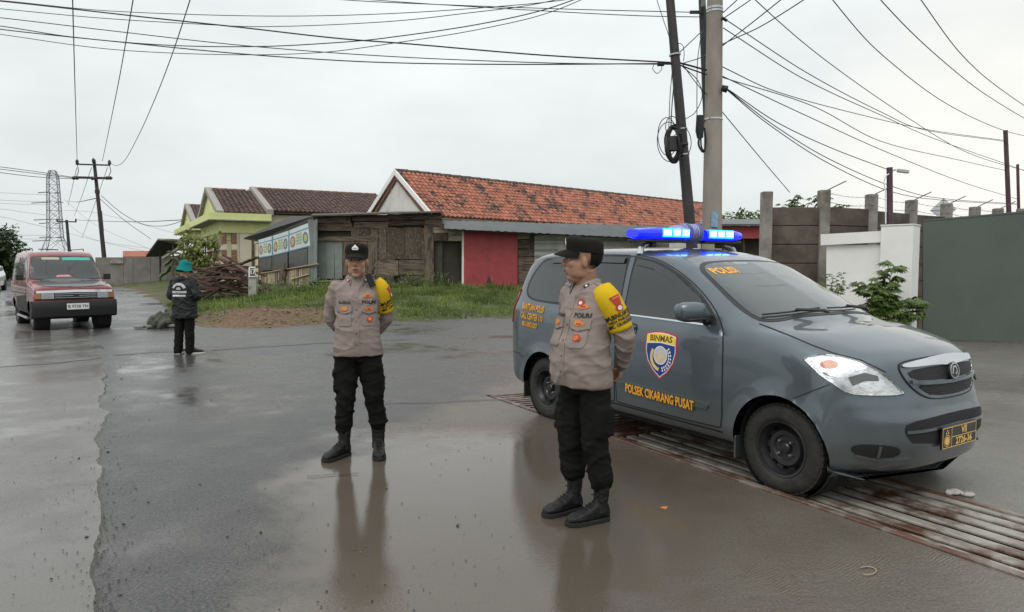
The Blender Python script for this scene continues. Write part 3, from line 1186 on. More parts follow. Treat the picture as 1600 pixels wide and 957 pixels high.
#       u    bow   zb   wsill wmid wbelt zbelt  w6    z6    w7    z7    ztop  zmid
st = [(-.690, -.05, .42, .52, .60, .58, .95, .54, 1.02, .44, 1.05, 1.06, .70),
      (-.680, -.05, .36, .64, .70, .67, 1.05, .62, 1.12, .52, 1.15, 1.16, .74),
      (-.640, -.05, .32, .72, .755, .715, 1.10, .655, 1.20, .56, 1.23, 1.245, .76),
      (-.540, -.05, .29, .765, .79, .745, 1.14, .66, 1.34, .56, 1.38, 1.395, .77),
      (-.420, -.05, .27, .775, .805, .755, 1.16, .655, 1.49, .555, 1.54, 1.555, .78),
      (-.300, -.05, .26, .78, .81, .76, 1.165, .65, 1.555, .55, 1.605, 1.625, .78),
      (-.050, -.03, .25, .785, .815, .762, 1.16, .645, 1.585, .545, 1.635, 1.655, .78),
      (.50, .0, .24, .785, .8175, .765, 1.135, .64, 1.60, .54, 1.65, 1.675, .76),
      (1.10, .02, .24, .785, .8175, .765, 1.105, .632, 1.585, .535, 1.635, 1.663, .74),
      (1.45, .06, .24, .785, .8175, .765, 1.09, .620, 1.535, .53, 1.585, 1.612, .73),
      (1.62, .09, .24, .785, .8175, .765, 1.085, .612, 1.480, .53, 1.525, 1.558, .73),
      (2.02, .15, .24, .785, .8175, .765, 1.072, .655, 1.27, .56, 1.305, 1.342, .72),
      (2.34, .20, .24, .785, .8175, .765, 1.062, .700, 1.105, .59, 1.125, 1.150, .72),
      (2.42, .22, .24, .785, .8175, .765, 1.052, .705, 1.076, .60, 1.092, 1.113, .72),
      (2.62, .25, .24, .785, .8175, .760, 1.008, .700, 1.040, .59, 1.060, 1.083, .70),
      (2.80, .29, .23, .78, .815, .745, .945, .675, .985, .57, 1.008, 1.032, .67, 2.3),
      (2.90, .33, .22, .775, .81, .73, .895, .655, .935, .55, .960, .982, .64, 2.4),
      (2.95, .345, .21, .77, .805, .715, .850, .635, .885, .53, .908, .928, .60, 2.5),
      (2.97, .35, .205, .765, .80, .705, .79, .62, .820, .52, .838, .850, .56, 2.6),
      (2.975, .355, .20, .76, .797, .71, .72, .62, .735, .52, .745, .750, .51, 2.9),
      (2.98, .365, .20, .755, .795, .725, .63, .64, .640, .54, .645, .647, .46, 3.4),
      (2.98, .385, .20, .75, .792, .735, .53, .65, .54, .54, .545, .546, .40, 3.8),
      (2.98, .390, .20, .74, .788, .735, .43, .65, .435, .54, .438, .44, .33, 3.8),
      (2.97, .385, .20, .73, .78, .72, .33, .63, .335, .52, .336, .337, .28, 3.6),
      (2.96, .375, .20, .72, .77, .71, .255, .60, .256, .50, .257, .257, .235, 3.4),
      (2.93, .33, .20, .70, .74, .66, .212, .60, .213, .50, .214, .214, .209, 3.2)]
st_car = list(st)
WZ, WR = .298, .298
AR = .352
rows = loft_body(st, 9, 7, 2.2, [(0, WZ, AR), (2.655, WZ, AR)], .020)
mb = closed_body(rows)
me = mb.mesh('body')
bm = bmesh.new()
bm.from_mesh(me)
bmesh.ops.recalc_face_normals(bm, faces=bm.faces)
bm.to_mesh(me)
bm.free()
cb = Car(car, bvh_of(me))
body = cut(me, [(u, WZ + .012, AR, a, b) for u in (0, 2.655) for a, b in ((-1.1, -.48), (.48, 1.1))])
body.shade_smooth()
body.set_sharp_from_angle(angle=R(40))
body_o = link_mesh('body', body, m_pol, car)
# dark inner arches
for u in (0, 2.655):
    for s in (-1, 1):
        M = Matrix.Translation((u, s * .46, WZ + .012)) @ Matrix.Rotation(R(-90) * s, 4, 'X')
        MB().lathe([(.001, .0), (AR - .004, .0), (AR - .004, .29)], 40, M, cap=False).build('wheel_arch', m_under, car)
        make_wheel(car, u, s * .695, WR, .185, WZ, s, .192)
MB().box((1.33, 0, .215), (2.0, 1.30, .05)).box((1.2, 0, .26), (3.3, .9, .07)).build('underbody', m_under, car, smooth=0)
# ---- side glass, doors, trim (both sides)
Sm = smoothpoly
quarter = Sm([(-.375, 1.235), (-.36, 1.34), (-.22, 1.52), (-.12, 1.555), (.20, 1.565), (.235, 1.545), (.245, 1.17), (.22, 1.150), (-.16, 1.158), (-.30, 1.18)], it=2)
rdoorw = Sm([(.30, 1.155), (.285, 1.565), (.33, 1.585), (.98, 1.578), (1.025, 1.560), (1.035, 1.13), (1.01, 1.115), (.34, 1.14)], it=2)
fdoorw = Sm([(1.105, 1.115), (1.12, 1.555), (1.16, 1.56), (1.36, 1.525), (1.58, 1.435), (1.80, 1.31), (1.985, 1.175), (2.055, 1.105), (2.03, 1.085), (1.14, 1.105)], it=2)
fdoor = [(1.062, .36), (1.062, 1.118)] + [(1.08, 1.585), (1.14, 1.595)] + [(1.37, 1.555), (1.60, 1.462), (1.83, 1.335), (2.02, 1.20), (2.14, 1.08), (2.185, 1.0), (2.20, .70), (2.195, .36), (2.15, .345), (1.11, .345)]
rdoor = [(.32, .80), (.24, 1.14), (.255, 1.575), (.31, 1.602), (1.00, 1.598), (1.05, 1.585), (1.052, .36), (1.01, .345), (.46, .345), (.42, .45)]
for s in (-1, 1):
    dz = [cb.patch('door', Sm(fdoor, it=1), m_pol, s, .0016, .045, skirt=.002), cb.patch('door', Sm(rdoor, it=1), m_pol, s, .0016, .045, skirt=.002)]
    for dd, pl in zip(dz, (fdoor, rdoor)):
        cb.ribbon('door_gap', [tuple(p) for p in Sm(pl, it=1)], .0095, m_gap, s, .0024, True, .025, dd, skirt=0)
    cb.patch('window_surround', [tuple(p) for p in Sm([(-.41, 1.22), (-.395, 1.35), (-.24, 1.545), (-.13, 1.585), (.20, 1.592), (1.06, 1.592), (1.16, 1.580), (1.37, 1.545), (1.60, 1.452), (1.83, 1.325), (2.01, 1.185), (2.10, 1.085), (2.06, 1.07), (1.1, 1.092), (.3, 1.128), (-.16, 1.142), (-.32, 1.165)], it=1)], m_trim, s, .0030, .035, skirt=.002)
    cb.patch('window_pane', [tuple(p) for p in quarter], m_glass, s, .0052, .035)
    cb.patch('window_pane', [tuple(p) for p in rdoorw], m_glass, s, .0052, .035, dz[1])
    cb.patch('window_pane', [tuple(p) for p in fdoorw], m_glass, s, .0052, .035, dz[0])
    # painted pillars between the panes stand a little proud
    cb.ribbon('pillar', [(1.068, 1.13), (1.075, 1.575)], .052, m_pol, s, .0058)
    cb.ribbon('pillar', [(.270, 1.17), (.262, 1.57)], .040, m_pol, s, .0058)
    cb.ribbon('rain_visor', [(-.05, 1.548), (.25, 1.553), (.6, 1.556), (1.0, 1.548)], .050, m_glass, s, .020, skirt=.0)
    cb.ribbon('rain_visor', [(1.14, 1.535), (1.36, 1.495), (1.58, 1.405), (1.79, 1.285), (1.90, 1.21)], .045, m_glass, s, .020, skirt=.0)
    cb.ribbon('belt_moulding', [(1.08, 1.098), (1.6, 1.084), (2.03, 1.071)], .013, m_chrome, s, .010)
    cb.ribbon('belt_moulding', [(.30, 1.130), (.7, 1.118), (1.05, 1.103)], .013, m_chrome, s, .010)
    cb.patch('rub_strip', Sm([(1.10, .495), (1.10, .545), (2.05, .515), (2.085, .49), (2.05, .455)], it=1), m_pol, s, .014, .05, dz[0], .012)
    cb.patch('rub_strip', Sm([(.47, .52), (.50, .57), (1.035, .55), (1.035, .497)], it=1), m_pol, s, .014, .05, dz[1], .012)
    cb.ribbon('sill_crease', [(.42, .335), (2.2, .318)], .012, m_gap, s, .002, skirt=0)
    for (hx, dd) in ((1.215, 0), (.52, 1)):
        zz = .985 if dd == 0 else 1.02
        rec = [(hx - .085, zz - .045), (hx - .095, zz + .02), (hx - .075, zz + .045), (hx + .075, zz + .04), (hx + .085, zz + .015), (hx + .08, zz - .045)]
        cb.ribbon('handle_recess', [tuple(p) for p in Sm(rec, it=1)], .012, m_gap, s, .003, True, .02, dz[dd], skirt=0)
        cb.patch('handle', Sm([(hx - .082, zz - .005), (hx - .08, zz + .033), (hx + .074, zz + .028), (hx + .078, zz - .008)], it=1), m_pol, s, .026, .03, dz[dd], .02)
    cb.patch('keyhole', [(1.20 + .012 * math.cos(a), .918 + .012 * math.sin(a)) for a in np.linspace(0, 6.28, 9)[:-1]], m_nut, s, .004, .02, dz[0], .003)
    # door mirror
    mq = MB()
    sec = []
    for t_, (yy, sx_, sz_) in enumerate(((0.0, .085, .055), (.015, .105, .072), (.07, .108, .076), (.14, .104, .074), (.185, .085, .060), (.20, .05, .035))):
        ring = []
        for a in np.linspace(0, 2 * math.pi, 17)[:-1]:
            ca_, sa_ = math.cos(a), math.sin(a)
            ring.append(Vector((1.965 + .02 - yy * .25 + sx_ * .62 * math.copysign(abs(ca_) ** .7, ca_), s * (.805 + yy), 1.172 + sz_ * math.copysign(abs(sa_) ** .7, sa_))))
        sec.append(ring)
    mq.grid(sec, close_v=True)
    mq.f.append(tuple(range(16)))
    mq.f.append(tuple(range(len(mq.v) - 16, len(mq.v)))[::-1])
    mr = mq.build('door_mirror', m_pol, car, smooth=60)
    MB().box((1.995, s * .775, 1.125), (.10, .07, .07)).build('mirror_stalk', m_trim, mr, bevel=.012)
    MB().box((1.985, s * .90, 1.123), (.125, .17, .012)).build('mirror_base', m_trim, mr, bevel=.004)
    # tail lamp, mud flap, fuel-side crease
    cb.patch('tail_lamp', Sm([(-.675, .92), (-.66, 1.10), (-.55, 1.27), (-.52, 1.25), (-.60, 1.05), (-.61, .90)], it=1), flat('red_lens', (.32, .02, .018), .15, coat=1), s, .010, .03, skirt=.008)
    for u in (-.36, 2.30):
        MB().box((u, s * .74, .235), (.012, .12, .16)).build('mud_flap', m_pol if u > 0 else m_trim, car, bevel=.004)
    # headlamp: reflector bowl seen through the clear lens, amber and main bulbs
# rear bumper line, tailgate
cb.ribbon('bumper_gap', [(-.62, .60), (-.45, .60), (-.36, .56)], .006, m_gap, -1, .002, skirt=0)
cb.patch('rear_window', Sm([(-.55, 1.22), (-.48, 1.50), (.48, 1.50), (.55, 1.22)], it=1), m_glass, -1, .005, .05, axis='x')
# ---- windscreen
wsc = Sm([(-.545, 1.505), (-.30, 1.535), (.30, 1.535), (.545, 1.505), (.60, 1.36), (.672, 1.15), (.60, 1.128), (.30, 1.165), (-.30, 1.165), (-.60, 1.128), (-.672, 1.15), (-.60, 1.36)], it=2)
cb.patch('windscreen_seal', [(v.x * 1.035, (v.y - 1.33) * 1.075 + 1.33) for v in wsc], m_trim, 1, .0030, .04, axis='x', skirt=.002)
wind = cb.patch('windscreen', [tuple(p) for p in wsc], m_wind, 1, .0055, .04, axis='x')
cb.text('lettering', 'POLISI', .058, (-.41, 1.462), m_gold, 1, .0075, wind, .05, axis='x', sx=1.45, bold=.002)
# ---- front end of the police car
m_refl = mat('lamp_reflector', (.72, .73, .74), .22, .75, var=.25, scale=16, bump=.25, bscale=40)
m_reflw = mat('lamp_reflector_bright', (.85, .86, .87), .12, .9, var=.1, scale=16, bump=.15, bscale=30)
m_amber = flat('amber_bulb', (.70, .22, .08), .3, coat=.6)
def clear_lens(name, tint=(1, 1, 1)):
    m, nt, b = newmat(name)
    b.inputs['Base Color'].default_value = rgba(tint)
    b.inputs['Roughness'].default_value = .02
    b.inputs['Transmission Weight'].default_value = 1
    b.inputs['IOR'].default_value = 1.3
    b.inputs['Coat Weight'].default_value = .5
    n = nt.nodes.new('ShaderNodeTexNoise')
    n.inputs['Scale'].default_value = 60
    bp = nt.nodes.new('ShaderNodeBump')
    bp.inputs['Strength'].default_value = .03
    L(nt, n.outputs['Fac'], bp.inputs['Height'])
    L(nt, bp.outputs[0], b.inputs['Coat Normal'])
    MATS[name] = m
    return m
m_lens = clear_lens('clear_lens')
hl = [(1256, 563), (1262, 558.5), (1285, 556), (1312, 558.5), (1345, 567), (1372, 581), (1395, 600), (1411, 616), (1400, 618.5), (1370, 619), (1335, 617.5), (1318, 612), (1300, 600), (1280, 586)]
def ptri(poly, step):
    return cdt([[tuple(p) for p in poly]], step)
def shrink(poly, k):
    c = sum((Vector(p) for p in poly), Vector((0, 0))) / len(poly)
    return [c + (Vector(p) - c) * k for p in poly]
def circ(cx, cy, rx, ry=None, n=18, a0=0.0):
    ry = ry or rx
    return [(cx + rx * math.cos(a0 + 2 * math.pi * i / n), cy + ry * math.sin(a0 + 2 * math.pi * i / n)) for i in range(n)]
for mir in (False, True):
    V, F = ptri(shrink(hl, 1.025), 7)
    base = cb.seen_patch('headlight', V, F, m_trim, .002, .0, None, mir)
    V, F = ptri(shrink(hl, .985), 6)
    cb.seen_patch('reflector', V, F, m_refl, .004, .002, base, mir)
    for (cx, cy, rx, ry, mt, of) in ((1309, 577, 27, 13, m_reflw, .008), (1309, 577, 19, 9, m_refl, .010), (1296, 571, 14, 6.5, m_amber, .0135), (1361, 601, 20, 12, m_reflw, .010)):
        V, F = ptri(circ(cx, cy, rx, ry), 5)
        cb.seen_patch('bulb' if mt is m_amber else 'reflector_bowl', V, F, mt, of, .006, base, mir)
    V, F = ptri([(1325, 590), (1350, 583), (1370, 588), (1372, 596), (1350, 596), (1332, 603)], 5)
    cb.seen_patch('lamp_shade', V, F, flat('lamp_grey', (.16, .17, .17), .3), .0125, .005, base, mir)
    V, F = strip_poly(resample([Vector(p) for p in [(1304, 590), (1312, 602), (1322, 612)]], 4, False), 5)
    cb.seen_patch('lamp_rib', V, F, m_chrome, .013, .006, base, mir)
    V, F = ptri(shrink(hl, .995), 6)
    cb.seen_patch('lens', V, F, m_lens, .020, .018, base, mir)
    # shut lines
    for pl, wd in (([(1186, 506), (1230, 523), (1271, 540.5), (1304, 552.6), (1345, 563), (1370, 575), (1384, 582)], 1.6), ([(1297, 601), (1270, 611), (1240, 623)], 1.5)):
        V, F = strip_poly(resample([Vector(p) for p in pl], 6, False), wd)
        cb.seen_patch('panel_gap', V, F, m_gap, .0022, 0, None, mir, 0)
m_mesh = mat('grille_mesh', (.012, .012, .012), .5, var=.3, scale=60, bump=.8, bscale=120)
m_dkopen = flat('dark_opening', (.008, .008, .008), .7)
# grille: two dark openings in a body-coloured surround, chrome bar, round emblem
sur = Sm([(-.455, .885), (-.40, .925), (0, .945), (.40, .925), (.455, .885), (.40, .775), (.30, .700), (.15, .680), (-.15, .680), (-.30, .700), (-.40, .775)], it=2)
g0 = cb.patch('grille', [tuple(p) for p in sur], m_pol, 1, .006, .04, axis='x', skirt=.005)
cb.ribbon('grille_gap', [tuple(p) for p in sur], .008, m_gap, 1, .0065, True, .03, g0, 'x', 0)
cb.patch('grille_mesh', [tuple(p) for p in Sm([(-.405, .866), (-.2, .885), (.2, .885), (.405, .866), (.372, .812), (.2, .800), (-.2, .800), (-.372, .812)], it=1)], m_mesh, 1, .010, .04, g0, axis='x', skirt=.003)
cb.patch('grille_mesh', [tuple(p) for p in Sm([(-.355, .780), (-.2, .772), (.2, .772), (.355, .780), (.27, .718), (.14, .700), (-.14, .700), (-.27, .718)], it=1)], m_mesh, 1, .010, .04, g0, axis='x', skirt=.003)
cb.ribbon('grille_bar', [(-.385, .798), (-.2, .786), (0, .782), (.2, .786), (.385, .798)], .022, m_pol, 1, .022, False, .03, g0, 'x', .015)
for k in range(4):
    zz = .715 + k * .016
    cb.ribbon('grille_slat', [(-.26 - k * .02, zz), (0, zz - .004), (.26 + k * .02, zz)], .003, m_trim, 1, .014, False, .04, g0, 'x', .004)
chrome = Sm([(-.43, .905), (-.425, .880), (-.2, .893), (0, .880), (.2, .893), (.425, .880), (.43, .905), (.2, .932), (0, .942), (-.2, .932)], it=2)
cb.patch('chrome_bar', [tuple(p) for p in chrome], m_chrome, 1, .022, .03, g0, .018, 'x')
em = cb.patch('emblem', circ(0, .842, .060, .052, 24), m_trim, 1, .030, .02, g0, .02, 'x')
cb.ribbon('emblem_ring', circ(0, .842, .052, .044, 24), .007, m_silver, 1, .034, True, .012, g0, 'x', .004)
cb.ribbon('emblem_mark', [(-.030, .826), (-.012, .868), (.016, .866), (.028, .842), (.006, .822)], .010, m_silver, 1, .034, False, .012, g0, 'x', .004)
# lower air intake, number plate, fog-lamp recesses
bi = cb.patch('air_intake', [tuple(p) for p in Sm([(-.47, .565), (-.2, .585), (.2, .585), (.47, .565), (.49, .50), (.42, .415), (-.42, .415), (-.49, .50)], it=1)], m_dkopen, 1, .003, .04, axis='x', skirt=.0)
cb.ribbon('intake_bar', [(-.475, .505), (0, .515), (.475, .505)], .018, m_pol, 1, .012, False, .04, bi, 'x', .01)
for s in (-1, 1):
    rc = cb.patch('fog_recess', [tuple(p) for p in Sm([(s * .50, .352), (s * .50, .405), (s * .56, .425), (s * .67, .43), (s * .715, .405), (s * .70, .36), (s * .62, .340)], it=1)], m_dkopen, 1, .003, .025, axis='x', skirt=0)
    cb.ribbon('fog_cover', [(s * .44, .338), (s * .54, .333), (s * .62, .334), (s * .69, .352)], .014, m_pol, 1, .010, False, .02, rc, 'x', .008)
    cb.ribbon('fog_web', [(s * .60, .345), (s * .605, .42)], .012, m_pol, 1, .008, False, .02, rc, 'x', .006)
plate_u = 3.388
pm = flat('plate_black', (.010, .009, .008), .35, coat=.3)
pl = MB().box((plate_u, 0, .445), (.012, .440, .140)).build('number_plate', pm, car, bevel=.003)
m_plgold = flat('plate_gold', (.80, .52, .14), .4)
def flatpart(name, V, F, mat, origin, a, b, parent, out):
    o, a, b, n = Vector(origin), Vector(a), Vector(b), Vector(out)
    mb = MB()
    mb.v = [o + a * v[0] + b * v[1] + n for v in V]
    mb.f = [tuple(f) for f in F]
    return mb.build(name, mat, parent, smooth=0)
FO, FA, FB = (plate_u + .007, 0, .445), (0, 1, 0), (0, 0, 1)
def bar2(x0, y0, x1, y1):
    return [Vector((x0, y0)), Vector((x1, y0)), Vector((x1, y1)), Vector((x0, y1))], [(0, 1, 2, 3)]
for (x0, y0, x1, y1) in ((-.215, -.065, .215, -.060), (-.215, .060, .215, .065), (-.215, -.06, -.210, .06), (.210, -.06, .215, .06), (-.105, -.06, -.100, .06), (-.10, -.004, .21, .001)):
    V, F = bar2(x0, y0, x1, y1)
    flatpart('plate_border', V, F, m_plgold, FO, FA, FB, pl, (.001, 0, 0))
for txt, sz, pos in (('VII', .062, (.055, .030)), ('2726-36', .060, (.055, -.034))):
    V, F = text_mesh(txt, sz, bold=.0022, sx=1.05)
    flatpart('lettering', [v + Vector(pos) for v in V], F, m_plgold, FO, FA, FB, pl, (.001, 0, 0))
V, F = cdt([circ(-.158, -.018, .040, .038)], .02)
flatpart('plate_badge', V, F, m_plgold, FO, FA, FB, pl, (.001, 0, 0))
V, F = strip_poly([Vector(p) for p in circ(-.158, -.018, .032, .030)], .006, True)
flatpart('plate_badge', V, F, m_outline, FO, FA, FB, pl, (.0016, 0, 0))
for (bx, by) in ((-.158, .045), (-.170, .030), (-.146, .030)):
    V, F = cdt([circ(bx, by, .007, .007, 8)], .02)
    flatpart('plate_badge', V, F, m_plgold, FO, FA, FB, pl, (.001, 0, 0))
# wipers, washer nozzles
def wiper(y0, y1, z0, z1, name='wiper'):
    pts = []
    for t in np.linspace(0, 1, 9):
        o = Vector((4.6, lerp(y0, y1, t), lerp(z0, z1, t)))
        h = cb.bvh.ray_cast(o, Vector((-1, 0, 0)), 4)
        pts.append(h[0] + h[1] * (.020 if h[1].x > 0 else -.020))
    q = MB().tube(pts, .007, 6)
    wp = q.build(name, m_trim, car)
    a0 = pts[4] + Vector((.012, 0, .012))
    q = MB().tube([pts[4], a0, pts[2].lerp(pts[0], .3) + Vector((.10, 0, -.005)), pts[0] + Vector((.13, (y1 - y0) * .15, -.02))], [.008, .012, .013, .012], 6)
    q.build('wiper_arm', m_trim, wp)
wiper(-.10, -.62, 1.185, 1.152)
wiper(.50, -.02, 1.172, 1.182)
for y in (-.22, .22):
    MB().ell((2.74, y, 1.083), (.016, .011, .007)).build('washer_nozzle', m_trim, car)
# ---- lettering and crest on the right side
m_yel = flat('crest_yellow', (.85, .62, .05), .45)
m_blue = flat('crest_blue', (.018, .040, .20), .4)
m_redc = flat('crest_red', (.50, .045, .07), .4)
m_white = flat('crest_white', (.75, .76, .76), .45)
m_tan = mat('crest_globe', (.62, .50, .36), .5, var=.2, scale=30, bump=0, col2=(.45, .55, .66), s2=14, lo=.45, hi=.6)
def shield(k, dz=0):
    base = [(-.165, .165), (-.08, .183), (0, .188), (.08, .183), (.165, .165), (.170, .03), (.145, -.055), (.08, -.135), (0, -.190), (-.08, -.135), (-.145, -.055), (-.170, .03)]
    return [(1.585 + p[0] * k, .808 + dz + p[1] * k) for p in base]
cr = cb.patch('crest', shield(1.0), m_redc, -1, .0035, .04, skirt=.001)
cb.patch('crest_border', shield(.93), m_white, -1, .0041, .04, cr, .0)
cb.patch('crest_field', shield(.89), m_blue, -1, .0047, .04, cr, .0)
cb.patch('crest_band', [(1.438, .957), (1.515, .972), (1.585, .976), (1.655, .972), (1.732, .957), (1.735, .895), (1.585, .908), (1.435, .895)], m_yel, -1, .0053, .04, cr, 0)
cb.ribbon('crest_line', [(1.435, .893), (1.585, .906), (1.735, .893)], .008, m_white, -1, .0058, False, .03, cr, skirt=0)
cb.text('lettering', 'BINMAS', .066, (1.585, .934), m_outline, -1, .0062, cr, 0, sx=1.05, bold=.0015)
cb.patch('crest_globe', circ(1.588, .805, .068, .068), m_tan, -1, .0056, .03, cr, 0)
cb.ribbon('crest_globe_ring', circ(1.588, .805, .070, .070, 22), .007, m_white, -1, .0060, True, .02, cr, skirt=0)
arc = [(1.588 + .098 * math.cos(a), .790 + .098 * math.sin(a)) for a in np.linspace(R(145), R(262), 12)]
cb.ribbon('crest_sheaf', arc, .026, flat('crest_wheat', (.75, .58, .18), .5), -1, .0056, False, .02, cr, skirt=0)
for q, a in enumerate(np.linspace(R(-75), R(38), 9)):
    cx_, cz_ = 1.588 + .100 * math.cos(a), .790 + .100 * math.sin(a)
    for kk in (-1, 1):
        cb.patch('crest_leaf', circ(cx_ + kk * .010 * math.cos(a), cz_ + kk * .010 * math.sin(a) + .004, .008, .010, 6), m_white, -1, .0056, .02, cr, 0)
def side_text(txt, size, pos, slope, sx=1.0, bold=.003):
    for mt, off, dx, bd in ((m_outline, .0166, .004, bold + .0035), (m_gold, .0172, 0, bold)):
        cb.text('lettering', txt, size, (pos[0] + dx, pos[1] - dx), mt, -1, off, None, slope, sx=sx, bold=bd)
side_text('POLSEK CIKARANG PUSAT', .100, (1.572, .478), -.035, .62)
for txt, size, pos, sx in (('BANTUAN POLISI', .088, (-.215, 1.075), .58), ('CALL CENTER 110', .088, (-.225, .985), .56), ('0813-2952-5257', .066, (-.25, .905), .63)):
    for mt, off, dx, bd in ((m_outline, .0030, .003, .004), (m_gold, .0036, 0, .0015)):
        cb.text('lettering', txt, size, (pos[0] + dx, pos[1] - dx), mt, -1, off, None, -.06, sx=sx, bold=bd)
# ---- roof: rack bar, light bar (its own thing, bolted to the rack)
for s in (-1, 1):
    q = MB()
    q.tube([(1.12, s * .605, 1.600), (1.11, s * .585, 1.655), (1.10, s * .54, 1.682), (1.08, s * .44, 1.695)], [.030, .026, .020, .016], 8)
    q.build('rack_foot', m_silver, car)
lb = thing('light_bar', 'lit blue emergency light bar with central siren on the police car roof', 'light bar', tuple(rootm(car) @ Vector((1.08, 0, 1.675))), CYAW)
m_bdome = None
def blue_plastic(name, col, em_):
    m, nt, b = newmat(name)
    t = nt.nodes.new('ShaderNodeTexCoord')
    wv = nt.nodes.new('ShaderNodeTexWave')
    wv.bands_direction = 'Y'
    wv.inputs['Scale'].default_value = 22
    L(nt, t.outputs['Object'], wv.inputs['Vector'])
    L(nt, ramp(nt, wv.outputs['Fac'], .2, .8, rgba(col, .75), rgba(col, 1.2)), b.inputs['Base Color'])
    b.inputs['Roughness'].default_value = .12
    b.inputs['Coat Weight'].default_value = .3
    b.inputs['Emission Color'].default_value = (.004, .012, 1, 1)
    b.inputs['Emission Strength'].default_value = em_
    MATS[name] = m
    return m
m_bdome = blue_plastic('blue_dome', (.01, .02, .75), 1.5)
m_lamp = emit('blue_lamp', (.02, .42, 1.0), 1.9, (.05, .3, 1))
m_lampc = emit('blue_lamp_core', (.42, .92, 1.0), 2.2, (.4, .8, 1))
m_sir = mat('siren_lilac_lit', (.30, .30, .52), .35, .3, var=.15, scale=12, bump=.1)  # grey housing tinted lilac: blue lamp light put into its colour
def dome(y0, y1, taper):
    rings = []
    n = 18
    for t in np.linspace(0, 1, 9):
        y = lerp(y0, y1, t)
        k = 1 - taper * max(0, t - .62) ** 1.6 * 4.2
        ring = []
        for a in np.linspace(0, 2 * math.pi, n + 1)[:-1]:
            ca_, sa_ = math.cos(a), math.sin(a)
            ring.append(Vector((.150 * k * math.copysign(abs(ca_) ** .6, ca_), y, .105 + .052 * (k ** .6) * math.copysign(abs(sa_) ** .55, sa_))))
        rings.append(ring)
    q = MB().grid(rings, close_v=True)
    q.f.append(tuple(range(n)))
    q.f.append(tuple(range(len(q.v) - n, len(q.v)))[::-1])
    return q
for s in (-1, 1):
    dm = dome(s * .10, s * .66, .55).build('light_dome', m_bdome, lb, smooth=50)
    for (ya, yb) in ((.125, .225), (.232, .332), (.339, .450)):
        for fx in (-1, 1):
            q = MB().box((fx * .1475, s * (ya + yb) / 2, .112), (.012, yb - ya, .076))
            q.build('lamp', m_lamp, dm, bevel=.004)
            q = MB().box((fx * .1550, s * (ya + yb) / 2, .114), (.006, (yb - ya) * .82, .050))
            q.build('lamp_core', m_lampc, dm, bevel=.003)
    MB().box((0, s * .38, .045), (.20, .50, .026)).build('base_rail', m_trim, lb, bevel=.006)
    MB().box((0, s * .44, .018), (.09, .05, .055)).build('mount_foot', m_trim, lb, bevel=.006)
q = MB()
for k in range(9):                                      # ribbed siren housing in the middle
    y = -.095 + k * .0235
    M = Matrix.Translation((.02, y, .120)) @ Matrix.Rotation(R(-90), 4, 'X')
    q = MB().lathe([(.045, 0), (.082 + .010 * math.sin(k), .003), (.085, .012), (.045, .016)], 20, M)
    q.build('siren_rib', m_sir, lb)
MB().tube([(.02, -.10, .12), (.02, .11, .12)], .062, 16).build('siren_drum', m_trim, lb)
MB().ell((.0, -.13, .150), (.10, .07, .040)).build('siren_cover', m_sir, lb)
# ================================================================== RED MINIVAN (older, boxy)
m_red = paint('faded_red', (.20, .016, .024), .1, .4)
m_blk = paint('bonnet_black', (.014, .014, .015), .1, .4)
VP = G(121, 517)
vd = Vector((.67, -.74, 0)).normalized()
VYAW = math.atan2(vd.y, vd.x)
nose = Vector((VP.x, VP.y, 0))
vorg = nose - vd * 2.95                      # rear axle
van = thing('minivan', 'old red boxy minivan with black bonnet driving up the left lane', 'minivan', (vorg.x, vorg.y, 0), VYAW)
#       u    bow   zb   ws   wm   wb   zb    w6    z6    w7    z7    ztop  zmid
vst = [(-.86, -.03, .50, .60, .66, .64, 1.0, .60, 1.20, .50, 1.22, 1.23, .75),
       (-.84, -.03, .42, .68, .74, .71, 1.12, .64, 1.56, .54, 1.60, 1.62, .75),
       (-.74, -.03, .38, .73, .785, .75, 1.14, .66, 1.70, .58, 1.755, 1.775, .75),
       (-.4, 0, .36, .75, .80, .765, 1.14, .665, 1.73, .60, 1.785, 1.81, .75),
       (.6, 0, .34, .75, .805, .77, 1.13, .665, 1.74, .60, 1.795, 1.82, .75),
       (1.25, .02, .34, .75, .805, .77, 1.12, .66, 1.72, .60, 1.775, 1.80, .75),
       (1.40, .03, .34, .75, .805, .77, 1.12, .65, 1.68, .60, 1.73, 1.75, .75),
       (1.62, .05, .34, .75, .805, .77, 1.11, .675, 1.48, .61, 1.52, 1.54, .75),
       (1.90, .07, .34, .75, .805, .77, 1.10, .71, 1.16, .63, 1.18, 1.20, .75),
       (1.98, .08, .34, .75, .805, .77, 1.08, .72, 1.10, .64, 1.12, 1.13, .74),
       (2.4, .09, .34, .75, .80, .76, 1.03, .71, 1.055, .62, 1.075, 1.085, .72),
       (2.78, .10, .34, .74, .795, .75, .965, .70, .985, .60, 1.0, 1.005, .70),
       (2.84, .10, .34, .74, .79, .74, .93, .69, .945, .60, .95, .955, .68),
       (2.855, .10, .34, .74, .79, .74, .80, .69, .81, .60, .815, .82, .60),
       (2.86, .10, .34, .73, .785, .74, .62, .69, .63, .60, .635, .637, .5),
       (2.85, .10, .34, .72, .78, .73, .42, .69, .425, .60, .43, .43, .38)]
rows = loft_body(vst, 8, 7, 3.5, [(0, .31, .36), (2.35, .31, .36)], .012)
me = closed_body(rows).mesh('body')
bm = bmesh.new()
bm.from_mesh(me)
bmesh.ops.recalc_face_normals(bm, faces=bm.faces)
bm.to_mesh(me)
bm.free()
vb = Car(van, bvh_of(me))
body = cut(me, [(u, .33, .36, a, b) for u in (0, 2.35) for a, b in ((-1.1, -.48), (.48, 1.1))])
body.shade_smooth()
body.set_sharp_from_angle(angle=R(35))
link_mesh('body', body, m_red, van)
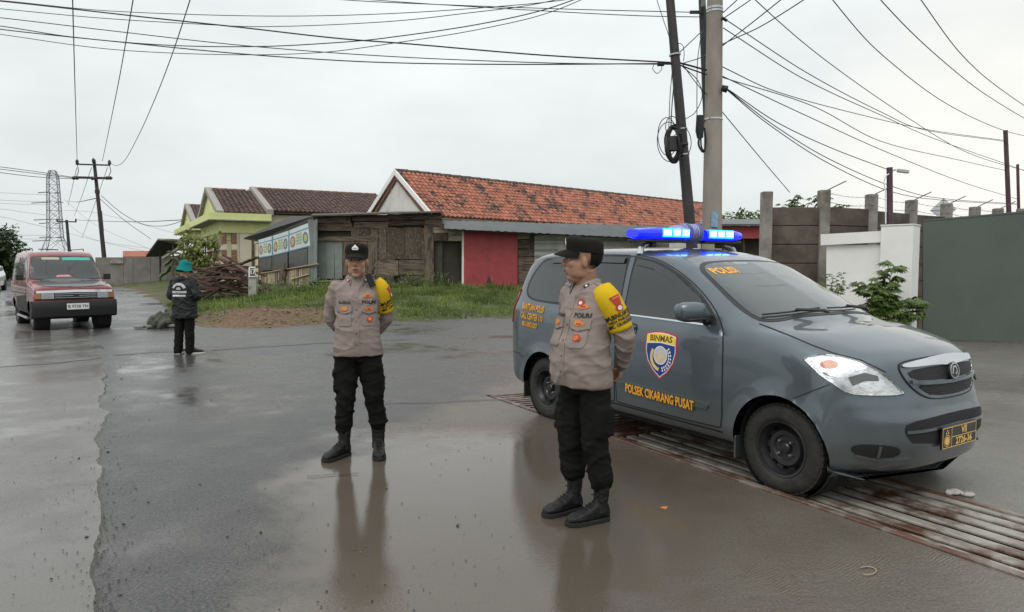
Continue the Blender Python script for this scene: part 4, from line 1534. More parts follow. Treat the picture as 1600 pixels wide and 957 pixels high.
for u in (0, 2.35):
    for s in (-1, 1):
        M = Matrix.Translation((u, s * .46, .33)) @ Matrix.Rotation(R(-90) * s, 4, 'X')
        MB().lathe([(.001, 0), (.355, 0), (.355, .29)], 32, M, cap=False).build('wheel_arch', m_under, van)
        make_wheel(van, u, s * .68, .31, .18, .31, s, .185)
MB().box((1.1, 0, .31), (3.2, 1.2, .08)).build('underbody', m_under, van, smooth=0)
# glass
ws_ = Sm([(-.585, 1.665), (.585, 1.665), (.61, 1.60), (.70, 1.19), (.66, 1.155), (-.66, 1.155), (-.70, 1.19), (-.61, 1.60)], it=2)
vb.patch('windscreen_seal', [(v.x * 1.05, (v.y - 1.41) * 1.10 + 1.41) for v in ws_], m_trim, 1, .003, .05, axis='x')
wv = vb.patch('windscreen', [tuple(p) for p in ws_], m_glass, 1, .006, .05, axis='x')
vb.patch('sun_strip', [(-.02, 1.655), (.545, 1.655), (.56, 1.59), (-.02, 1.59)], flat('teal_strip', (.06, .42, .36), .4), 1, .008, .05, wv, 0, 'x')
vb.patch('sun_strip', [(-.43, 1.655), (-.08, 1.655), (-.08, 1.60), (-.43, 1.60)], flat('tan_strip', (.45, .38, .26), .4), 1, .008, .05, wv, 0, 'x')
vb.patch('dash_item', [(-.22, 1.20), (-.18, 1.24), (.05, 1.245), (.10, 1.20)], flat('dash_pink', (.55, .25, .28), .5), 1, .008, .05, wv, 0, 'x')
m_body2 = flat('van_black_side', (.010, .009, .010), .6)
for s in (-1, 1):
    for pl in ([(1.28, 1.17), (1.20, 1.62), (1.30, 1.63), (1.56, 1.40), (1.80, 1.15)], [(.42, 1.17), (.42, 1.63), (1.12, 1.62), (1.18, 1.17)], [(-.68, 1.18), (-.64, 1.62), (.34, 1.64), (.34, 1.18)]):
        vb.patch('window_pane', [tuple(p) for p in Sm(pl, it=1)], m_glass, s, .005, .06)
    vb.patch('lower_panel', [(.40, .40), (.40, .72), (1.95, .80), (1.98, .40)], m_body2, s, .004, .08)
    for k in range(3):
        vb.ribbon('side_rib', [(-.45, .80 + .1 * k), (.4, .82 + .1 * k), (1.9, .82 + .09 * k)], .018, m_body2 if k == 0 else m_red, s, .010)
    for pl in ([(1.22, .42), (1.22, 1.66)], [(.38, .42), (.38, 1.68)], [(1.92, .42), (1.90, 1.08)]):
        vb.ribbon('door_gap', pl, .012, m_gap, s, .012, skirt=0)
    vb.ribbon('window_frame', [(1.20, 1.14), (1.20, 1.66)], .05, m_red, s, .007)
    vb.ribbon('window_frame', [(.38, 1.14), (.38, 1.66)], .05, m_red, s, .007)
    q = MB().box((1.72, s * .885, 1.20), (.07, .15, .14)).box((1.74, s * .80, 1.16), (.03, .08, .03))
    q.build('door_mirror', m_trim, van, bevel=.015)
    MB().tube([(.45, s * .79, .27), (1.95, s * .79, .27)], .03, 8).build('running_board', m_silver, van)
# bonnet and face
vb.patch('bonnet', [tuple(p) for p in Sm([(2.06, -.63), (2.0, -.3), (2.0, .3), (2.06, .63), (2.80, .66), (2.90, .40), (2.93, 0), (2.90, -.40), (2.80, -.66)], it=1)], m_blk, 1, .008, .07, axis='z', skirt=.006)
vb.patch('face_panel', [(-.74, .70), (-.74, .865), (.74, .865), (.74, .70)], m_dkopen, 1, .004, .06, axis='x')
vb.ribbon('chrome_band', [(-.73, .885), (0, .90), (.73, .885)], .055, m_chrome, 1, .018, False, .06, None, 'x', .015)
for s in (-1, 1):
    h = vb.patch('headlight', [(s * .42, .735), (s * .42, .855), (s * .645, .850), (s * .645, .735)], m_refl, 1, .014, .05, None, .01, 'x')
    vb.patch('lens', [(s * .425, .74), (s * .425, .85), (s * .64, .845), (s * .64, .74)], flat('lamp_glass', (.30, .31, .31), .1, coat=1), 1, .018, .05, h, .01, 'x')
    vb.patch('indicator', [(s * .655, .735), (s * .655, .85), (s * .765, .845), (s * .765, .735)], flat('dull_amber', (.34, .15, .06), .3, coat=.6), 1, .014, .03, None, .01, 'x')
for k in range(3):
    vb.ribbon('grille_slat', [(-.40, .755 + .042 * k), (.40, .755 + .042 * k)], .013, m_silver, 1, .020, False, .08, None, 'x', .012)
vb.patch('emblem', circ(0, .80, .05, .03, 12), m_trim, 1, .026, .03, None, .01, 'x')
# bumper wraps the corners
bp_ = []
for (u, y) in ((2.62, -.83), (2.85, -.835), (2.94, -.78), (3.0, -.5), (3.015, 0), (3.0, .5), (2.94, .78), (2.85, .835), (2.62, .83)):
    bp_.append(Vector((u, y, .56)))
rw = []
for p in crom(bp_, 4):
    rw.append([Vector((p.x * (1 if k < 3 else 1), p.y, z)) + Vector((dx, 0, 0)) for k, (z, dx) in enumerate(((.30, -.10), (.34, -.02), (.50, 0), (.64, -.005), (.68, -.03), (.68, -.14)))])
MB().grid(rw).build('bumper', flat('bumper_black', (.007, .007, .007), .6), van, smooth=40)
pl2 = MB().box((3.028, .02, .555), (.014, .43, .135)).build('number_plate', flat('plate_white', (.72, .72, .70), .4), van, bevel=.003)
V, F = text_mesh('B 9738 YN', .095, bold=.001, sx=.92)
flatpart('lettering', V, F, flat('plate_ink', (.02, .02, .02), .5), (3.0365, .02, .555), (0, 1, 0), (0, 0, 1), pl2, (.001, 0, 0))
for s in (-1, 1):
    MB().tube([(-.55, s * .53, 1.82), (-.5, s * .53, 1.87), (1.0, s * .53, 1.87), (1.05, s * .53, 1.82)], .012, 6).build('roof_rail', m_trim, van)
vwp = MB().tube([(2.02, .35, 1.15), (1.96, -.1, 1.20), (1.98, -.45, 1.165)], .010, 6).build('wiper', m_trim, van)
# ================================================================== PEOPLE  (own axes: x right hand, y forward, z up)
def skinmat(name, col):
    m = mat(name, col, .5, var=.16, scale=26, bump=.12, bscale=180, spec=.4)
    b = m.node_tree.nodes['Principled BSDF']
    b.inputs['Subsurface Weight'].default_value = .12
    b.inputs['Subsurface Radius'].default_value = (.012, .004, .002)
    return m
m_skin = skinmat('skin_tan', (.43, .245, .162))
m_skin2 = skinmat('skin_brown', (.35, .195, .125))
def cloth(name, col, var=.16, rough=.85, bump=.35, bscale=260, scale=9):
    return mat(name, col, rough, var=var, scale=scale, bump=bump, bscale=bscale, sheen=0, spec=.12)
m_shirt = cloth('taupe_shirt', (.285, .232, .208))
m_pants = cloth('black_trousers', (.0105, .0100, .0095), .3)
m_boot = mat('black_boot_leather', (.0075, .0075, .007), .5, var=.35, scale=18, bump=.4, bscale=60, spec=.35)
m_sole = flat('boot_sole', (.010, .010, .010), .8, bump=.2)
m_cap = cloth('dark_cap', (.016, .014, .012), .2)
m_hair = cloth('black_hair', (.010, .009, .008), .3, .6, .5, 300)
m_band = cloth('yellow_armband', (.70, .46, .020), .10)
m_patchr = flat('patch_red', (.42, .045, .03), .7)
m_patcho = flat('patch_orange', (.62, .20, .035), .7)
m_patchd = flat('patch_dark', (.020, .016, .014), .7)
m_patchw = flat('patch_white', (.70, .70, .68), .6)
m_maroon = flat('patch_maroon', (.16, .035, .04), .7)
def wrinkle(me, amp, fx=7.0, fz=15.0, seed=0, zlo=-9, zhi=99, fine=.35):
    """cloth folds: displace along the normal by stretched ridged noise"""
    me.update()
    nor = [v.normal.copy() for v in me.vertices]
    for v, n in zip(me.vertices, nor):
        p = v.co
        a = noise.noise(Vector((p.x * fx + seed, p.y * fx, p.z * fz + 2.2 * p.x * math.sin(seed) + .8 * math.sin(p.x * 9 + seed))))
        b = noise.noise(Vector((p.x * fx * .8, p.y * fx * .8 + seed, p.z * fz * .45 + p.x * 5)))
        c = noise.noise(Vector((p.x * 40, p.y * 40, p.z * 40 + seed)))
        ridge = max(0.0, 1 - abs(a) * 3.2) ** 1.5
        v.co = p + n * amp * (ridge - .25 + .7 * b + fine * c)
    me.update()
def torso(mb, secs, n=28, ex=2.35):
    rings = []
    Z = [s[0] for s in secs]
    zq = np.linspace(Z[0], Z[-1], 26)
    cols = [pchip(Z, [s[j] for s in secs], zq) for j in range(1, 5)]
    for i, z in enumerate(zq):
        cx, cy, rx, ry = [c[i] for c in cols]
        ring = []
        for a in np.linspace(0, 2 * math.pi, n + 1)[:-1]:
            ca, sa = math.cos(a), math.sin(a)
            ring.append(Vector((cx + rx * math.copysign(abs(ca) ** (2 / ex), ca), cy + ry * math.copysign(abs(sa) ** (2 / ex), sa), z)))
        rings.append(ring)
    k = len(mb.v)
    mb.grid(rings, close_v=True)
    mb.f.append(tuple(range(k, k + n)))
    mb.f.append(tuple(range(len(mb.v) - n, len(mb.v)))[::-1])
def limb(mb, pts, rad, per=5, n=14):
    P = crom(pts, per)
    r = pchip(range(len(rad)), rad, np.linspace(0, len(rad) - 1, len(P)))
    mb.tube(P, list(r), n)
    mb.ell(P[0], (r[0],) * 3)
    mb.ell(P[-1], (r[-1],) * 3)
def head_shapes(mb, M, nose=1.0, fat=1.0):
    def E(c, r, rot=None):
        R3 = M.to_3x3()
        mb.ell(M @ Vector(c), r, 16, 12, R3 if rot is None else R3 @ rot)
    E((0, -.014, .036), (.0755, .096, .083))
    E((0, .020, -.032), (.062 * fat, .071, .092))
    E((0, .030, -.068), (.051 * fat, .054, .050))
    E((0, .061, -.101), (.029, .025, .022))
    E((0, .075, -.060), (.030, .022, .030))
    if fat > 1.05:
        E((0, .022, -.102), (.043, .050, .029))
    for s in (-1, 1):
        E((s * .033 * fat, .051, -.022), (.029, .029, .031))
        E((s * .038 * fat, .018, -.070), (.023, .042, .034))
        E((s * .075, -.012, -.014), (.0085, .018, .030), Matrix.Rotation(R(-12), 3, 'X') @ Matrix.Rotation(s * R(16), 3, 'Z'))
        E((s * .074, -.018, -.012), (.011, .008, .019))
        E((s * .011, .101, -.028), (.0105, .0105, .0085))
    mb.tube([M @ Vector(p) for p in ((0, .082, .022), (0, .094, .004), (0, .108 + .004 * nose, -.020), (0, .103, -.032))], [.010, .0105, .0140 * nose, .011], 10)
    mb.tube([M @ Vector(p) for p in ((-.050, .060, .026), (-.026, .080, .031), (0, .085, .026), (.026, .080, .031), (.050, .060, .026))], .0095, 8)
    E((0, .0915, -.0565), (.024, .010, .0060))
    E((0, .0900, -.0665), (.021, .010, .0065))
def hand_shapes(mb, w, d, nrm, side, curl=.5, k=1.0):
    """palm, four unequal bent fingers and a thumb that leaves the side of the palm"""
    d, nrm = Vector(d).normalized(), Vector(nrm).normalized()
    s = d.cross(nrm).normalized() * side
    w = Vector(w)
    rot = Matrix((s, d, nrm)).transposed()
    mb.ell(w + d * .045 * k, (.040 * k, .052 * k, .016 * k), 14, 10, rot)
    for i, ln in enumerate((.072, .082, .076, .060)):
        b = w + d * .082 * k + s * (.030 - .020 * i) * k
        j1 = b + (d * math.cos(curl * .6) + nrm * math.sin(curl * .6)) * ln * .45 * k
        j2 = j1 + (d * math.cos(curl * 1.7) + nrm * math.sin(curl * 1.7)) * ln * .32 * k
        j3 = j2 + (d * math.cos(curl * 2.6) + nrm * math.sin(curl * 2.6)) * ln * .23 * k
        mb.tube([b - d * .02 * k, b, j1, j2, j3], [.009 * k, .0092 * k, .0085 * k, .0078 * k, .0065 * k], 8)
    t0 = w + d * .022 * k + s * .030 * k
    mb.tube([t0, t0 + (d * .5 + s * .8) * .030 * k, t0 + (d * .8 + s * .7 + nrm * .3) * .055 * k, t0 + (d * 1.0 + s * .55 + nrm * .6) * .070 * k], [.013 * k, .0115 * k, .0095 * k, .0075 * k], 8)
def mesh_obj(name, me, mat, parent):
    return link_mesh(name, me, mat, parent)
def boot(root, ankle, yaw, mat, h=.26, ln=1.0, name='boot'):
    """laced boot at its ankle point; yaw turns the toe"""
    mb = MB()
    rings = []
    for (y, w_, z1, z0) in ((-.078, .022, .075, .012), (-.070, .034, .10, .010), (-.03, .040, .125, .010), (.02, .042, .122, .010), (.07, .046, .092, .010),
                            (.12, .050, .074, .010), (.16, .047, .066, .012), (.19, .034, .052, .015), (.203, .016, .036, .018)):
        ring = []
        for a in np.linspace(0, 2 * math.pi, 19)[:-1]:
            ca, sa = math.cos(a), math.sin(a)
            zz = (z0 + z1) / 2 + (z1 - z0) / 2 * math.copysign(abs(sa) ** .75, sa)
            ring.append(Vector((w_ * math.copysign(abs(ca) ** .8, ca), y * ln, zz)))
        rings.append(ring)
    mb.grid(rings, close_v=True)
    mb.f.append(tuple(range(18)))
    mb.f.append(tuple(range(len(mb.v) - 18, len(mb.v)))[::-1])
    if h > .1:
        mb.tube([(0, -.022, .05), (0, -.026, .12), (0, -.030, .19), (0, -.032, h)], [(.045, .052), (.042, .050), (.045, .054), (.050, .058)], 16)
    me = remesh(mb, .006, 5)
    wrinkle(me, .0028, 14, 40, 3)
    M = Matrix.Translation(ankle) @ Matrix.Rotation(yaw, 4, 'Z')
    me.transform(M)
    o = mesh_obj(name, me, mat, root)
    out = [Vector((-.036, -.082)), Vector((-.046, -.02)), Vector((-.050, .05)), Vector((-.056, .12)), Vector((-.046, .185)), Vector((-.018, .21)), Vector((.018, .21)),
           Vector((.046, .185)), Vector((.056, .12)), Vector((.050, .05)), Vector((.046, -.02)), Vector((.036, -.082))]
    out = [Vector((p.x, p.y * ln)) for p in smoothpoly(out, it=1)]
    sm = MB().slab([M @ Vector((p.x, p.y, 0.001)) for p in out], (0, 0, .024))
    sm.build('sole', m_sole, o, bevel=.003)
    if h > .1:
        for k in range(6):                               # lacing across the instep
            y = .085 - k * .022
            z = .094 + k * .0085 if k < 4 else .125 + (k - 3) * .035
            y2 = y if k < 4 else .024
            MB().tube([M @ Vector(p) for p in ((-.026, y2, z - .004), (0, y2 + .006, z + .006), (.026, y2, z - .004))], .0035, 5).build('lace', m_sole, o)
    return o
def cap_parts(root, M, style, emblem=True, matc=None):
    matc = matc or m_cap
    rings = []
    n = 26
    prof = ((.050, 1.0, 0), (.072, 1.015, 0), (.096, .985, .002), (.113, .89, .006), (.125, .70, .008), (.131, .40, .008), (.133, .05, .008)) if style == 'round' else \
           ((.048, 1.0, 0), (.068, 1.02, .003), (.092, 1.02, .006), (.108, .975, .008), (.118, .85, .008), (.123, .55, .007), (.125, .05, .006))
    for (z, k, dy) in prof:
        ring = []
        for a in np.linspace(0, 2 * math.pi, n + 1)[:-1]:
            front = max(0, math.sin(a)) ** 2
            ring.append(M @ Vector((.0845 * k * math.cos(a), -.012 + dy + .105 * k * math.sin(a), z + (.016 * front if style == 'flat' else .004 * front) * (1 if z > .06 else 0) - .012 * max(0, -math.sin(a)) * (z < .06))))
        rings.append(ring)
    q = MB().grid(rings, close_v=True)
    q.f.append(tuple(range(len(q.v) - n, len(q.v))))
    q.f.append(tuple(range(n))[::-1])
    c = q.build('cap', matc, root, smooth=60)
    rows = []
    for t in np.linspace(0, 1, 7):
        row = []
        for s in np.linspace(-1, 1, 15):
            x = s * (.080 - .004 * t)
            y0 = -.012 + .105 * math.sqrt(max(0, 1 - (x / .0845) ** 2)) - .006
            ex = .078 * math.sqrt(max(0, 1 - abs(s) ** 2.6))
            row.append(M @ Vector((x, y0 + t * ex, .062 - .030 * t - .020 * s * s + (.012 if style == 'flat' else 0) * 0)))
        rows.append(row)
    vv = MB().grid(rows)
    k = len(vv.v)
    vv.grid([[p - M.to_3x3() @ Vector((0, 0, .005)) for p in r] for r in rows])
    v = vv.build('visor', matc, c, smooth=60)
    if emblem:
        fr = (M @ Vector((0, .4, .098)), M.to_3x3() @ Vector((-1, 0, 0)), M.to_3x3() @ Vector((0, 0, 1)), M.to_3x3() @ Vector((0, -1, 0)))
        V, F = cdt([[(-.019, -.016), (-.024, -.002), (-.014, .008), (0, .022), (.014, .008), (.024, -.002), (.019, -.016)]], .012)
        project(V, F, fr, bvh_of(c), .003, .002).build('emblem', m_patchw, c, smooth=0)
        V, F = cdt([[(-.010, -.008), (-.010, 0), (-.004, 0), (-.004, -.008)]], .02)
        project(V, F, fr, bvh_of(c), .004, 0).build('emblem_mark', m_patchd, c, smooth=0)
        V, F = cdt([[(.010, -.008), (.010, 0), (.004, 0), (.004, -.008)]], .02)
        project(V, F, fr, bvh_of(c), .004, 0).build('emblem_mark', m_patchd, c, smooth=0)
    return c
def face_parts(root, M, mskin, mirror_dark=.5):
    R3 = M.to_3x3()
    for s in (-1, 1):
        e = MB().ell(M @ Vector((s * .0305, .0745, .006)), (.0125, .009, .0075), 12, 8, R3).build('eye', flat('eye_white', (.45, .42, .38), .3), root)
        MB().ell(M @ Vector((s * .0305, .0815, .006)), (.0055, .004, .0058), 10, 8, R3).build('iris', flat('iris_dark', (.012, .008, .006), .2), e)
        MB().tube([M @ Vector(p) for p in ((s * .014, .0915, .034), (s * .032, .0865, .040), (s * .050, .069, .034))], [.0035, .0042, .0025], 6).build('eyebrow', m_hair, root)
    ml = flat('lips_' + mskin.name, (.19, .085, .065), .45)
    MB().ell(M @ Vector((0, .0955, -.0570)), (.0215, .0070, .0046), 14, 8, R3).build('lips', ml, root)
    MB().ell(M @ Vector((0, .0940, -.0655)), (.0180, .0072, .0050), 14, 8, R3).build('lips', ml, root)
    MB().tube([M @ Vector(p) for p in ((-.023, .090, -.0622), (-.010, .1000, -.0610), (0, .1015, -.0615), (.010, .1000, -.0610), (.023, .090, -.0622))], .0013, 5).build('mouth_line', flat('mouth_dark', (.05, .022, .018), .6), root)
def hair_part(root, M):
    q = MB().ell(M @ Vector((0, -.021, .028)), (.0775, .0925, .084), 24, 18, M.to_3x3() )
    me = q.mesh('hair')
    me.shade_smooth()
    Mi = M.inverted()
    bm = bmesh.new()
    bm.from_mesh(me)
    dead = [v for v in bm.verts if (Mi @ v.co).z < -.030 - .2 * min(0, (Mi @ v.co).y + .02) * -1 or ((Mi @ v.co).y > -.022 and (Mi @ v.co).z < .030)]
    bmesh.ops.delete(bm, geom=dead, context='VERTS')
    bm.to_mesh(me)
    bm.free()
    return mesh_obj('hair', me, m_hair, root)
def chest_frame():
    return ((0, 1.0, 0), (-1, 0, 0), (0, 0, 1), (0, -1, 0))
class Wear:
    def __init__(self, root, me, frame):
        self.root, self.b, self.fr = root, bvh_of(me), frame
    def patch(self, name, poly, mat, off=.004, step=.02, skirt=.003, parent=None):
        V, F = cdt([[tuple(p) for p in poly]], step)
        return project(V, F, self.fr, self.b, off, skirt).build(name, mat, parent or self.root, smooth=50)
    def rib(self, name, pts, wd, mat, off=.003, closed=False, parent=None, step=.015, skirt=.002):
        V, F = strip_poly(resample([Vector(p) for p in pts], step, closed), wd, closed)
        return project(V, F, self.fr, self.b, off, skirt).build(name, mat, parent or self.root, smooth=50)
    def text(self, txt, size, pos, mat, off=.005, sx=1.0, bold=0, parent=None, slope=0):
        V, F = text_mesh(txt, size, .02, sx=sx, bold=bold)
        c, s = math.cos(slope), math.sin(slope)
        V = [Vector((pos[0] + v.x * c - v.y * s, pos[1] + v.x * s + v.y * c)) for v in V]
        return project(V, F, self.fr, self.b, off, 0).build('lettering', mat, parent or self.root, smooth=0)
def rect(x0, z0, x1, z1):
    return [(x0, z0), (x1, z0), (x1, z1), (x0, z1)]
def make_officer(label, loc, rz, skin, head_yaw, head_tilt, style, belly, feet, hip_shift, seed, name_txt, fat, hand_out=0.0):
    root = thing('person', label, 'person', loc, rz, 'police officers on foot')
    Hc = Vector((0, .022 + hip_shift[1] * .3, 1.545))
    Mh = Matrix.Translation(Hc) @ Matrix.Rotation(head_yaw, 4, 'Z') @ Matrix.Rotation(head_tilt, 4, 'X') @ Matrix.Scale(1.05, 4)
    sh = [Vector((s * .160, -.012, 1.344)) for s in (-1, 1)]
    el = [Vector((s * (.208 + belly * .4), -.105, 1.085)) for s in (-1, 1)]
    wr = [Vector((s * (.085 + hand_out * (s < 0)), -.185 - hand_out * .4, .905 + .02 * (s > 0))) for s in (-1, 1)]
    hip = [Vector((s * .085 + hip_shift[0], hip_shift[1], .87)) for s in (-1, 1)]
    ank = [Vector((f[0] + .030 * math.sin(f[2]), f[1] - .02 - .030 * math.cos(f[2]), .10)) for f in feet]
    knee = [lerp(hip[i], ank[i], .52) + Vector((0, .025, 0)) for i in (0, 1)]
    # --- the body itself: one continuous surface
    mb = MB()
    head_shapes(mb, Mh, 1.0, fat)
    nb = Mh @ Vector((0, -.02, -.045))
    mb.tube([nb, lerp(nb, Vector((0, -.012, 1.39)), .5), Vector((0, -.012, 1.37))], [.056 * fat, .056 * fat, .066], 16)
    torso(mb, [(.86, hip_shift[0], hip_shift[1], .13, .085), (1.02, 0, .01, .125, .09), (1.2, 0, .005, .14, .09), (1.33, 0, -.005, .16, .07), (1.40, 0, -.01, .08, .055)])
    for i in (0, 1):
        limb(mb, [sh[i], el[i], wr[i]], [.048, .042, .036, .030, .026])
        limb(mb, [hip[i], knee[i], ank[i]], [.075, .06, .046, .028, .018])
        mb.ell(ank[i] + Vector((-.05 * math.sin(feet[i][2]), .05 * math.cos(feet[i][2]), -.055)), (.02, .02, .02))
        mb.tube([ank[i], ank[i] + Vector((-.10 * math.sin(feet[i][2]), .10 * math.cos(feet[i][2]), -.06))], .022, 10)
        sd = -1 if i == 0 else 1
        hand_shapes(mb, wr[i], Vector((-sd * .75, -.25, -.62)), Vector((-sd * .4, .85, .2)), sd, .75, .95)
    me = remesh(mb, .0052, 6)
    body = mesh_obj('body', me, skin, root)
    face_parts(root, Mh, skin)
    hair_part(root, Mh)
    cap_parts(root, Mh, style, emblem=True)
    # --- shirt
    mb = MB()
    b = belly
    torso(mb, [(.805, hip_shift[0] * .8, .010 + b * .5, .188 + b * .3, .118 + b * .6), (.90, hip_shift[0] * .6, .014 + b * .6, .180 + b * .5, .118 + b * .8), (1.02, 0, .016 + b * .6, .166 + b * .6, .115 + b * .9),
               (1.15, 0, .010 + b * .3, .162 + b * .4, .112 + b * .5), (1.27, 0, .004, .168, .108), (1.335, 0, -.006, .166, .094), (1.378, 0, -.010, .132, .076), (1.405, 0, -.012, .086, .066), (1.428, 0, -.012, .060, .058)], ex=2.4)
    for i in (0, 1):
        limb(mb, [sh[i], lerp(sh[i], el[i], .5) + Vector(((-1, 1)[i] * .012, 0, 0)), el[i], lerp(el[i], wr[i], .55) + Vector((0, -.01, 0)), lerp(el[i], wr[i], .93)],
             [.055, .062, .062, .058, .054, .047, .041], 6, 16)
    me = remesh(mb, .0085, 12)
    wrinkle(me, .0105, 4.2, 8.5, seed, fine=.05)
    wrinkle(me, .0045, 8, 19, seed + 9, fine=.08)
    shirt = mesh_obj('shirt', me, m_shirt, root)
    W = Wear(shirt, me, chest_frame())
    # placket, hem, pockets, flaps and badges; axis a runs to the wearer's left
    W.rib('placket', [(.002, .83), (.0, 1.0), (-.004, 1.2), (0, 1.335)], .034, m_shirt, .0035)
    for k in range(5):
        W.patch('button', circ(-.002, .90 + .09 * k, .0055, .0055, 8), m_maroon, .006, .02, .002)
    for s in (-1, 1):
        W.patch('pocket', [(s * .040, 1.055), (s * .040, 1.185), (s * .140, 1.185), (s * .140, 1.055), (s * .125, 1.045), (s * .055, 1.045)], m_shirt, .006, .025, .004)
        W.patch('pocket_flap', [(s * .036, 1.155), (s * .036, 1.205), (s * .144, 1.205), (s * .144, 1.150), (s * .09, 1.136)], m_shirt, .011, .025, .004)
        W.rib('flap_shadow', [(s * .036, 1.155), (s * .09, 1.136), (s * .144, 1.150)], .004, flat('seam_shadow', (.07, .055, .05), .9), .0118, skirt=0)  # dark line paints the shadow along the lower flap edge
    W.text('POLRI', .036, (.090, 1.226), m_patchd, .005, 1.05, .0012)
    W.text(name_txt, .028, (-.090, 1.224), m_patchd, .005, 1.0, .0010)
    W.patch('badge', circ(.085, 1.276, .034, .013), m_patcho, .005, .015)
    W.patch('badge_core', circ(.085, 1.276, .018, .006), m_patchr, .0065, .015)
    W.patch('badge', circ(.088, 1.178, .028, .015), m_patcho, .015, .015)
    W.patch('badge_core', circ(.088, 1.178, .014, .007), m_patchr, .0165, .015)
    W.patch('badge', circ(.095, 1.098, .020, .020), m_patchr, .010, .015)
    W.patch('badge_core', circ(.095, 1.098, .012, .012), m_patcho, .0115, .015)
    W.patch('badge', circ(-.088, 1.178, .024, .014), m_patcho, .015, .015)
    # collar: two pointed flaps around the neck with rank tabs
    for s in (-1, 1):
        rows = []
        for t in np.linspace(0, 1, 9):
            a = lerp(R(-90), R(62), t)
            c_, s_ = math.cos(a), math.sin(a)
            up = Vector((s * .066 * c_, -.012 + .066 * s_, 1.440 - .020 * max(0, s_)))
            k = 1.0 + (.35 if t > .85 else 0)
            dn = Vector((s * (.088 + .012 * t) * c_, -.012 + (.086 + .022 * t) * s_, 1.405 - .045 * max(0, s_) - .018 * (t > .9)))
            md = lerp(up, dn, .45) + Vector((s * .006 * c_, .006 * s_, .006))
            rows.append([up, md, dn])
        q = MB().grid(rows)
        c_o = q.build('collar', m_shirt, root, smooth=70)
        sol = c_o.modifiers.new('thick', 'SOLIDIFY')
        sol.thickness = .005
        cm = c_o.data
        p = rows[-2][2].lerp(rows[-2][0], .35)
        nrm = (rows[-2][2] - rows[-2][0]).cross(rows[-3][1] - rows[-1][1]).normalized()
        if nrm.y < 0:
            nrm = -nrm
        tdir = (rows[-1][1] - rows[-3][1]).normalized()
        bdir = nrm.cross(tdir)
        rot = Matrix((tdir, bdir, nrm)).transposed()
        r_ = MB().box(p + nrm * .007, (.036, .024, .003), rot).build('rank_tab', m_maroon if style == 'round' else m_patchd, c_o, bevel=.001)
        MB().box(p + nrm * .0095, (.014, .010, .002), rot).build('rank_mark', m_patchw, r_)
    # shoulder straps
    for s in (-1, 1):
        fr = ((0, 0, 2), (1, 0, 0), (0, 1, 0), (0, 0, -1))
        V, F = cdt([[(s * .085, -.035), (s * .085, .012), (s * .185, .008), (s * .185, -.030)]], .02)
        project(V, F, fr, W.b, .006, .003).build('shoulder_strap', m_shirt, shirt, smooth=50)
    # --- armband on the left arm
    i = 0
    mb = MB()
    P = crom([sh[i] + Vector((.030, .002, .034)), sh[i] + Vector((-.012, -.002, -.020)), lerp(sh[i], el[i], .45) + Vector((-.010, 0, 0)), lerp(sh[i], el[i], .76) + Vector((-.005, 0, 0))], 5)
    rr = pchip(range(4), [.060, .0725, .073, .072], np.linspace(0, 3, len(P)))
    mb.tube(P, list(rr), 28, cap=False)
    am = mb.mesh('armband')
    am.shade_smooth()
    wrinkle(am, .0022, 14, 16, seed + 4)
    ab = mesh_obj('armband', am, m_band, root)
    ol = ab.modifiers.new('thick', 'SOLIDIFY')
    ol.thickness = .004
    mid = lerp(sh[i], el[i], .42)
    outw = Vector((-.93, .30, .22)).normalized()
    along = (el[i] - sh[i]).normalized()
    upd = (-along + outw * outw.dot(along)).normalized()
    adir = upd.cross(outw)
    A = Wear(ab, am, (mid + outw * .5, adir, upd, -outw))
    A.patch('emblem', [(-.034, .098), (.036, .098), (.020, .040), (.026, .026), (.016, .006), (-.014, .006), (-.024, .026), (-.016, .040)], m_patchr, .005, .015)
    A.patch('emblem_disc', circ(.002, .024, .013, .013), m_patchw, .0065, .015)
    A.rib('emblem_line', [(-.022, .085), (.024, .085)], .008, m_patcho, .0065)
    A.text('BHABINKAMTIBMAS', .038, (.004, -.014), m_patchd, .005, .62, .0012)
    A.text('DESA PASIR TANJUNG', .020, (.004, -.040), m_patchd, .005, .78, .0008)
    A.text('KEC. CIKARANG PUSAT', .026, (.004, -.064), m_patchd, .005, .66, .001)
    # --- trousers
    mb = MB()
    torso(mb, [(.76, hip_shift[0], hip_shift[1], .155, .10), (.86, hip_shift[0], hip_shift[1], .170 + b * .2, .108 + b * .5), (.96, hip_shift[0] * .6, .008 + b * .3, .158 + b * .3, .104 + b * .55)], ex=2.4)
    for i in (0, 1):
        cuff = ank[i] + Vector((0, .006, .150))
        limb(mb, [hip[i] + Vector((0, 0, -.02)), lerp(hip[i], knee[i], .5), knee[i], lerp(knee[i], cuff, .55), cuff + Vector((0, .005, .03)), cuff],
             [.098, .092, .085, .078, .073, .074, .077, .070], 5, 18)
        sd = (-1, 1)[i]
        pk = lerp(hip[i], knee[i], .66) + Vector((sd * .076, -.005, 0))
        mb.box(pk, (.035, .125, .17))
    me = remesh(mb, .0095, 6)
    wrinkle(me, .0110, 4.5, 9, seed + 2, fine=.05)
    wrinkle(me, .0060, 8, 20, seed + 5, fine=.08)
    mesh_obj('trousers', me, m_pants, root)
    MB().tube([Vector((hip_shift[0] * .6 + (.161 + b * .3) * math.cos(a), .008 + b * .3 + (.106 + b * .55) * math.sin(a), .94)) for a in np.linspace(0, 2 * math.pi, 33)[:-1]], [(.006, .018)] * 32, 8, closed=True).build('belt', m_boot, root)
    for i, f in enumerate(feet):
        boot(root, Vector((f[0], f[1] - .02, 0)), f[2], m_boot)
    return root, shirt, W
p1 = G(562, 712)
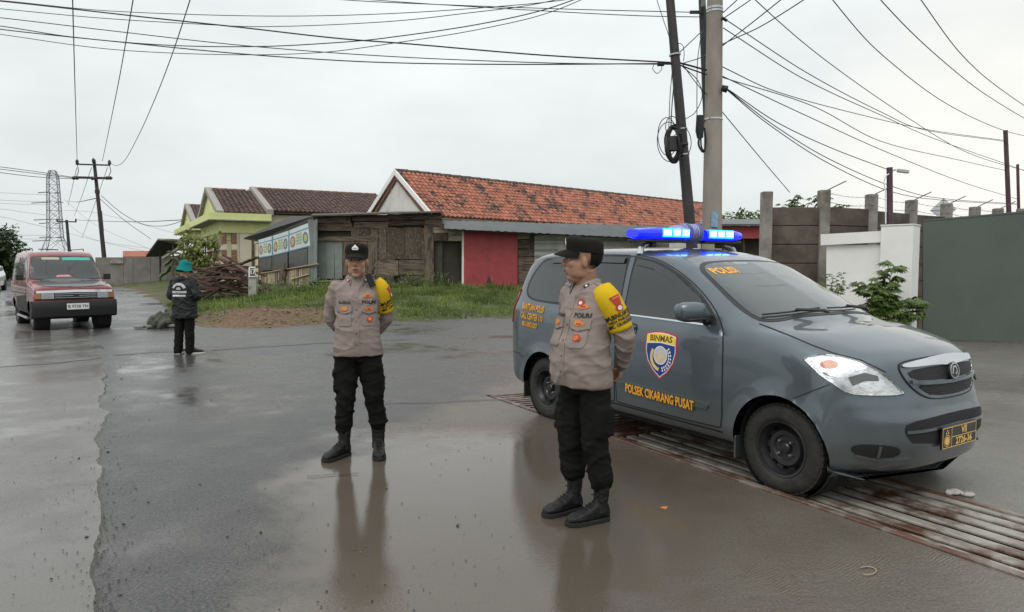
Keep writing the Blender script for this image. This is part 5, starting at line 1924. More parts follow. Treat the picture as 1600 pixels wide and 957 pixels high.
off1, sh1, W1 = \
    make_officer('police officer in taupe shirt and round black cap facing the viewer, hands behind back', (p1.x, p1.y, 0), R(189), m_skin, R(-3), R(-2), 'round', .012,
                 [(-.148, .010, R(4)), (.135, .025, R(-38))], (0.0, 0.0), 1.0, 'SUSILO', 1.0)
# radio on the shoulder
q = MB().box((-.105, .085, 1.395), (.050, .036, .105), Matrix.Rotation(R(22), 3, 'Y')).tube([(-.118, .085, 1.44), (-.140, .083, 1.50)], .006, 6)
q.build('radio', flat('radio_black', (.012, .012, .012), .4), off1, bevel=.005)
p2 = G(912, 806)
off2, sh2, W2 = make_officer('heavier police officer in front of the grey car, head turned left, hands behind back', (p2.x, p2.y, 0), R(128), m_skin2, R(-44), R(2), 'flat', .034,
                             [(-.112, .02, R(-14)), (.105, .03, R(-6))], (0.0, 0.0), 5.3, 'SURYANA', 1.08, .03)
W2.patch('badge', circ(.062, 1.300, .022, .022), m_patchr, .006, .015)
W2.patch('badge_core', circ(.062, 1.297, .011, .010), m_patchw, .0075, .015)

# ---- third person, seen from behind
m_jack = mat('black_rain_jacket', (.011, .012, .012), .5, var=.4, scale=12, bump=.3, bscale=40, spec=.3)
m_teal = cloth('teal_hat', (.010, .20, .19), .15)
m_reflt = mat('reflective_strip', (.72, .73, .73), .35, .2, var=.15, scale=20, bump=.1)
m_print = mat('grey_print', (.42, .43, .43), .5, var=.35, scale=60, bump=0)
p3 = G(291, 553)
per = thing('person', 'person in black rain jacket and teal bucket hat seen from behind by the roadside', 'person', (p3.x, p3.y, 0), R(-14))
K = .925
Mh = Matrix.Translation((0, .03, 1.405)) @ Matrix.Rotation(R(-8), 4, 'Z') @ Matrix.Rotation(R(-10), 4, 'X')
mb = MB()
head_shapes(mb, Mh)
mb.tube([Mh @ Vector((0, -.02, -.05)), (0, 0, 1.24)], [.052, .06], 14)
torso(mb, [(.74, 0, 0, .12, .09), (1.0, 0, 0, .12, .09), (1.22, 0, 0, .14, .07), (1.27, 0, 0, .07, .05)])
sh = [Vector((s * .17, 0, 1.22)) for s in (-1, 1)]
el = [Vector((s * .245, -.01, .975)) for s in (-1, 1)]
wr = [Vector((s * .13, .20, .93)) for s in (-1, 1)]
hip = [Vector((s * .085, 0, .78)) for s in (-1, 1)]
fe = [(-.118, 0.0, R(18)), (.112, .03, R(-50))]
for i in (0, 1):
    limb(mb, [sh[i], el[i], wr[i]], [.045, .04, .035, .028, .025])
    an = Vector((fe[i][0] + .03 * math.sin(fe[i][2]), fe[i][1] - .03 - .03 * math.cos(fe[i][2]), .09))
    limb(mb, [hip[i], lerp(hip[i], an, .5), an], [.07, .055, .045, .04, .034])
    hand_shapes(mb, wr[i], Vector(((1, -1)[i] * .5, .8, .1)), Vector((0, 0, -1)), (-1, 1)[i], .8, .92)
mesh_obj('body', remesh(mb, .007, 3), m_skin2, per)
hair_part(per, Mh)
face_parts(per, Mh, m_skin2)
# bucket hat
rings = []
for (z, k) in ((.010, 1.42), (.022, 1.37), (.046, 1.13), (.062, 1.04), (.105, 1.02), (.135, .96), (.155, .76), (.163, .42), (.165, .03)):
    ring = []
    for a in np.linspace(0, 2 * math.pi, 29)[:-1]:
        wv_ = .010 * math.sin(3 * a + .6) + .006 * math.sin(5 * a) if k > 1.2 else 0
        ring.append(Mh @ Vector((.086 * k * math.cos(a), -.012 + .104 * k * .97 * math.sin(a), z + wv_ - (.03 if k > 1.2 else 0))))
    rings.append(ring)
q = MB().grid(rings, close_v=True)
q.f.append(tuple(range(len(q.v) - 28, len(q.v))))
q.build('bucket_hat', m_teal, per, smooth=60)
mb = MB()
torso(mb, [(.60, 0, -.005, .215, .150), (.75, 0, -.005, .205, .142), (.95, 0, -.005, .200, .138), (1.10, 0, -.008, .205, .132), (1.20, 0, -.008, .195, .112), (1.25, 0, -.005, .135, .085), (1.285, 0, 0, .072, .066)], ex=2.5)
for i in (0, 1):
    limb(mb, [sh[i], lerp(sh[i], el[i], .5), el[i], lerp(el[i], wr[i], .5), lerp(el[i], wr[i], .95)], [.080, .080, .078, .074, .066, .055, .048], 5, 14)
mb.ell((0, -.075, 1.255), (.105, .060, .060))
me = remesh(mb, .011, 6)
wrinkle(me, .011, 6, 11, 12, fine=.25)
wrinkle(me, .005, 14, 24, 17, fine=.25)
jk = mesh_obj('jacket', me, m_jack, per)
Wj = Wear(jk, me, ((0, -1, 0), (1, 0, 0), (0, 0, 1), (0, 1, 0)))
Wj.rib('reflective_strip', [(-.125, .985), (.125, .985)], .030, m_reflt, .005)
Wj.rib('print_strip', [(-.135, 1.045), (.135, 1.045)], .036, m_print, .005)
arc_ = [(.108 * math.cos(a), 1.092 + .085 * math.sin(a)) for a in np.linspace(R(12), R(168), 12)]
Wj.rib('print_arch', arc_, .042, m_print, .005)
Wj.patch('print_core', [(-.045, 1.085), (-.025, 1.125), (.025, 1.125), (.045, 1.085)], m_print, .005)
mb = MB()
torso(mb, [(.60, 0, 0, .145, .10), (.72, 0, 0, .155, .105), (.80, 0, 0, .15, .10)])
for i in (0, 1):
    an = Vector((fe[i][0] + .03 * math.sin(fe[i][2]), fe[i][1] - .03 - .03 * math.cos(fe[i][2]), .055))
    limb(mb, [hip[i], lerp(hip[i], an, .5), an], [.092, .085, .078, .074, .072], 5, 14)
me = remesh(mb, .011, 5)
wrinkle(me, .008, 6, 12, 21)
mesh_obj('trousers', me, m_pants, per)
for f in fe:
    sh_ = boot(per, Vector((f[0], f[1] - .03, 0)), f[2], m_boot, .05, .95, 'shoe')
    for c in sh_.children:
        c.data.materials[0] = flat('white_sole', (.62, .61, .58), .6)
# ================================================================== HOUSES AND SHACKS
m_wood = mat('weathered_plank', (.115, .085, .062), .85, var=.5, scale=3.0, bump=.5, bscale=30, stretch=(6, 6, 1.2), col2=(.040, .030, .023), s2=1.6, lo=.5, hi=.62, rnd=.45)
m_woodh = mat('weathered_board', (.13, .098, .072), .85, var=.5, scale=3.0, bump=.5, bscale=30, stretch=(1.0, 1.0, 8), col2=(.045, .034, .026), s2=1.6, lo=.5, hi=.62, rnd=.45)
m_woodl = mat('pale_board', (.30, .26, .20), .8, var=.3, scale=4, bump=.3, bscale=30, stretch=(1, 1, 7), col2=(.13, .10, .075), s2=1.4, lo=.5, hi=.66, rnd=.25)
m_bark = mat('bark_board', (.105, .080, .058), .95, var=.7, scale=9, bump=1.0, bscale=24, stretch=(2.2, 2.2, 1), col2=(.23, .19, .15), s2=7, lo=.55, hi=.68, rnd=.25)
m_ply = mat('grey_plywood', (.20, .22, .205), .7, var=.2, scale=3, bump=.15, col2=(.11, .12, .11), s2=1.5, lo=.5, hi=.7, rnd=.2)
m_bamb = mat('bamboo', (.34, .27, .18), .6, var=.35, scale=6, bump=.2, rnd=.4)
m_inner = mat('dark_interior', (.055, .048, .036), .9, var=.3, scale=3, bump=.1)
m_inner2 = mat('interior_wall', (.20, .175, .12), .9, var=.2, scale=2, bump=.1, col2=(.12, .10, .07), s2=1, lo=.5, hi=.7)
m_rpan = mat('red_sheet', (.36, .058, .068), .65, var=.13, scale=5, bump=.12, bscale=14, col2=(.24, .045, .05), s2=2.2, lo=.52, hi=.75)
m_gray = mat('stained_concrete', (.30, .28, .25), .85, var=.25, scale=4, bump=.3, col2=(.10, .09, .075), s2=1.3, lo=.45, hi=.65)
m_dbase = mat('dark_plinth', (.10, .085, .070), .85, var=.4, scale=4, bump=.4, col2=(.05, .045, .035), s2=2)
m_sheet = mat('galvanised_sheet', (.44, .44, .41), .5, .35, var=.2, scale=3, bump=.1, col2=(.28, .25, .20), s2=1.2, lo=.55, hi=.75, rnd=.12)
m_awn = mat('grey_awning_sheet', (.085, .095, .10), .5, .35, var=.2, scale=2, bump=.1, col2=(.10, .10, .095), s2=1, lo=.5, hi=.7)
m_white = mat('white_render', (.80, .79, .765), .8, var=.07, scale=2.2, bump=.12, bscale=40, col2=(.42, .41, .37), s2=.7, lo=.58, hi=.82)
m_wstain = mat('stained_white', (.62, .61, .57), .85, var=.12, scale=2, bump=.15, col2=(.25, .25, .22), s2=1.1, lo=.5, hi=.75, stretch=(1, 1, .5))
m_lime = mat('lime_yellow', (.66, .70, .30), .8, var=.10, scale=2, bump=.1, col2=(.54, .57, .23), s2=1, lo=.5, hi=.8)
m_trimg = mat('grey_band', (.30, .28, .25), .85, var=.2, scale=4, bump=.2)
m_cream = mat('cream_wall', (.62, .57, .44), .8, var=.08, scale=2, bump=.1, col2=(.48, .43, .33), s2=1, lo=.55, hi=.8)
m_brick = mat('banded_stone', (.26, .12, .07), .85, var=.4, scale=9, bump=.4, col2=(.16, .14, .12), s2=5)
class Facade:
    """an upright plane through two ground points; pixels are dropped onto it"""
    def __init__(self, A, B, root=None):
        self.A, self.B, self.root = Vector((A[0], A[1], 0)), Vector((B[0], B[1], 0)), root
        d = (self.B - self.A).normalized()
        self.n = Vector((d.y, -d.x, 0))
        if self.n.y > 0:
            self.n = -self.n                      # outward = towards the viewer
    def at(self, px, py, out=0.0):
        d = ray(px, py)
        o = Vector((0, 0, CAMH))
        k = self.n.dot(self.A + self.n * out - o) / self.n.dot(d)
        return o + d * k
    def quad(self, pts, name, mat, t=.03, out=0.0, parent=None, bevel=0):
        q = [self.at(x, y, out) for x, y in pts]
        return MB().slab(q, self.n * t).build(name, mat, parent or self.root, smooth=0, world=True, bevel=bevel)
    def rect(self, x0, y0, x1, y1, name, mat, t=.03, out=0.0, parent=None, jit=0.0):
        j = lambda: random.uniform(-jit, jit)
        return self.quad([(x0 + j(), y1 + j()), (x1 + j(), y1 + j()), (x1 + j(), y0 + j()), (x0 + j(), y0 + j())], name, mat, t, out, parent)
random.seed(21)
# ---- wooden shack
sa, sb_, sc_ = D(490, 450, 26.2), D(691, 450, 26.0), D(404, 440, 34.0)
shack = thing('wooden_shack', 'low weathered wooden stall of patched boards with banners on its side', 'shack', (sa.x, sa.y, bank_z(sa.x, sa.y)), 0)
F1 = Facade(sa, sb_, shack)
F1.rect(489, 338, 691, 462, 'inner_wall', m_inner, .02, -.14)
for (x0, y0, x1, y1, o) in ((489, 339, 549, 349, .02), (551, 336, 607, 346, .05), (606, 334.5, 690, 344, .03), (491, 350, 551, 361, .0), (553, 347, 606, 357, .02), (607, 345, 664, 353, .0),
                            (491, 370, 586, 377, .06), (541, 405, 582, 418, .0), (541, 419, 582, 431, .01), (541, 432, 582, 459, .0), (580, 407, 622, 431, .02), (623, 407, 671, 430, .03),
                            (581, 432, 616, 460, .01), (627, 431, 673, 459, .02), (664, 344, 690, 353, .05)):
    F1.rect(x0, y0, x1, y1, 'board', m_woodh, .035, o, jit=.7)
x = 549
while x < 662:
    w_ = random.uniform(9, 17)
    F1.rect(x, 356 + random.uniform(-2, 1), min(x + w_ - .5, 664), 405 + random.uniform(-1, 2), 'bark_board', m_bark, random.uniform(.02, .05), random.uniform(0, .02), jit=.5)
    x += w_
for (x0, y0, x1, y1) in ((575, 376, 590, 428), (536, 377, 556, 431), (557, 378, 574, 430), (663, 352, 678, 460), (489, 360, 497, 462)):
    F1.rect(x0, y0, x1, y1, 'plank', m_wood, .045, .03, jit=.6)
for k in range(3):
    F1.rect(497 + 13 * k, 377, 509.4 + 13 * k, 436, 'plywood_sheet', m_ply, .02, .01, jit=.4)
for k in range(6):
    F1.rect(496, 438 + 4.2 * k, 537, 440.8 + 4.2 * k, 'slat', m_bamb, .03, random.uniform(0, .05), jit=.4)
F1.rect(616.5, 432, 626.5, 459, 'hole_shade', flat('black_gap', (.012, .011, .010), .9), .01, -.02)  # near-black sheet paints the shade inside a small hole in the boards
# roof sheet
rf = MB()
q = [F1.at(486, 338.5, .5), F1.at(692, 332.5, .5), D(690, 331, 30) + Vector((0, 0, .0)), D(489, 336, 30)]
rf.slab(q, (0, 0, .05)).build('roof_sheet', m_dbase, shack, smooth=0, world=True)
# side wall with banners
F3 = Facade(sa, sc_, shack)
F3.quad([(404, 446), (490, 462), (490, 341), (404, 377)], 'inner_wall', m_inner, .02, -.12)
for (x0, x1) in ((482.5, 486.5), (486.8, 491), (491.2, 496)):
    F3.quad([(x0, 441), (x1, 441), (x1, 343), (x0, 345)], 'plank', m_ply, .03, .02)
m_ban = mat('banner_cloth', (.60, .66, .64), .6, var=.10, scale=2.0, bump=.1, coord='Object')
m_banc = [flat('banner_dish_red', (.42, .14, .10), .6, var=.6), flat('banner_dish_blue', (.12, .15, .32), .6, var=.6), flat('banner_dish_dark', (.12, .17, .19), .6, var=.6)]
m_bany = mat('banner_print', (.52, .52, .18), .6, var=.5, scale=22, bump=0, col2=(.12, .30, .34), s2=14, lo=.5, hi=.56)
m_banb = flat('banner_blue_line', (.05, .22, .36), .6)
m_sack = mat('dark_plastic_sheet', (.045, .052, .048), .35, var=.5, scale=3, bump=.6, bscale=7, coat=.3, coatr=.25)
BN = [[(403.5, 375.5), (425, 369.3), (425, 400.5), (404, 403.7)], [(426, 369), (450.6, 361), (450.6, 394.3), (426, 400.2)], [(451.2, 360.7), (481.3, 349), (485, 385.5), (451.4, 394)]]
for k, b_q in enumerate(BN):
    (tl, tr, br, bl) = [Vector(p) for p in b_q]
    pt_ = lambda u, v: tuple((tl.lerp(tr, u)).lerp(bl.lerp(br, u), v))
    bq = F3.quad([pt_(0, 1), pt_(1, 1), pt_(1, 0), pt_(0, 0)], 'banner', m_ban, .012, .05)
    F3.quad([pt_(.02, .22), pt_(.98, .22), pt_(.98, .18), pt_(.02, .18)], 'banner_line', m_banb, .004, .063, bq)
    F3.quad([pt_(.02, .985), pt_(.98, .985), pt_(.98, .95), pt_(.02, .95)], 'banner_line', m_banb, .004, .063, bq)
    F3.quad([pt_(0.0, 1), pt_(.03, 1), pt_(.03, 0), pt_(0, 0)], 'banner_line', m_banb, .004, .0632, bq)
    for (cu_, mt) in ((.19, m_banc[0]), (.81, m_banc[(2, 1, 2)[k]])):
        F3.quad([pt_(cu_ + .13 * math.cos(a), .58 - .26 * math.sin(a)) for a in np.linspace(0, 6.283, 15)[:-1]], 'dish_print', mt, .004, .064, bq)
        F3.quad([pt_(cu_ + .08 * math.cos(a), .58 - .17 * math.sin(a)) for a in np.linspace(0, 6.283, 11)[:-1]], 'dish_print', m_bany, .004, .067, bq)
    for r_ in range(4):
        F3.quad([pt_(.36, .38 + .13 * r_), pt_(.64, .38 + .13 * r_), pt_(.64, .29 + .13 * r_), pt_(.36, .29 + .13 * r_)], 'banner_print', m_bany, .004, .064, bq)
for pts in ([(406, 424), (425, 422), (425, 401.5), (406, 404)], [(426, 423), (450, 420), (450, 395.5), (426, 401)], [(452, 420), (481, 417), (481, 388), (452, 394.5)]):
    F3.quad(pts, 'plastic_sheet', m_sack, .02, .03)
def rod(F, p0, p1, r, name, mat, out=.06, parent=None):
    return MB().tube([F.at(*p0, out), F.at(*p1, out)], r, 7).build(name, mat, parent or F.root, world=True)
rod(F3, (406, 428), (497, 413), .035, 'bamboo_rail', m_bamb, .10)
rod(F3, (455, 437), (482, 429), .03, 'bamboo_rail', m_bamb, .10)
x = 405.0
while x < 481:
    w_ = lerp(1.5, 2.6, (x - 405) / 76)
    yt = lerp(427, 418, (x - 405) / 76) + random.uniform(-1, 2)
    yb = lerp(444, 452, (x - 405) / 76) + random.uniform(-1.5, 1.5)
    F3.quad([(x, yb), (x + w_, yb), (x + w_ + random.uniform(-.5, .5), yt), (x + random.uniform(-.5, .5), yt)], 'bamboo_slat', m_bamb, .02, .05)
    x += w_ + random.uniform(.3, 1.3)
for k in range(5):
    F3.quad([(455 + k, 449 + 4.4 * k), (497, 452 + 4.0 * k), (497, 449.5 + 4.0 * k), (455 + k, 446.5 + 4.4 * k)], 'slat', m_bamb, .04, .16 + .03 * k)
F3.quad([(434, 447), (440, 447), (446, 411), (441.5, 411)], 'leaning_plank', m_wood, .03, .22)
# dark lean-to behind the banners
lt = thing('lean_to_roof', 'dark sloping lean-to roof on posts behind the banner wall', 'shed', D(420, 445, 35), 0)
q = [D(381, 374, 35.5), D(404, 378, 34.2), D(492, 339.5, 27.2), D(455, 340, 31)]
MB().slab(q, (0, 0, .06)).build('roof_sheet', flat('dark_roof_sheet', (.05, .048, .045), .7), lt, smooth=0, world=True)
Fl = Facade(D(396, 440, 36), D(458, 440, 33.5), lt)
Fl.quad([(396, 440), (458, 440), (458, 352), (396, 384)], 'back_wall', m_inner, .05)
Fl.quad([(397, 440), (405, 440), (405, 380), (397, 384)], 'panel', m_cream, .03, .07)
Fl.quad([(423, 378), (436, 373), (436, 361), (423, 365)], 'crate', m_woodl, .3, .1)
for px in (395, 418, 446):
    MB().beam(Fl.at(px, 446, .2), Fl.at(px, 360 + (446 - px) * .3, .2), .1, .1, (0, 1, 0)).build('post', m_wood, lt, smooth=0, world=True)

# ---- orange-roofed house with the red panel front
HD = Vector((.73, .683, 0)).normalized()
HN = Vector((HD.y, -HD.x, 0))
HE0 = Vector((-3.4, 28.5, 0))
HR0 = HE0 - HN * 2.27
ZR, ZE, HL = 5.45, 3.56, 25.0
m_tile, nt_, b_ = newmat('clay_tile')
at = nt_.nodes.new('ShaderNodeAttribute')
at.attribute_name = 'tint'
g_ = nt_.nodes.new('ShaderNodeNewGeometry')
nn_ = nois(nt_, g_.outputs['Position'], 1.1, 6, .65)
c_ = mixc(nt_, at.outputs['Fac'], rgba((.21, .072, .046)), rgba((.44, .165, .100)))
lich = ramp(nt_, math_(nt_, 'ADD', math_(nt_, 'MULTIPLY', nn_, .75), math_(nt_, 'MULTIPLY', nois(nt_, g_.outputs['Position'], 4.0, 4, .6), .42)), .60, .68)
c_ = mixc(nt_, lich, c_, rgba((.050, .034, .030)))
L(nt_, c_, b_.inputs['Base Color'])
b_.inputs['Roughness'].default_value = .75
def brown_tile():
    m, nt, b = newmat('brown_tile')
    at = nt.nodes.new('ShaderNodeAttribute')
    at.attribute_name = 'tint'
    L(nt, mixc(nt, at.outputs['Fac'], rgba((.042, .024, .020)), rgba((.125, .070, .056))), b.inputs['Base Color'])
    b.inputs['Roughness'].default_value = .7
    return m
m_tileb = brown_tile()
def tiles(name, P0, P1, Q0, Q1, tw, th, mat, parent, seed=1, lift=.05, skip=0.0):
    """roman tiles laid in courses from the eave (P0-P1) up to the ridge (Q0-Q1); one joined part, each tile its own shape"""
    rg = random.Random(seed)
    nc = max(2, int((P1 - P0).length / tw))
    nr = max(2, int((Q0 - P0).length / th))
    nrm = (P1 - P0).cross(Q0 - P0).normalized()
    if nrm.z < 0:
        nrm = -nrm
    mb = MB()
    tin = []
    for r in range(nr):
        v0, v1 = r / nr, min(1, (r + 1.25) / nr)
        for c in range(nc):
            t = min(1, max(0, rg.gauss(.55, .22)))
            base = lift + .0
            jz = rg.uniform(-.008, .008)
            k = len(mb.v)
            for (v, zz) in ((v0, .045), (v1, .008)):
                for (u, hz) in ((0, 0), (.28, .050), (.56, .052), (.80, .0), (1.02, -.012)):
                    uu = (c + u + (.5 if r % 2 else 0) * 0) / nc
                    p = (P0.lerp(P1, uu)).lerp(Q0.lerp(Q1, uu), v)
                    mb.v.append(p + nrm * (base + zz + hz * (tw / .22) + jz))
                    tin.append(t)
            # front lip
            for (u, hz) in ((0, 0), (.28, .050), (.56, .052), (.80, .0), (1.02, -.012)):
                uu = (c + u) / nc
                p = (P0.lerp(P1, uu)).lerp(Q0.lerp(Q1, uu), v0)
                mb.v.append(p + nrm * (base + jz))
                tin.append(t * .6)
            for i in range(4):
                mb.f.append((k + i, k + i + 1, k + 5 + i + 1, k + 5 + i))
                mb.f.append((k + 10 + i, k + 10 + i + 1, k + i + 1, k + i))
    o = tinted(mb, name, mat, parent, tin, world=True)
    o.data.shade_smooth()
    o.data.set_sharp_from_angle(angle=R(40))
    return tag(o, kind='stuff')
house = thing('tiled_house', 'long low house with weathered orange tile roof and stained white gable', 'house', (HR0.x, HR0.y, .6), 0)
def hp_(t, n, z):
    p = HR0 + HD * t + HN * n
    return Vector((p.x, p.y, z))
OV = .25
roofb = MB()
roofb.slab([hp_(-.1, 2.45, ZE - .10), hp_(HL, 2.45, ZE - .10), hp_(HL, 0, ZR), hp_(-.1, 0, ZR)], (0, 0, -.06))
roofb.slab([hp_(-.1, -2.45, ZE - .10), hp_(HL, -2.45, ZE - .10), hp_(HL, 0, ZR), hp_(-.1, 0, ZR)], (0, 0, -.06))
rfo = roofb.build('roof', m_dbase, house, smooth=0, world=True)
tag(rfo, kind='stuff')
tiles('roof_tiles', hp_(-.05, 2.52, ZE - .15), hp_(HL, 2.52, ZE - .15), hp_(-.05, .02, ZR + .01), hp_(HL, .02, ZR + .01), .235, .235, m_tile, house, 3, .0)
for k in range(42):
    a, b = hp_(-.1 + k * HL / 42, 0, ZR + .05), hp_(-.1 + (k + 1.06) * HL / 42, 0, ZR + .065)
    MB().tube([a, b], [.085, .095], 8).build('ridge_tile', m_dbase, house, world=True)
gb = MB().slab([hp_(0, -2.2, .5), hp_(0, 2.2, .5), hp_(0, 2.2, ZE), hp_(0, 0, ZR - .1), hp_(0, -2.2, ZE)], HD * .15)
gb.build('gable_wall', m_wstain, house, smooth=0, world=True)
for s in (-1, 1):
    MB().slab([hp_(-.16, s * 2.62, ZE - .26), hp_(-.16, 0, ZR - .14), hp_(-.16, 0, ZR + .10), hp_(-.16, s * 2.62, ZE - .02)], HD * .07).build('barge_board', m_white, house, smooth=0, world=True)
    MB().slab([hp_(-.085, s * 2.35, ZE - .36), hp_(-.085, 0, ZR - .34), hp_(-.085, 0, ZR - .15), hp_(-.085, s * 2.35, ZE - .17)], HD * .05).build('barge_trim', mat('brown_trim', (.16, .075, .05), .8, var=.3, scale=4), house, smooth=0, world=True)
MB().slab([hp_(.15, 2.2, .5), hp_(HL, 2.2, .5), hp_(HL, 2.2, ZE - .1), hp_(.15, 2.2, ZE - .1)], HN * .12).build('side_wall', m_wstain, house, smooth=0, world=True)
for k in range(4):
    a0, a1 = -.1 + k * HL / 4, -.1 + (k + .995) * HL / 4
    MB().slab([hp_(a0, 2.46, ZE - .42), hp_(a1, 2.46, ZE - .42), hp_(a1, 2.46, ZE - .14), hp_(a0, 2.46, ZE - .14)], HN * .035).build('fascia_board', m_woodl, house, smooth=0, world=True)
# shop front built against it
front = thing('shop_front', 'shack front with dark doorway, large red panel and pale corrugated sheets', 'shack', D(700, 452, 26.2), 0)
F2 = Facade(D(690, 450, 26.1), D(1000, 450, 29.0), front)
F2.rect(676, 352, 723, 377, 'lintel_board', m_woodl, .04, .0)
F2.rect(676, 364, 700, 376, 'lintel_board', m_wood, .04, .05)
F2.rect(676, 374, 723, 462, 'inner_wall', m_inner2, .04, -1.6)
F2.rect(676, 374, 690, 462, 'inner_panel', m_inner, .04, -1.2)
F2.rect(714, 388, 724, 415, 'inner_dark_panel', flat('black_gap2', (.012, .011, .010), .9), .04, -1.5)  # near-black panel deep inside the doorway
MB().slab([F2.at(673, 447.5, .15), F2.at(726, 447.5, .15), F2.at(726, 447.5, -1.7), F2.at(673, 447.5, -1.7)], (0, 0, -.25)).build('threshold', m_dbase, front, smooth=0, world=True)
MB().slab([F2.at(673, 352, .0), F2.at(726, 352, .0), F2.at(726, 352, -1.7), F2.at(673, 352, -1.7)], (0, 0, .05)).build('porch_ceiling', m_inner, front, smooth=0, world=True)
F2.rect(721.5, 358, 724.5, 447, 'white_jamb', m_white, .06, .03, jit=.4)
redp = F2.rect(724.5, 361.5, 808, 447, 'red_panel', m_rpan, .05, .06)
F2.quad([(755, 446.5), (760, 441), (764, 431), (768, 441), (778, 446.5)], 'scorch_mark', mat('scorch', (.12, .03, .03), .8, var=.5, scale=9), .004, .112, redp)
F2.rect(720, 447.5, 812, 470, 'plinth', m_dbase, .10, .02)
for (x0, y0, x1, y1, mt) in ((806, 361, 828, 374, m_woodl), (826, 361, 834, 390, m_wood), (808, 375, 827, 389, m_woodh), (809, 390, 834, 401, m_bark), (809, 402, 834, 416, m_woodh), (809, 417, 834, 440, m_woodh), (809, 441, 834, 466, m_dbase)):
    F2.rect(x0, y0, x1, y1, 'board', mt, .04, .01, jit=.6)
# horizontally ribbed sheets, one object each
def ribbed(F, x0, x1, y0, y1, out, mat, name='corrugated_sheet', ribs=5):
    rows = []
    for k in range(ribs * 6 + 1):
        v = k / (ribs * 6)
        dpt = .022 * math.cos(2 * math.pi * v * ribs)
        rows.append([F.at(lerp(x0, x1, u), lerp(y0, y1, v), out + dpt) for u in (0, .5, 1)])
    mb = MB().grid(rows)
    mb.build(name, mat, F.root, smooth=60, world=True)
for (x0, x1, y0, y1) in ((835, 872, 368, 420), (871, 925, 367.5, 424), (924, 986, 368, 428), (985, 1045, 370, 428), (835, 875, 419, 466), (874, 930, 423, 466), (929, 1045, 427, 466)):
    ribbed(F2, x0, x1, y0, y1, random.uniform(0, .02), m_sheet)
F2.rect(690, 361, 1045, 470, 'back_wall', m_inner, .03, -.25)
# awning sheet above
q0 = [F2.at(x, lerp(357.5, 372, (x - 694) / 306), .75) for x in np.linspace(694, 1048, 60)]
q1 = [F2.at(x, lerp(345, 352.5, (x - 694) / 306), -.35) for x in np.linspace(694, 1048, 60)]
rows = [[p + Vector((0, 0, .018 * math.sin(i * math.pi * .9))) for i, p in enumerate(q)] for q in (q0, [a.lerp(b, .5) + Vector((0, 0, .02)) for a, b in zip(q0, q1)], q1)]
aw = MB().grid(rows).build('awning_sheet', m_awn, front, smooth=60, world=True)
MB().tube([F2.at(692, 352, .2), F2.at(700, 359, .66), F2.at(1048, 375.5, .66)], .03, 6).build('awning_rail', m_wood, front, world=True)

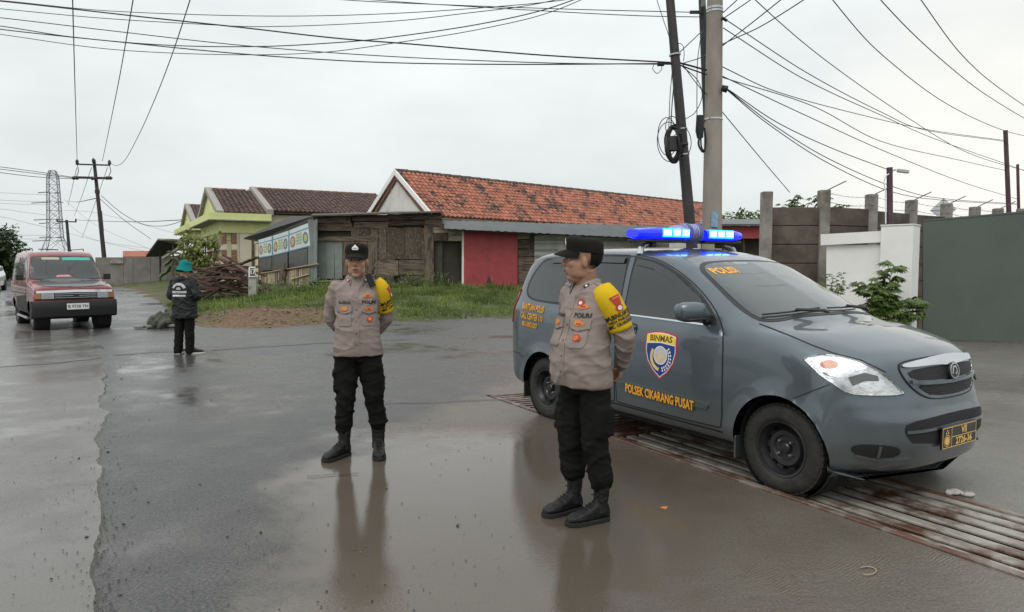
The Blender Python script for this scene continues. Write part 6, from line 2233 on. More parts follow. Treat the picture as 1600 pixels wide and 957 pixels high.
# ---- lime-yellow row houses along the side road
ES, EN = Vector((-.5, .866, 0)), Vector((.866, .5, 0))
def row_house(label, C0, full):
    h = thing('row_house', label, 'house', (C0.x, C0.y, .4), 0, 'lime row houses on the side road')
    def P(t, n, z):
        p = C0 + ES * t + EN * n
        return Vector((p.x, p.y, z))
    hs, zr, ze = 4.6, 5.70, 4.16
    # porch roof then the taller main roof
    for (n0, n1, dz) in ((-.0, 2.3, 0), (2.45, 10.0, .16)):
        for s in (-1, 1):
            tag(MB().slab([P(hs + s * (hs + .25), n0, ze + dz - .08), P(hs + s * (hs + .25), n1, ze + dz - .08), P(hs, n1, zr + dz), P(hs, n0, zr + dz)], (0, 0, -.07)).build('roof', m_dbase, h, smooth=0, world=True), kind='stuff')
        tiles('roof_tiles', P(-.28, n0, ze + dz - .10), P(-.28, n1, ze + dz - .10), P(hs - .02, n0, zr + dz + .01), P(hs - .02, n1, zr + dz + .01), .24, .27, m_tileb, h, 5)
        for k in range(int((n1 - n0) / .5)):
            MB().tube([P(hs, n0 + k * .5, zr + dz + .05), P(hs, n0 + k * .5 + .53, zr + dz + .06)], [.09, .10], 7).build('ridge_tile', m_brick, h, world=True)
        for s in (-1, 1):                          # raised gable bands
            MB().slab([P(hs + s * (hs + .40), n0 - .18, ze + dz - .26), P(hs, n0 - .18, zr + dz - .10), P(hs, n0 - .18, zr + dz + .16), P(hs + s * (hs + .40), n0 - .18, ze + dz + .04)], EN * .34).build('gable_band', m_trimg, h, smooth=0, world=True)
        MB().slab([P(.1, n0 + .02, ze - .3), P(hs * 2 - .1, n0 + .02, ze - .3), P(hs * 2 - .1, n0 + .02, ze - .05), P(hs, n0 + .02, zr + dz - .12), P(.1, n0 + .02, ze - .05)], EN * .12).build('gable_wall', m_lime, h, smooth=0, world=True)
    # near side: fascia box, beam, wall
    MB().slab([P(-.42, -.45, 3.76), P(-.42, 2.5, 3.76), P(-.42, 2.5, 4.10), P(-.42, -.45, 4.10)], ES * .12).build('fascia', m_lime, h, smooth=0, world=True)
    MB().slab([P(-.42, -.57, 3.76), P(9.6, -.57, 3.76), P(9.6, -.57, 4.10), P(-.42, -.57, 4.10)], EN * .12).build('fascia', m_lime, h, smooth=0, world=True)
    MB().slab([P(-.50, -.60, 3.70), P(-.50, 2.55, 3.70), P(9.6, 2.55, 3.70), P(9.6, -.60, 3.70)], (0, 0, .055)).build('soffit', m_trimg, h, smooth=0, world=True)
    MB().slab([P(.0, .02, 3.10), P(.0, 2.4, 3.10), P(.0, 2.4, 3.69), P(.0, .02, 3.69)], ES * .25).build('beam', m_lime, h, smooth=0, world=True)
    MB().slab([P(.25, .02, 3.10), P(9.2, .02, 3.10), P(9.2, .02, 3.69), P(.25, .02, 3.69)], EN * .25).build('beam', m_lime, h, smooth=0, world=True)
    MB().slab([P(.0, 2.4, .3), P(9.2, 2.4, .3), P(9.2, 2.4, 4.1), P(0, 2.4, 4.1)], EN * .15).build('front_wall', m_lime, h, smooth=0, world=True)
    MB().slab([P(.05, .95, .3), P(.05, 9.9, .3), P(.05, 9.9, 4.1), P(.05, .95, 4.1)], ES * .15).build('side_wall', m_cream, h, smooth=0, world=True)
    if full:
        for (t, n) in ((.02, .06), (.02, .56), (3.2, .06), (6.2, .06)):
            for k in range(9):
                zz = .4 + k * .30
                c = P(t + .125, n + .12, zz + .15)
                rot = Matrix((EN, ES, Vector((0, 0, 1)))).transposed()
                b_ = MB().box(c, (.26 if k % 3 else .285, .26 if k % 3 else .285, .285), rot)
                b_.build('column_block', m_brick if k % 3 else m_cream, h, smooth=0, world=True, bevel=.01)
        for (t0, t1, z0, z1, nm, mt) in ((1.2, 2.3, .4, 2.6, 'door', m_woodh), (4.0, 6.2, 1.2, 2.7, 'window', m_glass)):
            MB().slab([P(t0, 2.34, z0), P(t1, 2.34, z0), P(t1, 2.34, z1), P(t0, 2.34, z1)], EN * .05).build(nm, mt, h, smooth=0, world=True)
    return h
C0 = D(346, 440, 36)
C0.z = 0
row_house('lime-yellow house with brown tile roof and banded stone porch columns', C0, True)
row_house('second lime-yellow gabled house farther along the side road', C0 + ES * 12.7, False)
# small gable with pale blue boards peeping over, left of the white gable
bh = thing('blue_gable_house', 'house behind with pale blue gable boards beside the white gable', 'house', D(580, 440, 50), 0)
m_lblue = mat('pale_blue_board', (.28, .46, .56), .7, var=.12, scale=3)
Fb = Facade(D(540, 430, 50), D(620, 430, 50), bh)
Fb.quad([(562, 445), (602, 445), (602, 335), (581, 312), (562, 332)], 'gable_wall', m_lime, .1)
Fb.quad([(559, 336), (581, 313.5), (581, 308.5), (559, 331)], 'barge_board', m_lblue, .1, .12)
Fb.quad([(581, 308.5), (604, 331), (604, 336), (581, 313.5)], 'barge_board', m_lblue, .1, .12)
pk0, pk1 = Fb.at(581, 309), Fb.at(604, 332)
MB().slab([pk1, pk0, pk0 + Vector((7, 6, 0)), pk1 + Vector((7, 6, 0))], (0, 0, -.1)).build('roof', m_tileb, bh, smooth=0, world=True)
# ---- red-fasciaed shed seen between the pole and the wall on the right
rs = thing('red_fascia_shed', 'low shed with red fascia and grey sheet roof behind the concrete pole', 'shed', D(1150, 430, 24), 0)
Fr = Facade(D(1100, 430, 24), D(1240, 430, 23.5), rs)
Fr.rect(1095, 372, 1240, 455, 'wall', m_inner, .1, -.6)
Fr.rect(1098, 353.5, 1236, 373, 'fascia', mat('red_fascia', (.33, .05, .055), .6, var=.2, scale=3, bump=.1), .06, 0)
MB().slab([Fr.at(1094, 353, .3), Fr.at(1240, 353, .3), Fr.at(1240, 345, -4), Fr.at(1094, 345, -4)], (0, 0, .06)).build('roof_sheet', m_awn, rs, smooth=0, world=True)
for px in (1130, 1160):
    Fr.rect(px, 373, px + 3, 455, 'post', m_wood, .1, -.2)

# ---- far boundary wall, left
bw_ = thing('boundary_wall', 'low grey rendered wall along the side road at the far left', 'wall', D(230, 447, 46), 0)
Fw = Facade(D(168, 447, 46), D(300, 447, 47.5), bw_)
m_rend = mat('grey_render', (.21, .195, .175), .9, var=.25, scale=1.2, bump=.25, col2=(.11, .10, .09), s2=.5, lo=.45, hi=.7)
for (x0, x1, y0, mt) in ((150, 194, 402.5, m_rend), (194, 209, 402.5, m_rend), (209, 236, 402, m_rend), (236, 262, 401, m_rend), (262, 302, 400, m_rend)):
    Fw.rect(x0, y0, x1 - .4, 449, 'wall_panel', mt, .15, random.uniform(0, .04))
Fw.rect(172, 403, 193, 412, 'pale_panel', m_gray, .04, .2)
rh = thing('tile_roof_shed', 'shed with orange roof strip showing over the far left wall', 'shed', D(213, 430, 50), 0)
Fh = Facade(D(190, 430, 50), D(240, 430, 50), rh)
Fh.rect(194, 402, 233, 446, 'wall', m_rend, .1, -.5)
MB().slab([Fh.at(192, 402.5, .2), Fh.at(234, 402.5, .2), Fh.at(234, 394, -2.5), Fh.at(192, 394, -2.5)], (0, 0, .08)).build('roof', mat('orange_roof', (.36, .12, .07), .8, var=.3, scale=4), rh, smooth=0, world=True)
os_ = thing('open_shed', 'open shed with a steep grey roof beside the lime houses', 'shed', D(255, 430, 47), 0)
Fo = Facade(D(230, 430, 45.5), D(290, 430, 45.5), os_)
MB().slab([Fo.at(228, 402, .5), Fo.at(247, 376, .5), Fo.at(284, 377, -1.0), Fo.at(262, 401, -1.0)], (0, 0, .12)).build('roof_sheet', flat('dark_roof_sheet', (.05, .048, .045), .7), os_, smooth=0, world=True)
MB().slab([Fo.at(247, 375.5, .5), Fo.at(285, 376.5, .5), Fo.at(290, 392, -3), Fo.at(262, 392, -3)], (0, 0, .1)).build('roof_sheet', m_gray, os_, smooth=0, world=True)
for px in (250, 270):
    Fo.rect(px, 378, px + 2, 446, 'post', m_wood, .1, -.3)
MB().slab([Fo.at(252, 402, .9), Fo.at(283, 383, .9), Fo.at(284, 386, .9), Fo.at(254, 405, .9)], (0, .3, 0)).build('roof_edge', m_gray, os_, smooth=0, world=True)
# ---- number post and concrete stub by the timber
np_ = thing('number_post', 'short concrete post carrying a white-framed number plate by the timber pile', 'post', D(397, 466, 24.0), 0)
Fn = Facade(D(380, 460, 24), D(420, 460, 24), np_)
Fn.rect(391.5, 433, 403.5, 468, 'post', mat('old_concrete', (.36, .36, .32), .85, var=.25, scale=8, bump=.3), .2, -.2)
Fn.rect(389, 417, 399.5, 433, 'number_frame', m_white, .04, .02)
Fn.rect(390.8, 419.2, 398.2, 431.4, 'number_board', flat('number_dark', (.05, .05, .045), .7), .012, .055)
V, F = text_mesh('17', .24, bold=.006)
o0 = Fn.at(394.4, 425.3, .07)
mb = MB()
mb.v = [o0 + Vector((v.x * .8, 0, v.y)) for v in V]
mb.f = F
mb.build('lettering', m_white, np_, smooth=0, world=True)
Fn.rect(385, 416, 389, 419, 'bracket', m_trim, .1, .0)
# ---- timber pile: loose planks
rg = random.Random(4)
m_tim = mat('old_timber', (.12, .070, .050), .8, var=.5, scale=4, bump=.4, bscale=30, col2=(.045, .030, .024), s2=2, lo=.5, hi=.65, rnd=.55)
for k in range(64):
    lvl = rg.random()
    px = rg.uniform(322, 392)
    hi_ = 412 + abs(px - 360) * .28
    py = lerp(462, hi_, lvl ** .8)
    Yd = rg.uniform(24.2, 26.3)
    c = D(px, py, Yd)
    gz = bank_z(c.x, c.y)
    c.z = max(c.z, gz + .04)
    ln = rg.uniform(1.1, 2.6)
    an = rg.gauss(0, .42)
    tl = rg.gauss(.10, .22) if px < 365 else rg.gauss(-.15, .3)
    d = Vector((math.cos(an) * math.cos(tl), math.sin(an) * math.cos(tl), math.sin(tl)))
    a, b = c - d * ln / 2, c + d * ln / 2
    for p in (a, b):
        p.z = max(p.z, gz + .03)
    q = MB().beam(a, b, rg.uniform(.05, .16), rg.uniform(.03, .08))
    o = q.build('timber_plank', m_tim, None, smooth=0, bevel=.004)
    tag(o, 'weathered brown plank lying loose in the timber pile before the lime house', 'plank', 'loose planks in the timber pile')
# ================================================================== RIGHT-HAND WALL, GATE AND PLANTS
m_prec = mat('precast_panel', (.120, .098, .078), .9, var=.35, scale=3.5, bump=.4, bscale=22, col2=(.055, .043, .034), s2=1.2, lo=.42, hi=.62, rnd=.14)
m_ppost = mat('precast_post', (.25, .235, .205), .9, var=.25, scale=5, bump=.35, bscale=24, col2=(.11, .10, .085), s2=1.8, lo=.48, hi=.66, rnd=.12)
m_gate = mat('green_gate_sheet', (.088, .107, .090), .6, var=.10, scale=60, bump=.3, bscale=90, col2=(.074, .092, .078), s2=1.1, lo=.45, hi=.7)
m_steel = mat('dull_steel', (.16, .15, .14), .5, .6, var=.3, scale=9, bump=.2)
fw = thing('precast_wall', 'brown precast concrete panel wall with tall posts behind the car', 'wall', D(1195, 430, 12.8), 0)
PX = [(a_, b_ * 1.12, c_) for a_, b_, c_ in [(1195, 12.8, 300), (1284, 12.75, 297.6), (1358, 13.35, 304), (1420, 14.3, 313), (1475, 15.1, 318.7), (1519, 15.9, 323.5), (1555, 16.6, 326), (1592, 17.4, 326.5), (1632, 18.4, 327), (1675, 19.5, 328)]]
PP = []
for (px, dd, pyt) in PX:
    b = D(px, 430, dd)
    PP.append((Vector((b.x, b.y, 0)), D(px, pyt, dd).z))
m_rod = flat('thin_rod', (.07, .065, .06), .6)
wire_pts = ([], [])
for i, (p, zt) in enumerate(PP):
    w_ = .20
    MB().box((p.x, p.y, zt / 2), (w_, w_, zt)).build('post', m_ppost, fw, smooth=0, world=True, bevel=.012)
    d = (PP[min(i + 1, len(PP) - 1)][0] - PP[max(i - 1, 0)][0]).normalized()
    out = Vector((d.x, d.y, 0))
    if 0 < i < 7:                                   # raked steel arm carrying the barbed wire
        MB().tube([Vector((p.x, p.y, zt - .03)), Vector((p.x, p.y, zt)) + Vector((.42, -.05, .18))], .012, 6).build('wire_arm', m_rod, fw, world=True)
    for k in (0, 1):
        wire_pts[k].append(Vector((p.x + .0, p.y - .11, zt - .06 - .18 * k)))
for i in range(len(PP) - 1):
    (a, za), (b, zb_) = PP[i], PP[i + 1]
    zt = min(za, zb_) - .32
    n = 7
    d = (b - a).normalized()
    for k in range(n):
        z1 = zt - k * .385
        z0 = max(z1 - .375, -.05)
        if z1 < .02:
            break
        s = Vector((d.y, -d.x, 0)) * .025
        q = MB().beam(Vector((a.x, a.y, (z0 + z1) / 2)) + d * .09, Vector((b.x, b.y, (z0 + z1) / 2)) - d * .09, .06, z1 - z0)
        q.build('panel', m_prec, fw, smooth=0, world=True, bevel=.012)
for i in range(len(PP) - 1):                    # thin core added so no light shows through the panel gaps
    (a, za), (b, zb_) = PP[i], PP[i + 1]
    zt = min(za, zb_) - .36
    MB().beam(Vector((a.x, a.y + .03, zt / 2)), Vector((b.x, b.y + .03, zt / 2)), .02, zt).build('gap_backing', m_dbase, fw, smooth=0, world=True)
for k in (0, 1):
    pts = []
    W_ = wire_pts[k][1:]
    for i in range(len(W_) - 1):
        for t in np.linspace(0, 1, 7)[:-1]:
            p = W_[i].lerp(W_[i + 1], t)
            p.z -= .05 * math.sin(math.pi * t)
            pts.append(p)
    mb = MB().tube(pts, .004, 5)
    rg = random.Random(k)
    for i in range(0, len(pts) - 1):
        for t in (.2, .7):
            c = pts[i].lerp(pts[i + 1], t)
            v = Vector((rg.uniform(-1, 1), rg.uniform(-1, 1), rg.uniform(-1, 1))).normalized() * .028
            mb.tube([c - v, c + v], .003, 4)
    o = mb.build('barbed_wire', m_rod, None)
    tag(o, ('upper', 'lower')[k] + ' strand of barbed wire strung between the precast wall posts', 'wire')
# low white wall and pillar
wl = thing('white_wall', 'low white rendered wall with capping beside the gate pillar', 'wall', D(1335, 500, 12.55), 0)
Fq = Facade(D(1288, 520, 13.5), D(1392, 520, 12.75), wl)
Fq.rect(1294, 383, 1386, 570, 'wall', m_white, .12, -.12)
Fq.quad([(1287.5, 384), (1387, 379), (1387, 361.5), (1287.5, 367)], 'capping', m_white, .22, -.14)
gp = thing('gate_pillar', 'square white gate pillar between the low wall and the green gate', 'pillar', D(1410, 540, 12.7), 0)
pc = D(1405, 540, 12.45)
zt = D(1405, 352.5, 12.45).z
rot = Matrix.Rotation(R(-43), 3, 'Z')
MB().box((pc.x + .13, pc.y + .32, zt / 2), (.53, .50, zt), rot).build('shaft', m_white, gp, smooth=0, world=True, bevel=.01)
MB().box((pc.x + .13, pc.y + .32, zt + .012), (.55, .52, .03), rot).build('top', m_wstain, gp, smooth=0, world=True, bevel=.008)
gt = thing('sliding_gate', 'tall plain grey-green sheet metal gate at the right edge', 'gate', D(1520, 536, 13.0), 0)
g0, g1 = G(1440, 533), G(1760, 541)
Fg = Facade(g0, g1, gt)
Fg.quad([(1441, 531), (1600, 533.5), (1600, 332), (1441, 345.5)], 'sheet', m_gate, .05)
Fg.quad([(1600.4, 533.5), (1760, 537), (1760, 318), (1600.4, 332)], 'sheet', m_gate, .05)
Fg.quad([(1441, 534.2), (1760, 540), (1760, 537), (1441, 531.2)], 'bottom_rail', m_steel, .07, -.01)
Fg.quad([(1441, 346.5), (1760, 319), (1760, 316.5), (1441, 344.2)], 'top_rail', m_gate, .07, -.01)
MB().beam(g0 + Vector((-.1, -.10, .012)), g1 + Vector((0, -.10, .012)), .10, .03).build('floor_track', m_steel, gt, smooth=0, world=True)
# CCTV pole, sign seen from behind, far posts
def pole(name, label, cat, px0, py0, px1, py1, Y, r0, r1, mat, lab_parent=None, base_z=None):
    a, b = D(px0, py0, Y), D(px1, py1, Y)
    if base_z is not None:
        a = a + (b - a) * ((base_z - a.z) / (b.z - a.z))
    t = thing(name, label, cat, (a.x, a.y, a.z), 0)
    MB().tube([a, b], [r0, r1], 12).build('shaft', mat, t, world=True)
    return t, a, b
m_brst = mat('maroon_steel', (.085, .050, .062), .5, .3, var=.3, scale=8, bump=.15)
cp, a, b = pole('camera_pole', 'maroon steel post with a security camera above the white pillar', 'pole', 1391, 420, 1390, 262, 13.6, .055, .055, m_brst, base_z=0)
c1 = D(1402, 268, 13.55)
MB().beam(b + Vector((0, 0, -.08)), c1 + Vector((-.02, 0, .03)), .03, .03).build('bracket', m_silver, cp, smooth=0, world=True)
MB().box(c1 + Vector((.10, -.02, .0)), (.22, .07, .065), Matrix.Rotation(R(8), 3, 'Y')).build('camera_body', m_sheet, cp, world=True, bevel=.01)
MB().tube([D(1384, 350, 13.5), D(1383.5, 300, 13.5), D(1381, 285, 13.5), D(1384, 275, 13.5), D(1389, 272, 13.55)], .012, 6).build('conduit', m_white, cp, world=True)
sg = thing('road_sign', 'pale diamond road sign seen from behind over the wall', 'sign', D(1476, 420, 26), 0)
Fs = Facade(D(1440, 420, 26), D(1510, 420, 26), sg)
Fs.quad([(1453, 329), (1474, 346), (1494, 327), (1474, 310)], 'sign_plate', mat('sign_back', (.56, .58, .58), .5, .3, var=.08, scale=3), .02)
MB().beam(Fs.at(1453, 329, .03), Fs.at(1494, 327, .03), .03, .02).build('brace', m_silver, sg, smooth=0, world=True)
MB().beam(Fs.at(1474, 346, .03), Fs.at(1474, 310, .03), .03, .02, (0, 1, 0)).build('brace', m_silver, sg, smooth=0, world=True)
q = MB().tube([Vector((Fs.at(1474, 400, -.05).x, Fs.at(1474, 400, -.05).y, 0)), Fs.at(1474, 312, -.05)], .04, 8)
q.build('post', m_steel, sg, world=True)
tp1, _, top_r1 = pole('utility_pole', 'slim dark pole rising behind the gate near the right edge', 'pole', 1580, 420, 1571, 204, 21, .075, .06, m_brst, base_z=0)
tp2, _, top_r2 = pole('utility_pole', 'shorter thin pole at the extreme right behind the gate', 'pole', 1594, 420, 1590, 257, 24, .055, .045, m_brst, base_z=0)

# ------------------------------------------------------------------ foliage
m_leafd = leafmat('leaf_dark', (.018, .034, .010), (.075, .110, .030), .5, .25)
m_leafm = leafmat('leaf_mid', (.045, .080, .018), (.17, .235, .060), .5, .3)
m_leafy = leafmat('leaf_yellowish', (.085, .100, .022), (.30, .33, .10), .5, .35)
m_bark2 = mat('bark', (.11, .085, .062), .9, var=.4, scale=8, bump=.6, bscale=30)
m_stem = mat('green_stem', (.16, .20, .07), .6, var=.3, scale=8, bump=.2)
def leaf(mb, tin, p, d, up, ln, wd, t, fold=.25):
    """one pointed leaf folded along its midrib"""
    d = d.normalized()
    s = d.cross(up)
    if s.length < 1e-3:
        s = d.orthogonal()
    s.normalize()
    n = s.cross(d)
    k = len(mb.v)
    mb.v += [p, p + d * ln * .45 + s * wd - n * wd * fold, p + d * ln - n * ln * .15, p + d * ln * .45 - s * wd - n * wd * fold, p + d * ln * .5]
    mb.f += [(k, k + 1, k + 4), (k + 1, k + 2, k + 4), (k + 2, k + 3, k + 4), (k + 3, k, k + 4)]
    tin += [t] * 5
def crown(c, rx, ry, rz, n, ls, rg, holes=.35, seed=0):
    mb, tin = MB(), []
    c = Vector(c)
    k = 0
    while k < n:
        v = Vector((rg.gauss(0, 1), rg.gauss(0, 1), rg.gauss(0, 1))).normalized()
        r = rg.random() ** .45
        lump = 1 + .45 * noise.noise(v * 2.2 + Vector((seed, 0, 0))) + .22 * noise.noise(v * 5 + Vector((0, seed, 0)))
        p = Vector((v.x * rx, v.y * ry, v.z * rz)) * r * lump
        if noise.noise(Vector((p.x / rx * 3.0 + seed, p.y / ry * 3.0, p.z / rz * 3.0))) < -holes * .55:
            continue
        q = c + p
        if q.z < .15:
            continue
        t = min(1, max(0, .45 + .5 * noise.noise(Vector((q.x * 1.1, q.y * 1.1, q.z * 1.1 + seed))) + rg.uniform(-.22, .22)))
        leaf(mb, tin, q, (v * .7 + Vector((rg.uniform(-1, 1), rg.uniform(-1, 1), rg.uniform(-1, .4)))).normalized(), Vector((rg.uniform(-.4, .4), rg.uniform(-.4, .4), 1)), ls * rg.uniform(.6, 1.3), ls * .32, t)
        k += 1
    return mb, tin
def tree(label, base, h, rx, ry, rz, n, ls, seed, mat, name='tree', group=None):
    rg = random.Random(seed)
    base = Vector(base)
    t = thing(name, label, 'tree', tuple(base), 0, group)
    topc = base + Vector((rg.uniform(-.2, .2), 0, h))
    tr = MB().tube([base, base.lerp(topc, .4) + Vector((rg.uniform(-.1, .1), 0, 0)), topc], [h * .045, h * .032, h * .014], 9)
    for k in range(6):
        a = rg.uniform(0, 6.28)
        f = base.lerp(topc, rg.uniform(.45, .85))
        e = f + Vector((math.cos(a) * rx * .7, math.sin(a) * ry * .7, rz * rg.uniform(.2, .6)))
        tr.tube([f, f.lerp(e, .5) + Vector((0, 0, .1 * rz)), e], [h * .018, h * .013, h * .006], 6)
    tr.build('trunk', m_bark2, t, world=True)
    mb, tin = crown(topc, rx, ry, rz, n, ls, rg, seed=seed)
    tinted(mb, 'crown', mat, t, tin, world=True)
    return t
b0 = D(-28, 450, 52)
tree('dark dense tree at the far left edge behind the minivan', (b0.x, b0.y, 0), 2.6, 3.0, 2.6, 2.1, 11000, .30, 31, m_leafd)
for k, (px, dd, hh) in enumerate(((-160, 58, 3.4), (-330, 52, 2.8), (-520, 60, 3.8))):
    b0 = D(px, 450, dd)
    tree(('first', 'second', 'third')[k] + ' dark tree beyond the left edge of the view along the road', (b0.x, b0.y, 0), hh, 3.2, 2.8, 2.3, 5000, .32, 41 + k, m_leafd, group='trees along the left road')
b0 = D(12, 450, 60)
tree('small dark shrubby tree right of the left edge tree', (b0.x, b0.y, 0), 1.2, 1.5, 1.3, 1.1, 3500, .24, 33, m_leafd)
b0 = D(1162, 430, 34)
tree('mid green treetop showing over the red shed roof', (b0.x, b0.y, 0), 3.2, 1.2, 1.2, .85, 1400, .22, 35, m_leafm)
# distant greenery all round the horizon, where walls leave gaps
rg = random.Random(77)
mb, tin = MB(), []
for k in range(240):
    a = rg.uniform(-1.25, 1.25)
    dd = rg.uniform(120, 190)
    c = Vector((math.sin(a) * dd, math.cos(a) * dd, rg.uniform(-.8, .2)))
    t0 = rg.uniform(.1, .7)
    for j in range(46):
        v = Vector((rg.gauss(0, 2.4), rg.gauss(0, 2.4), abs(rg.gauss(0, .55))))
        leaf(mb, tin, c + v, Vector((rg.uniform(-1, 1), rg.uniform(-1, 1), rg.uniform(-.6, 1))), Vector((0, 0, 1)), rg.uniform(.5, .9), .25, min(1, t0 + rg.uniform(-.1, .3)))
for k in range(150):                              # unseen belt added behind the camera, nearer and taller, for the car's reflections
    a = rg.uniform(R(105), R(255))
    dd = rg.uniform(34, 48)
    c = Vector((math.sin(a) * dd, math.cos(a) * dd, rg.uniform(.5, 4.2)))
    t0 = rg.uniform(.1, .6)
    for j in range(80):
        v = Vector((rg.gauss(0, 1.3), rg.gauss(0, 1.3), rg.gauss(0, .9)))
        leaf(mb, tin, c + v, Vector((rg.uniform(-1, 1), rg.uniform(-1, 1), rg.uniform(-.6, 1))), Vector((0, 0, 1)), rg.uniform(.4, .8), .22, min(1, t0 + rg.uniform(-.1, .3)))
tag(tinted(mb, 'treeline', m_leafd, None, tin), 'distant dark green belt of trees along the horizon and unseen behind the viewer', 'trees', kind='stuff')
# climbing plant and poles in front of the lime house
rg = random.Random(5)
vn = thing('climbing_plant', 'yellow-green climbing plant on bamboo poles before the lime house', 'plant', D(318, 452, 27.5), 0)
for (x0, y0, x1, y1, dd) in ((296, 446, 293, 372, 27.5), (309, 446, 311, 366, 27.2), (322, 446, 321, 372, 27.6), (333, 446, 336, 380, 27.0), (290, 400, 345, 392, 27.2), (286, 380, 340, 372, 27.4)):
    MB().tube([D(x0, y0, dd), D(x1, y1, dd + .3)], .03, 6).build('bamboo_pole', m_bamb, vn, world=True)
mb, tin = MB(), []
for k in range(6200):
    px = rg.gauss(312, 16)
    py = rg.uniform(358, 440)
    if noise.noise(Vector((px * .07, py * .07, 3))) < -.05 or abs(px - 312) > 34:
        continue
    if px < 296 and py < 362:
        continue
    p = D(px, py, 27.3 + rg.gauss(0, .45))
    t = min(1, max(0, .5 + .6 * noise.noise(Vector((px * .12, py * .12, 8))) + rg.uniform(-.25, .25)))
    leaf(mb, tin, p, Vector((rg.uniform(-1, 1), rg.uniform(-1, .3), rg.uniform(-1, .4))), Vector((0, 0, 1)), rg.uniform(.10, .24), .06, t)
tinted(mb, 'leaves', m_leafy, vn, tin, world=True)
# broad fronds left of it
fr = thing('frond_plant', 'low plant with long drooping fronds beside the grey wall', 'plant', D(276, 450, 28), 0)
for k, (x0, y0, x1, y1, x2, y2) in enumerate(((284, 425, 272, 404, 258, 411), (286, 424, 280, 398, 264, 392), (288, 424, 292, 398, 300, 396), (285, 426, 270, 415, 258, 424), (290, 426, 302, 405, 318, 410), (282, 430, 262, 420, 250, 430))):
    P = crom([D(x0, y0, 28), D(x1, y1, 27.8), D(x2, y2, 27.5)], 8)
    mb, tin = MB(), []
    for i in range(len(P) - 1):
        d = (P[i + 1] - P[i]).normalized()
        for s in (-1, 1):
            leaf(mb, tin, P[i], d + Vector((0, s * .9, -.35)), Vector((0, 0, 1)), .34 * (1 - .4 * i / len(P)), .05, .5 + rg.uniform(-.3, .3))
    tinted(mb, 'frond', m_leafm, fr, tin, world=True)
    MB().tube(P, .012, 5).build('stem', m_stem, fr, world=True)
# cassava-like plant by the white pillar: stems with clusters of drooping leaflets
def cluster_plant(name, label, stems, Y, seed, lm, n_leaf=9, size=.17, group=None, dens=3):
    rg = random.Random(seed)
    base = D(stems[0][0][0], stems[0][0][1], Y)
    t = thing(name, label, 'plant', tuple(base), 0, group)
    for st_ in stems:
        P = crom([D(x, y, Y + rg.uniform(-.12, .12)) for x, y in st_], 6)
        MB().tube(P, list(np.linspace(.013, .005, len(P))), 6).build('stem', m_stem, t, world=True)
        mb, tin = MB(), []
        for i in range(len(P) // 4, len(P)):
            for q in range(dens if i < len(P) - 2 else dens + 2):
                a = rg.uniform(0, 6.28)
                pet = P[i] + Vector((math.cos(a), math.sin(a) * .8, rg.uniform(-.1, .55))) * rg.uniform(.08, .20)
                k = len(mb.v)
                dr = (pet - P[i]).normalized()
                for j in range(n_leaf):
                    b_ = (j - (n_leaf - 1) / 2) / n_leaf * 3.6
                    d = Vector((dr.x * math.cos(b_) - dr.y * math.sin(b_), dr.x * math.sin(b_) + dr.y * math.cos(b_), -.55 + .25 * math.cos(b_)))
                    leaf(mb, tin, pet, d, Vector((0, 0, 1)), size * rg.uniform(.7, 1.1), size * .17, min(1, max(0, rg.gauss(.5, .25))))
        tinted(mb, 'leaves', lm, t, tin, world=True)
    return t
cluster_plant('leafy_plant', 'green leafy plant with drooping leaflets against the white gate pillar',
              [[(1388, 520), (1388, 470), (1390, 440), (1396, 415)], [(1386, 515), (1380, 480), (1366, 462), (1352, 447)], [(1390, 515), (1400, 485), (1418, 472), (1432, 476)],
               [(1386, 512), (1372, 490), (1358, 480)], [(1392, 512), (1408, 498), (1425, 490)], [(1388, 505), (1386, 480), (1380, 460), (1384, 442)]], 12.0, 3, m_leafm)
cluster_plant('leafy_plant', 'leafy branches reaching over the precast wall between its first two posts', [[(1252, 345), (1248, 325), (1240, 310)], [(1258, 345), (1262, 322), (1275, 312)], [(1262, 345), (1275, 320), (1290, 308)], [(1250, 340), (1236, 322), (1226, 320)]], 14.8, 8, m_leafm, 7, .13, None, 1)
cluster_plant('leafy_plant', 'leafy sprig over the wall right of its second post', [[(1302, 345), (1305, 328), (1312, 322)], [(1300, 345), (1322, 332), (1334, 330)]], 15.0, 9, m_leafm, 7, .11, None, 1)
cluster_plant('leafy_plant', 'small sprig growing at the left edge of the white wall', [[(1298, 470), (1299, 450), (1302, 432)], [(1298, 465), (1305, 455), (1309, 447)]], 12.2, 10, m_leafm, 5, .08)
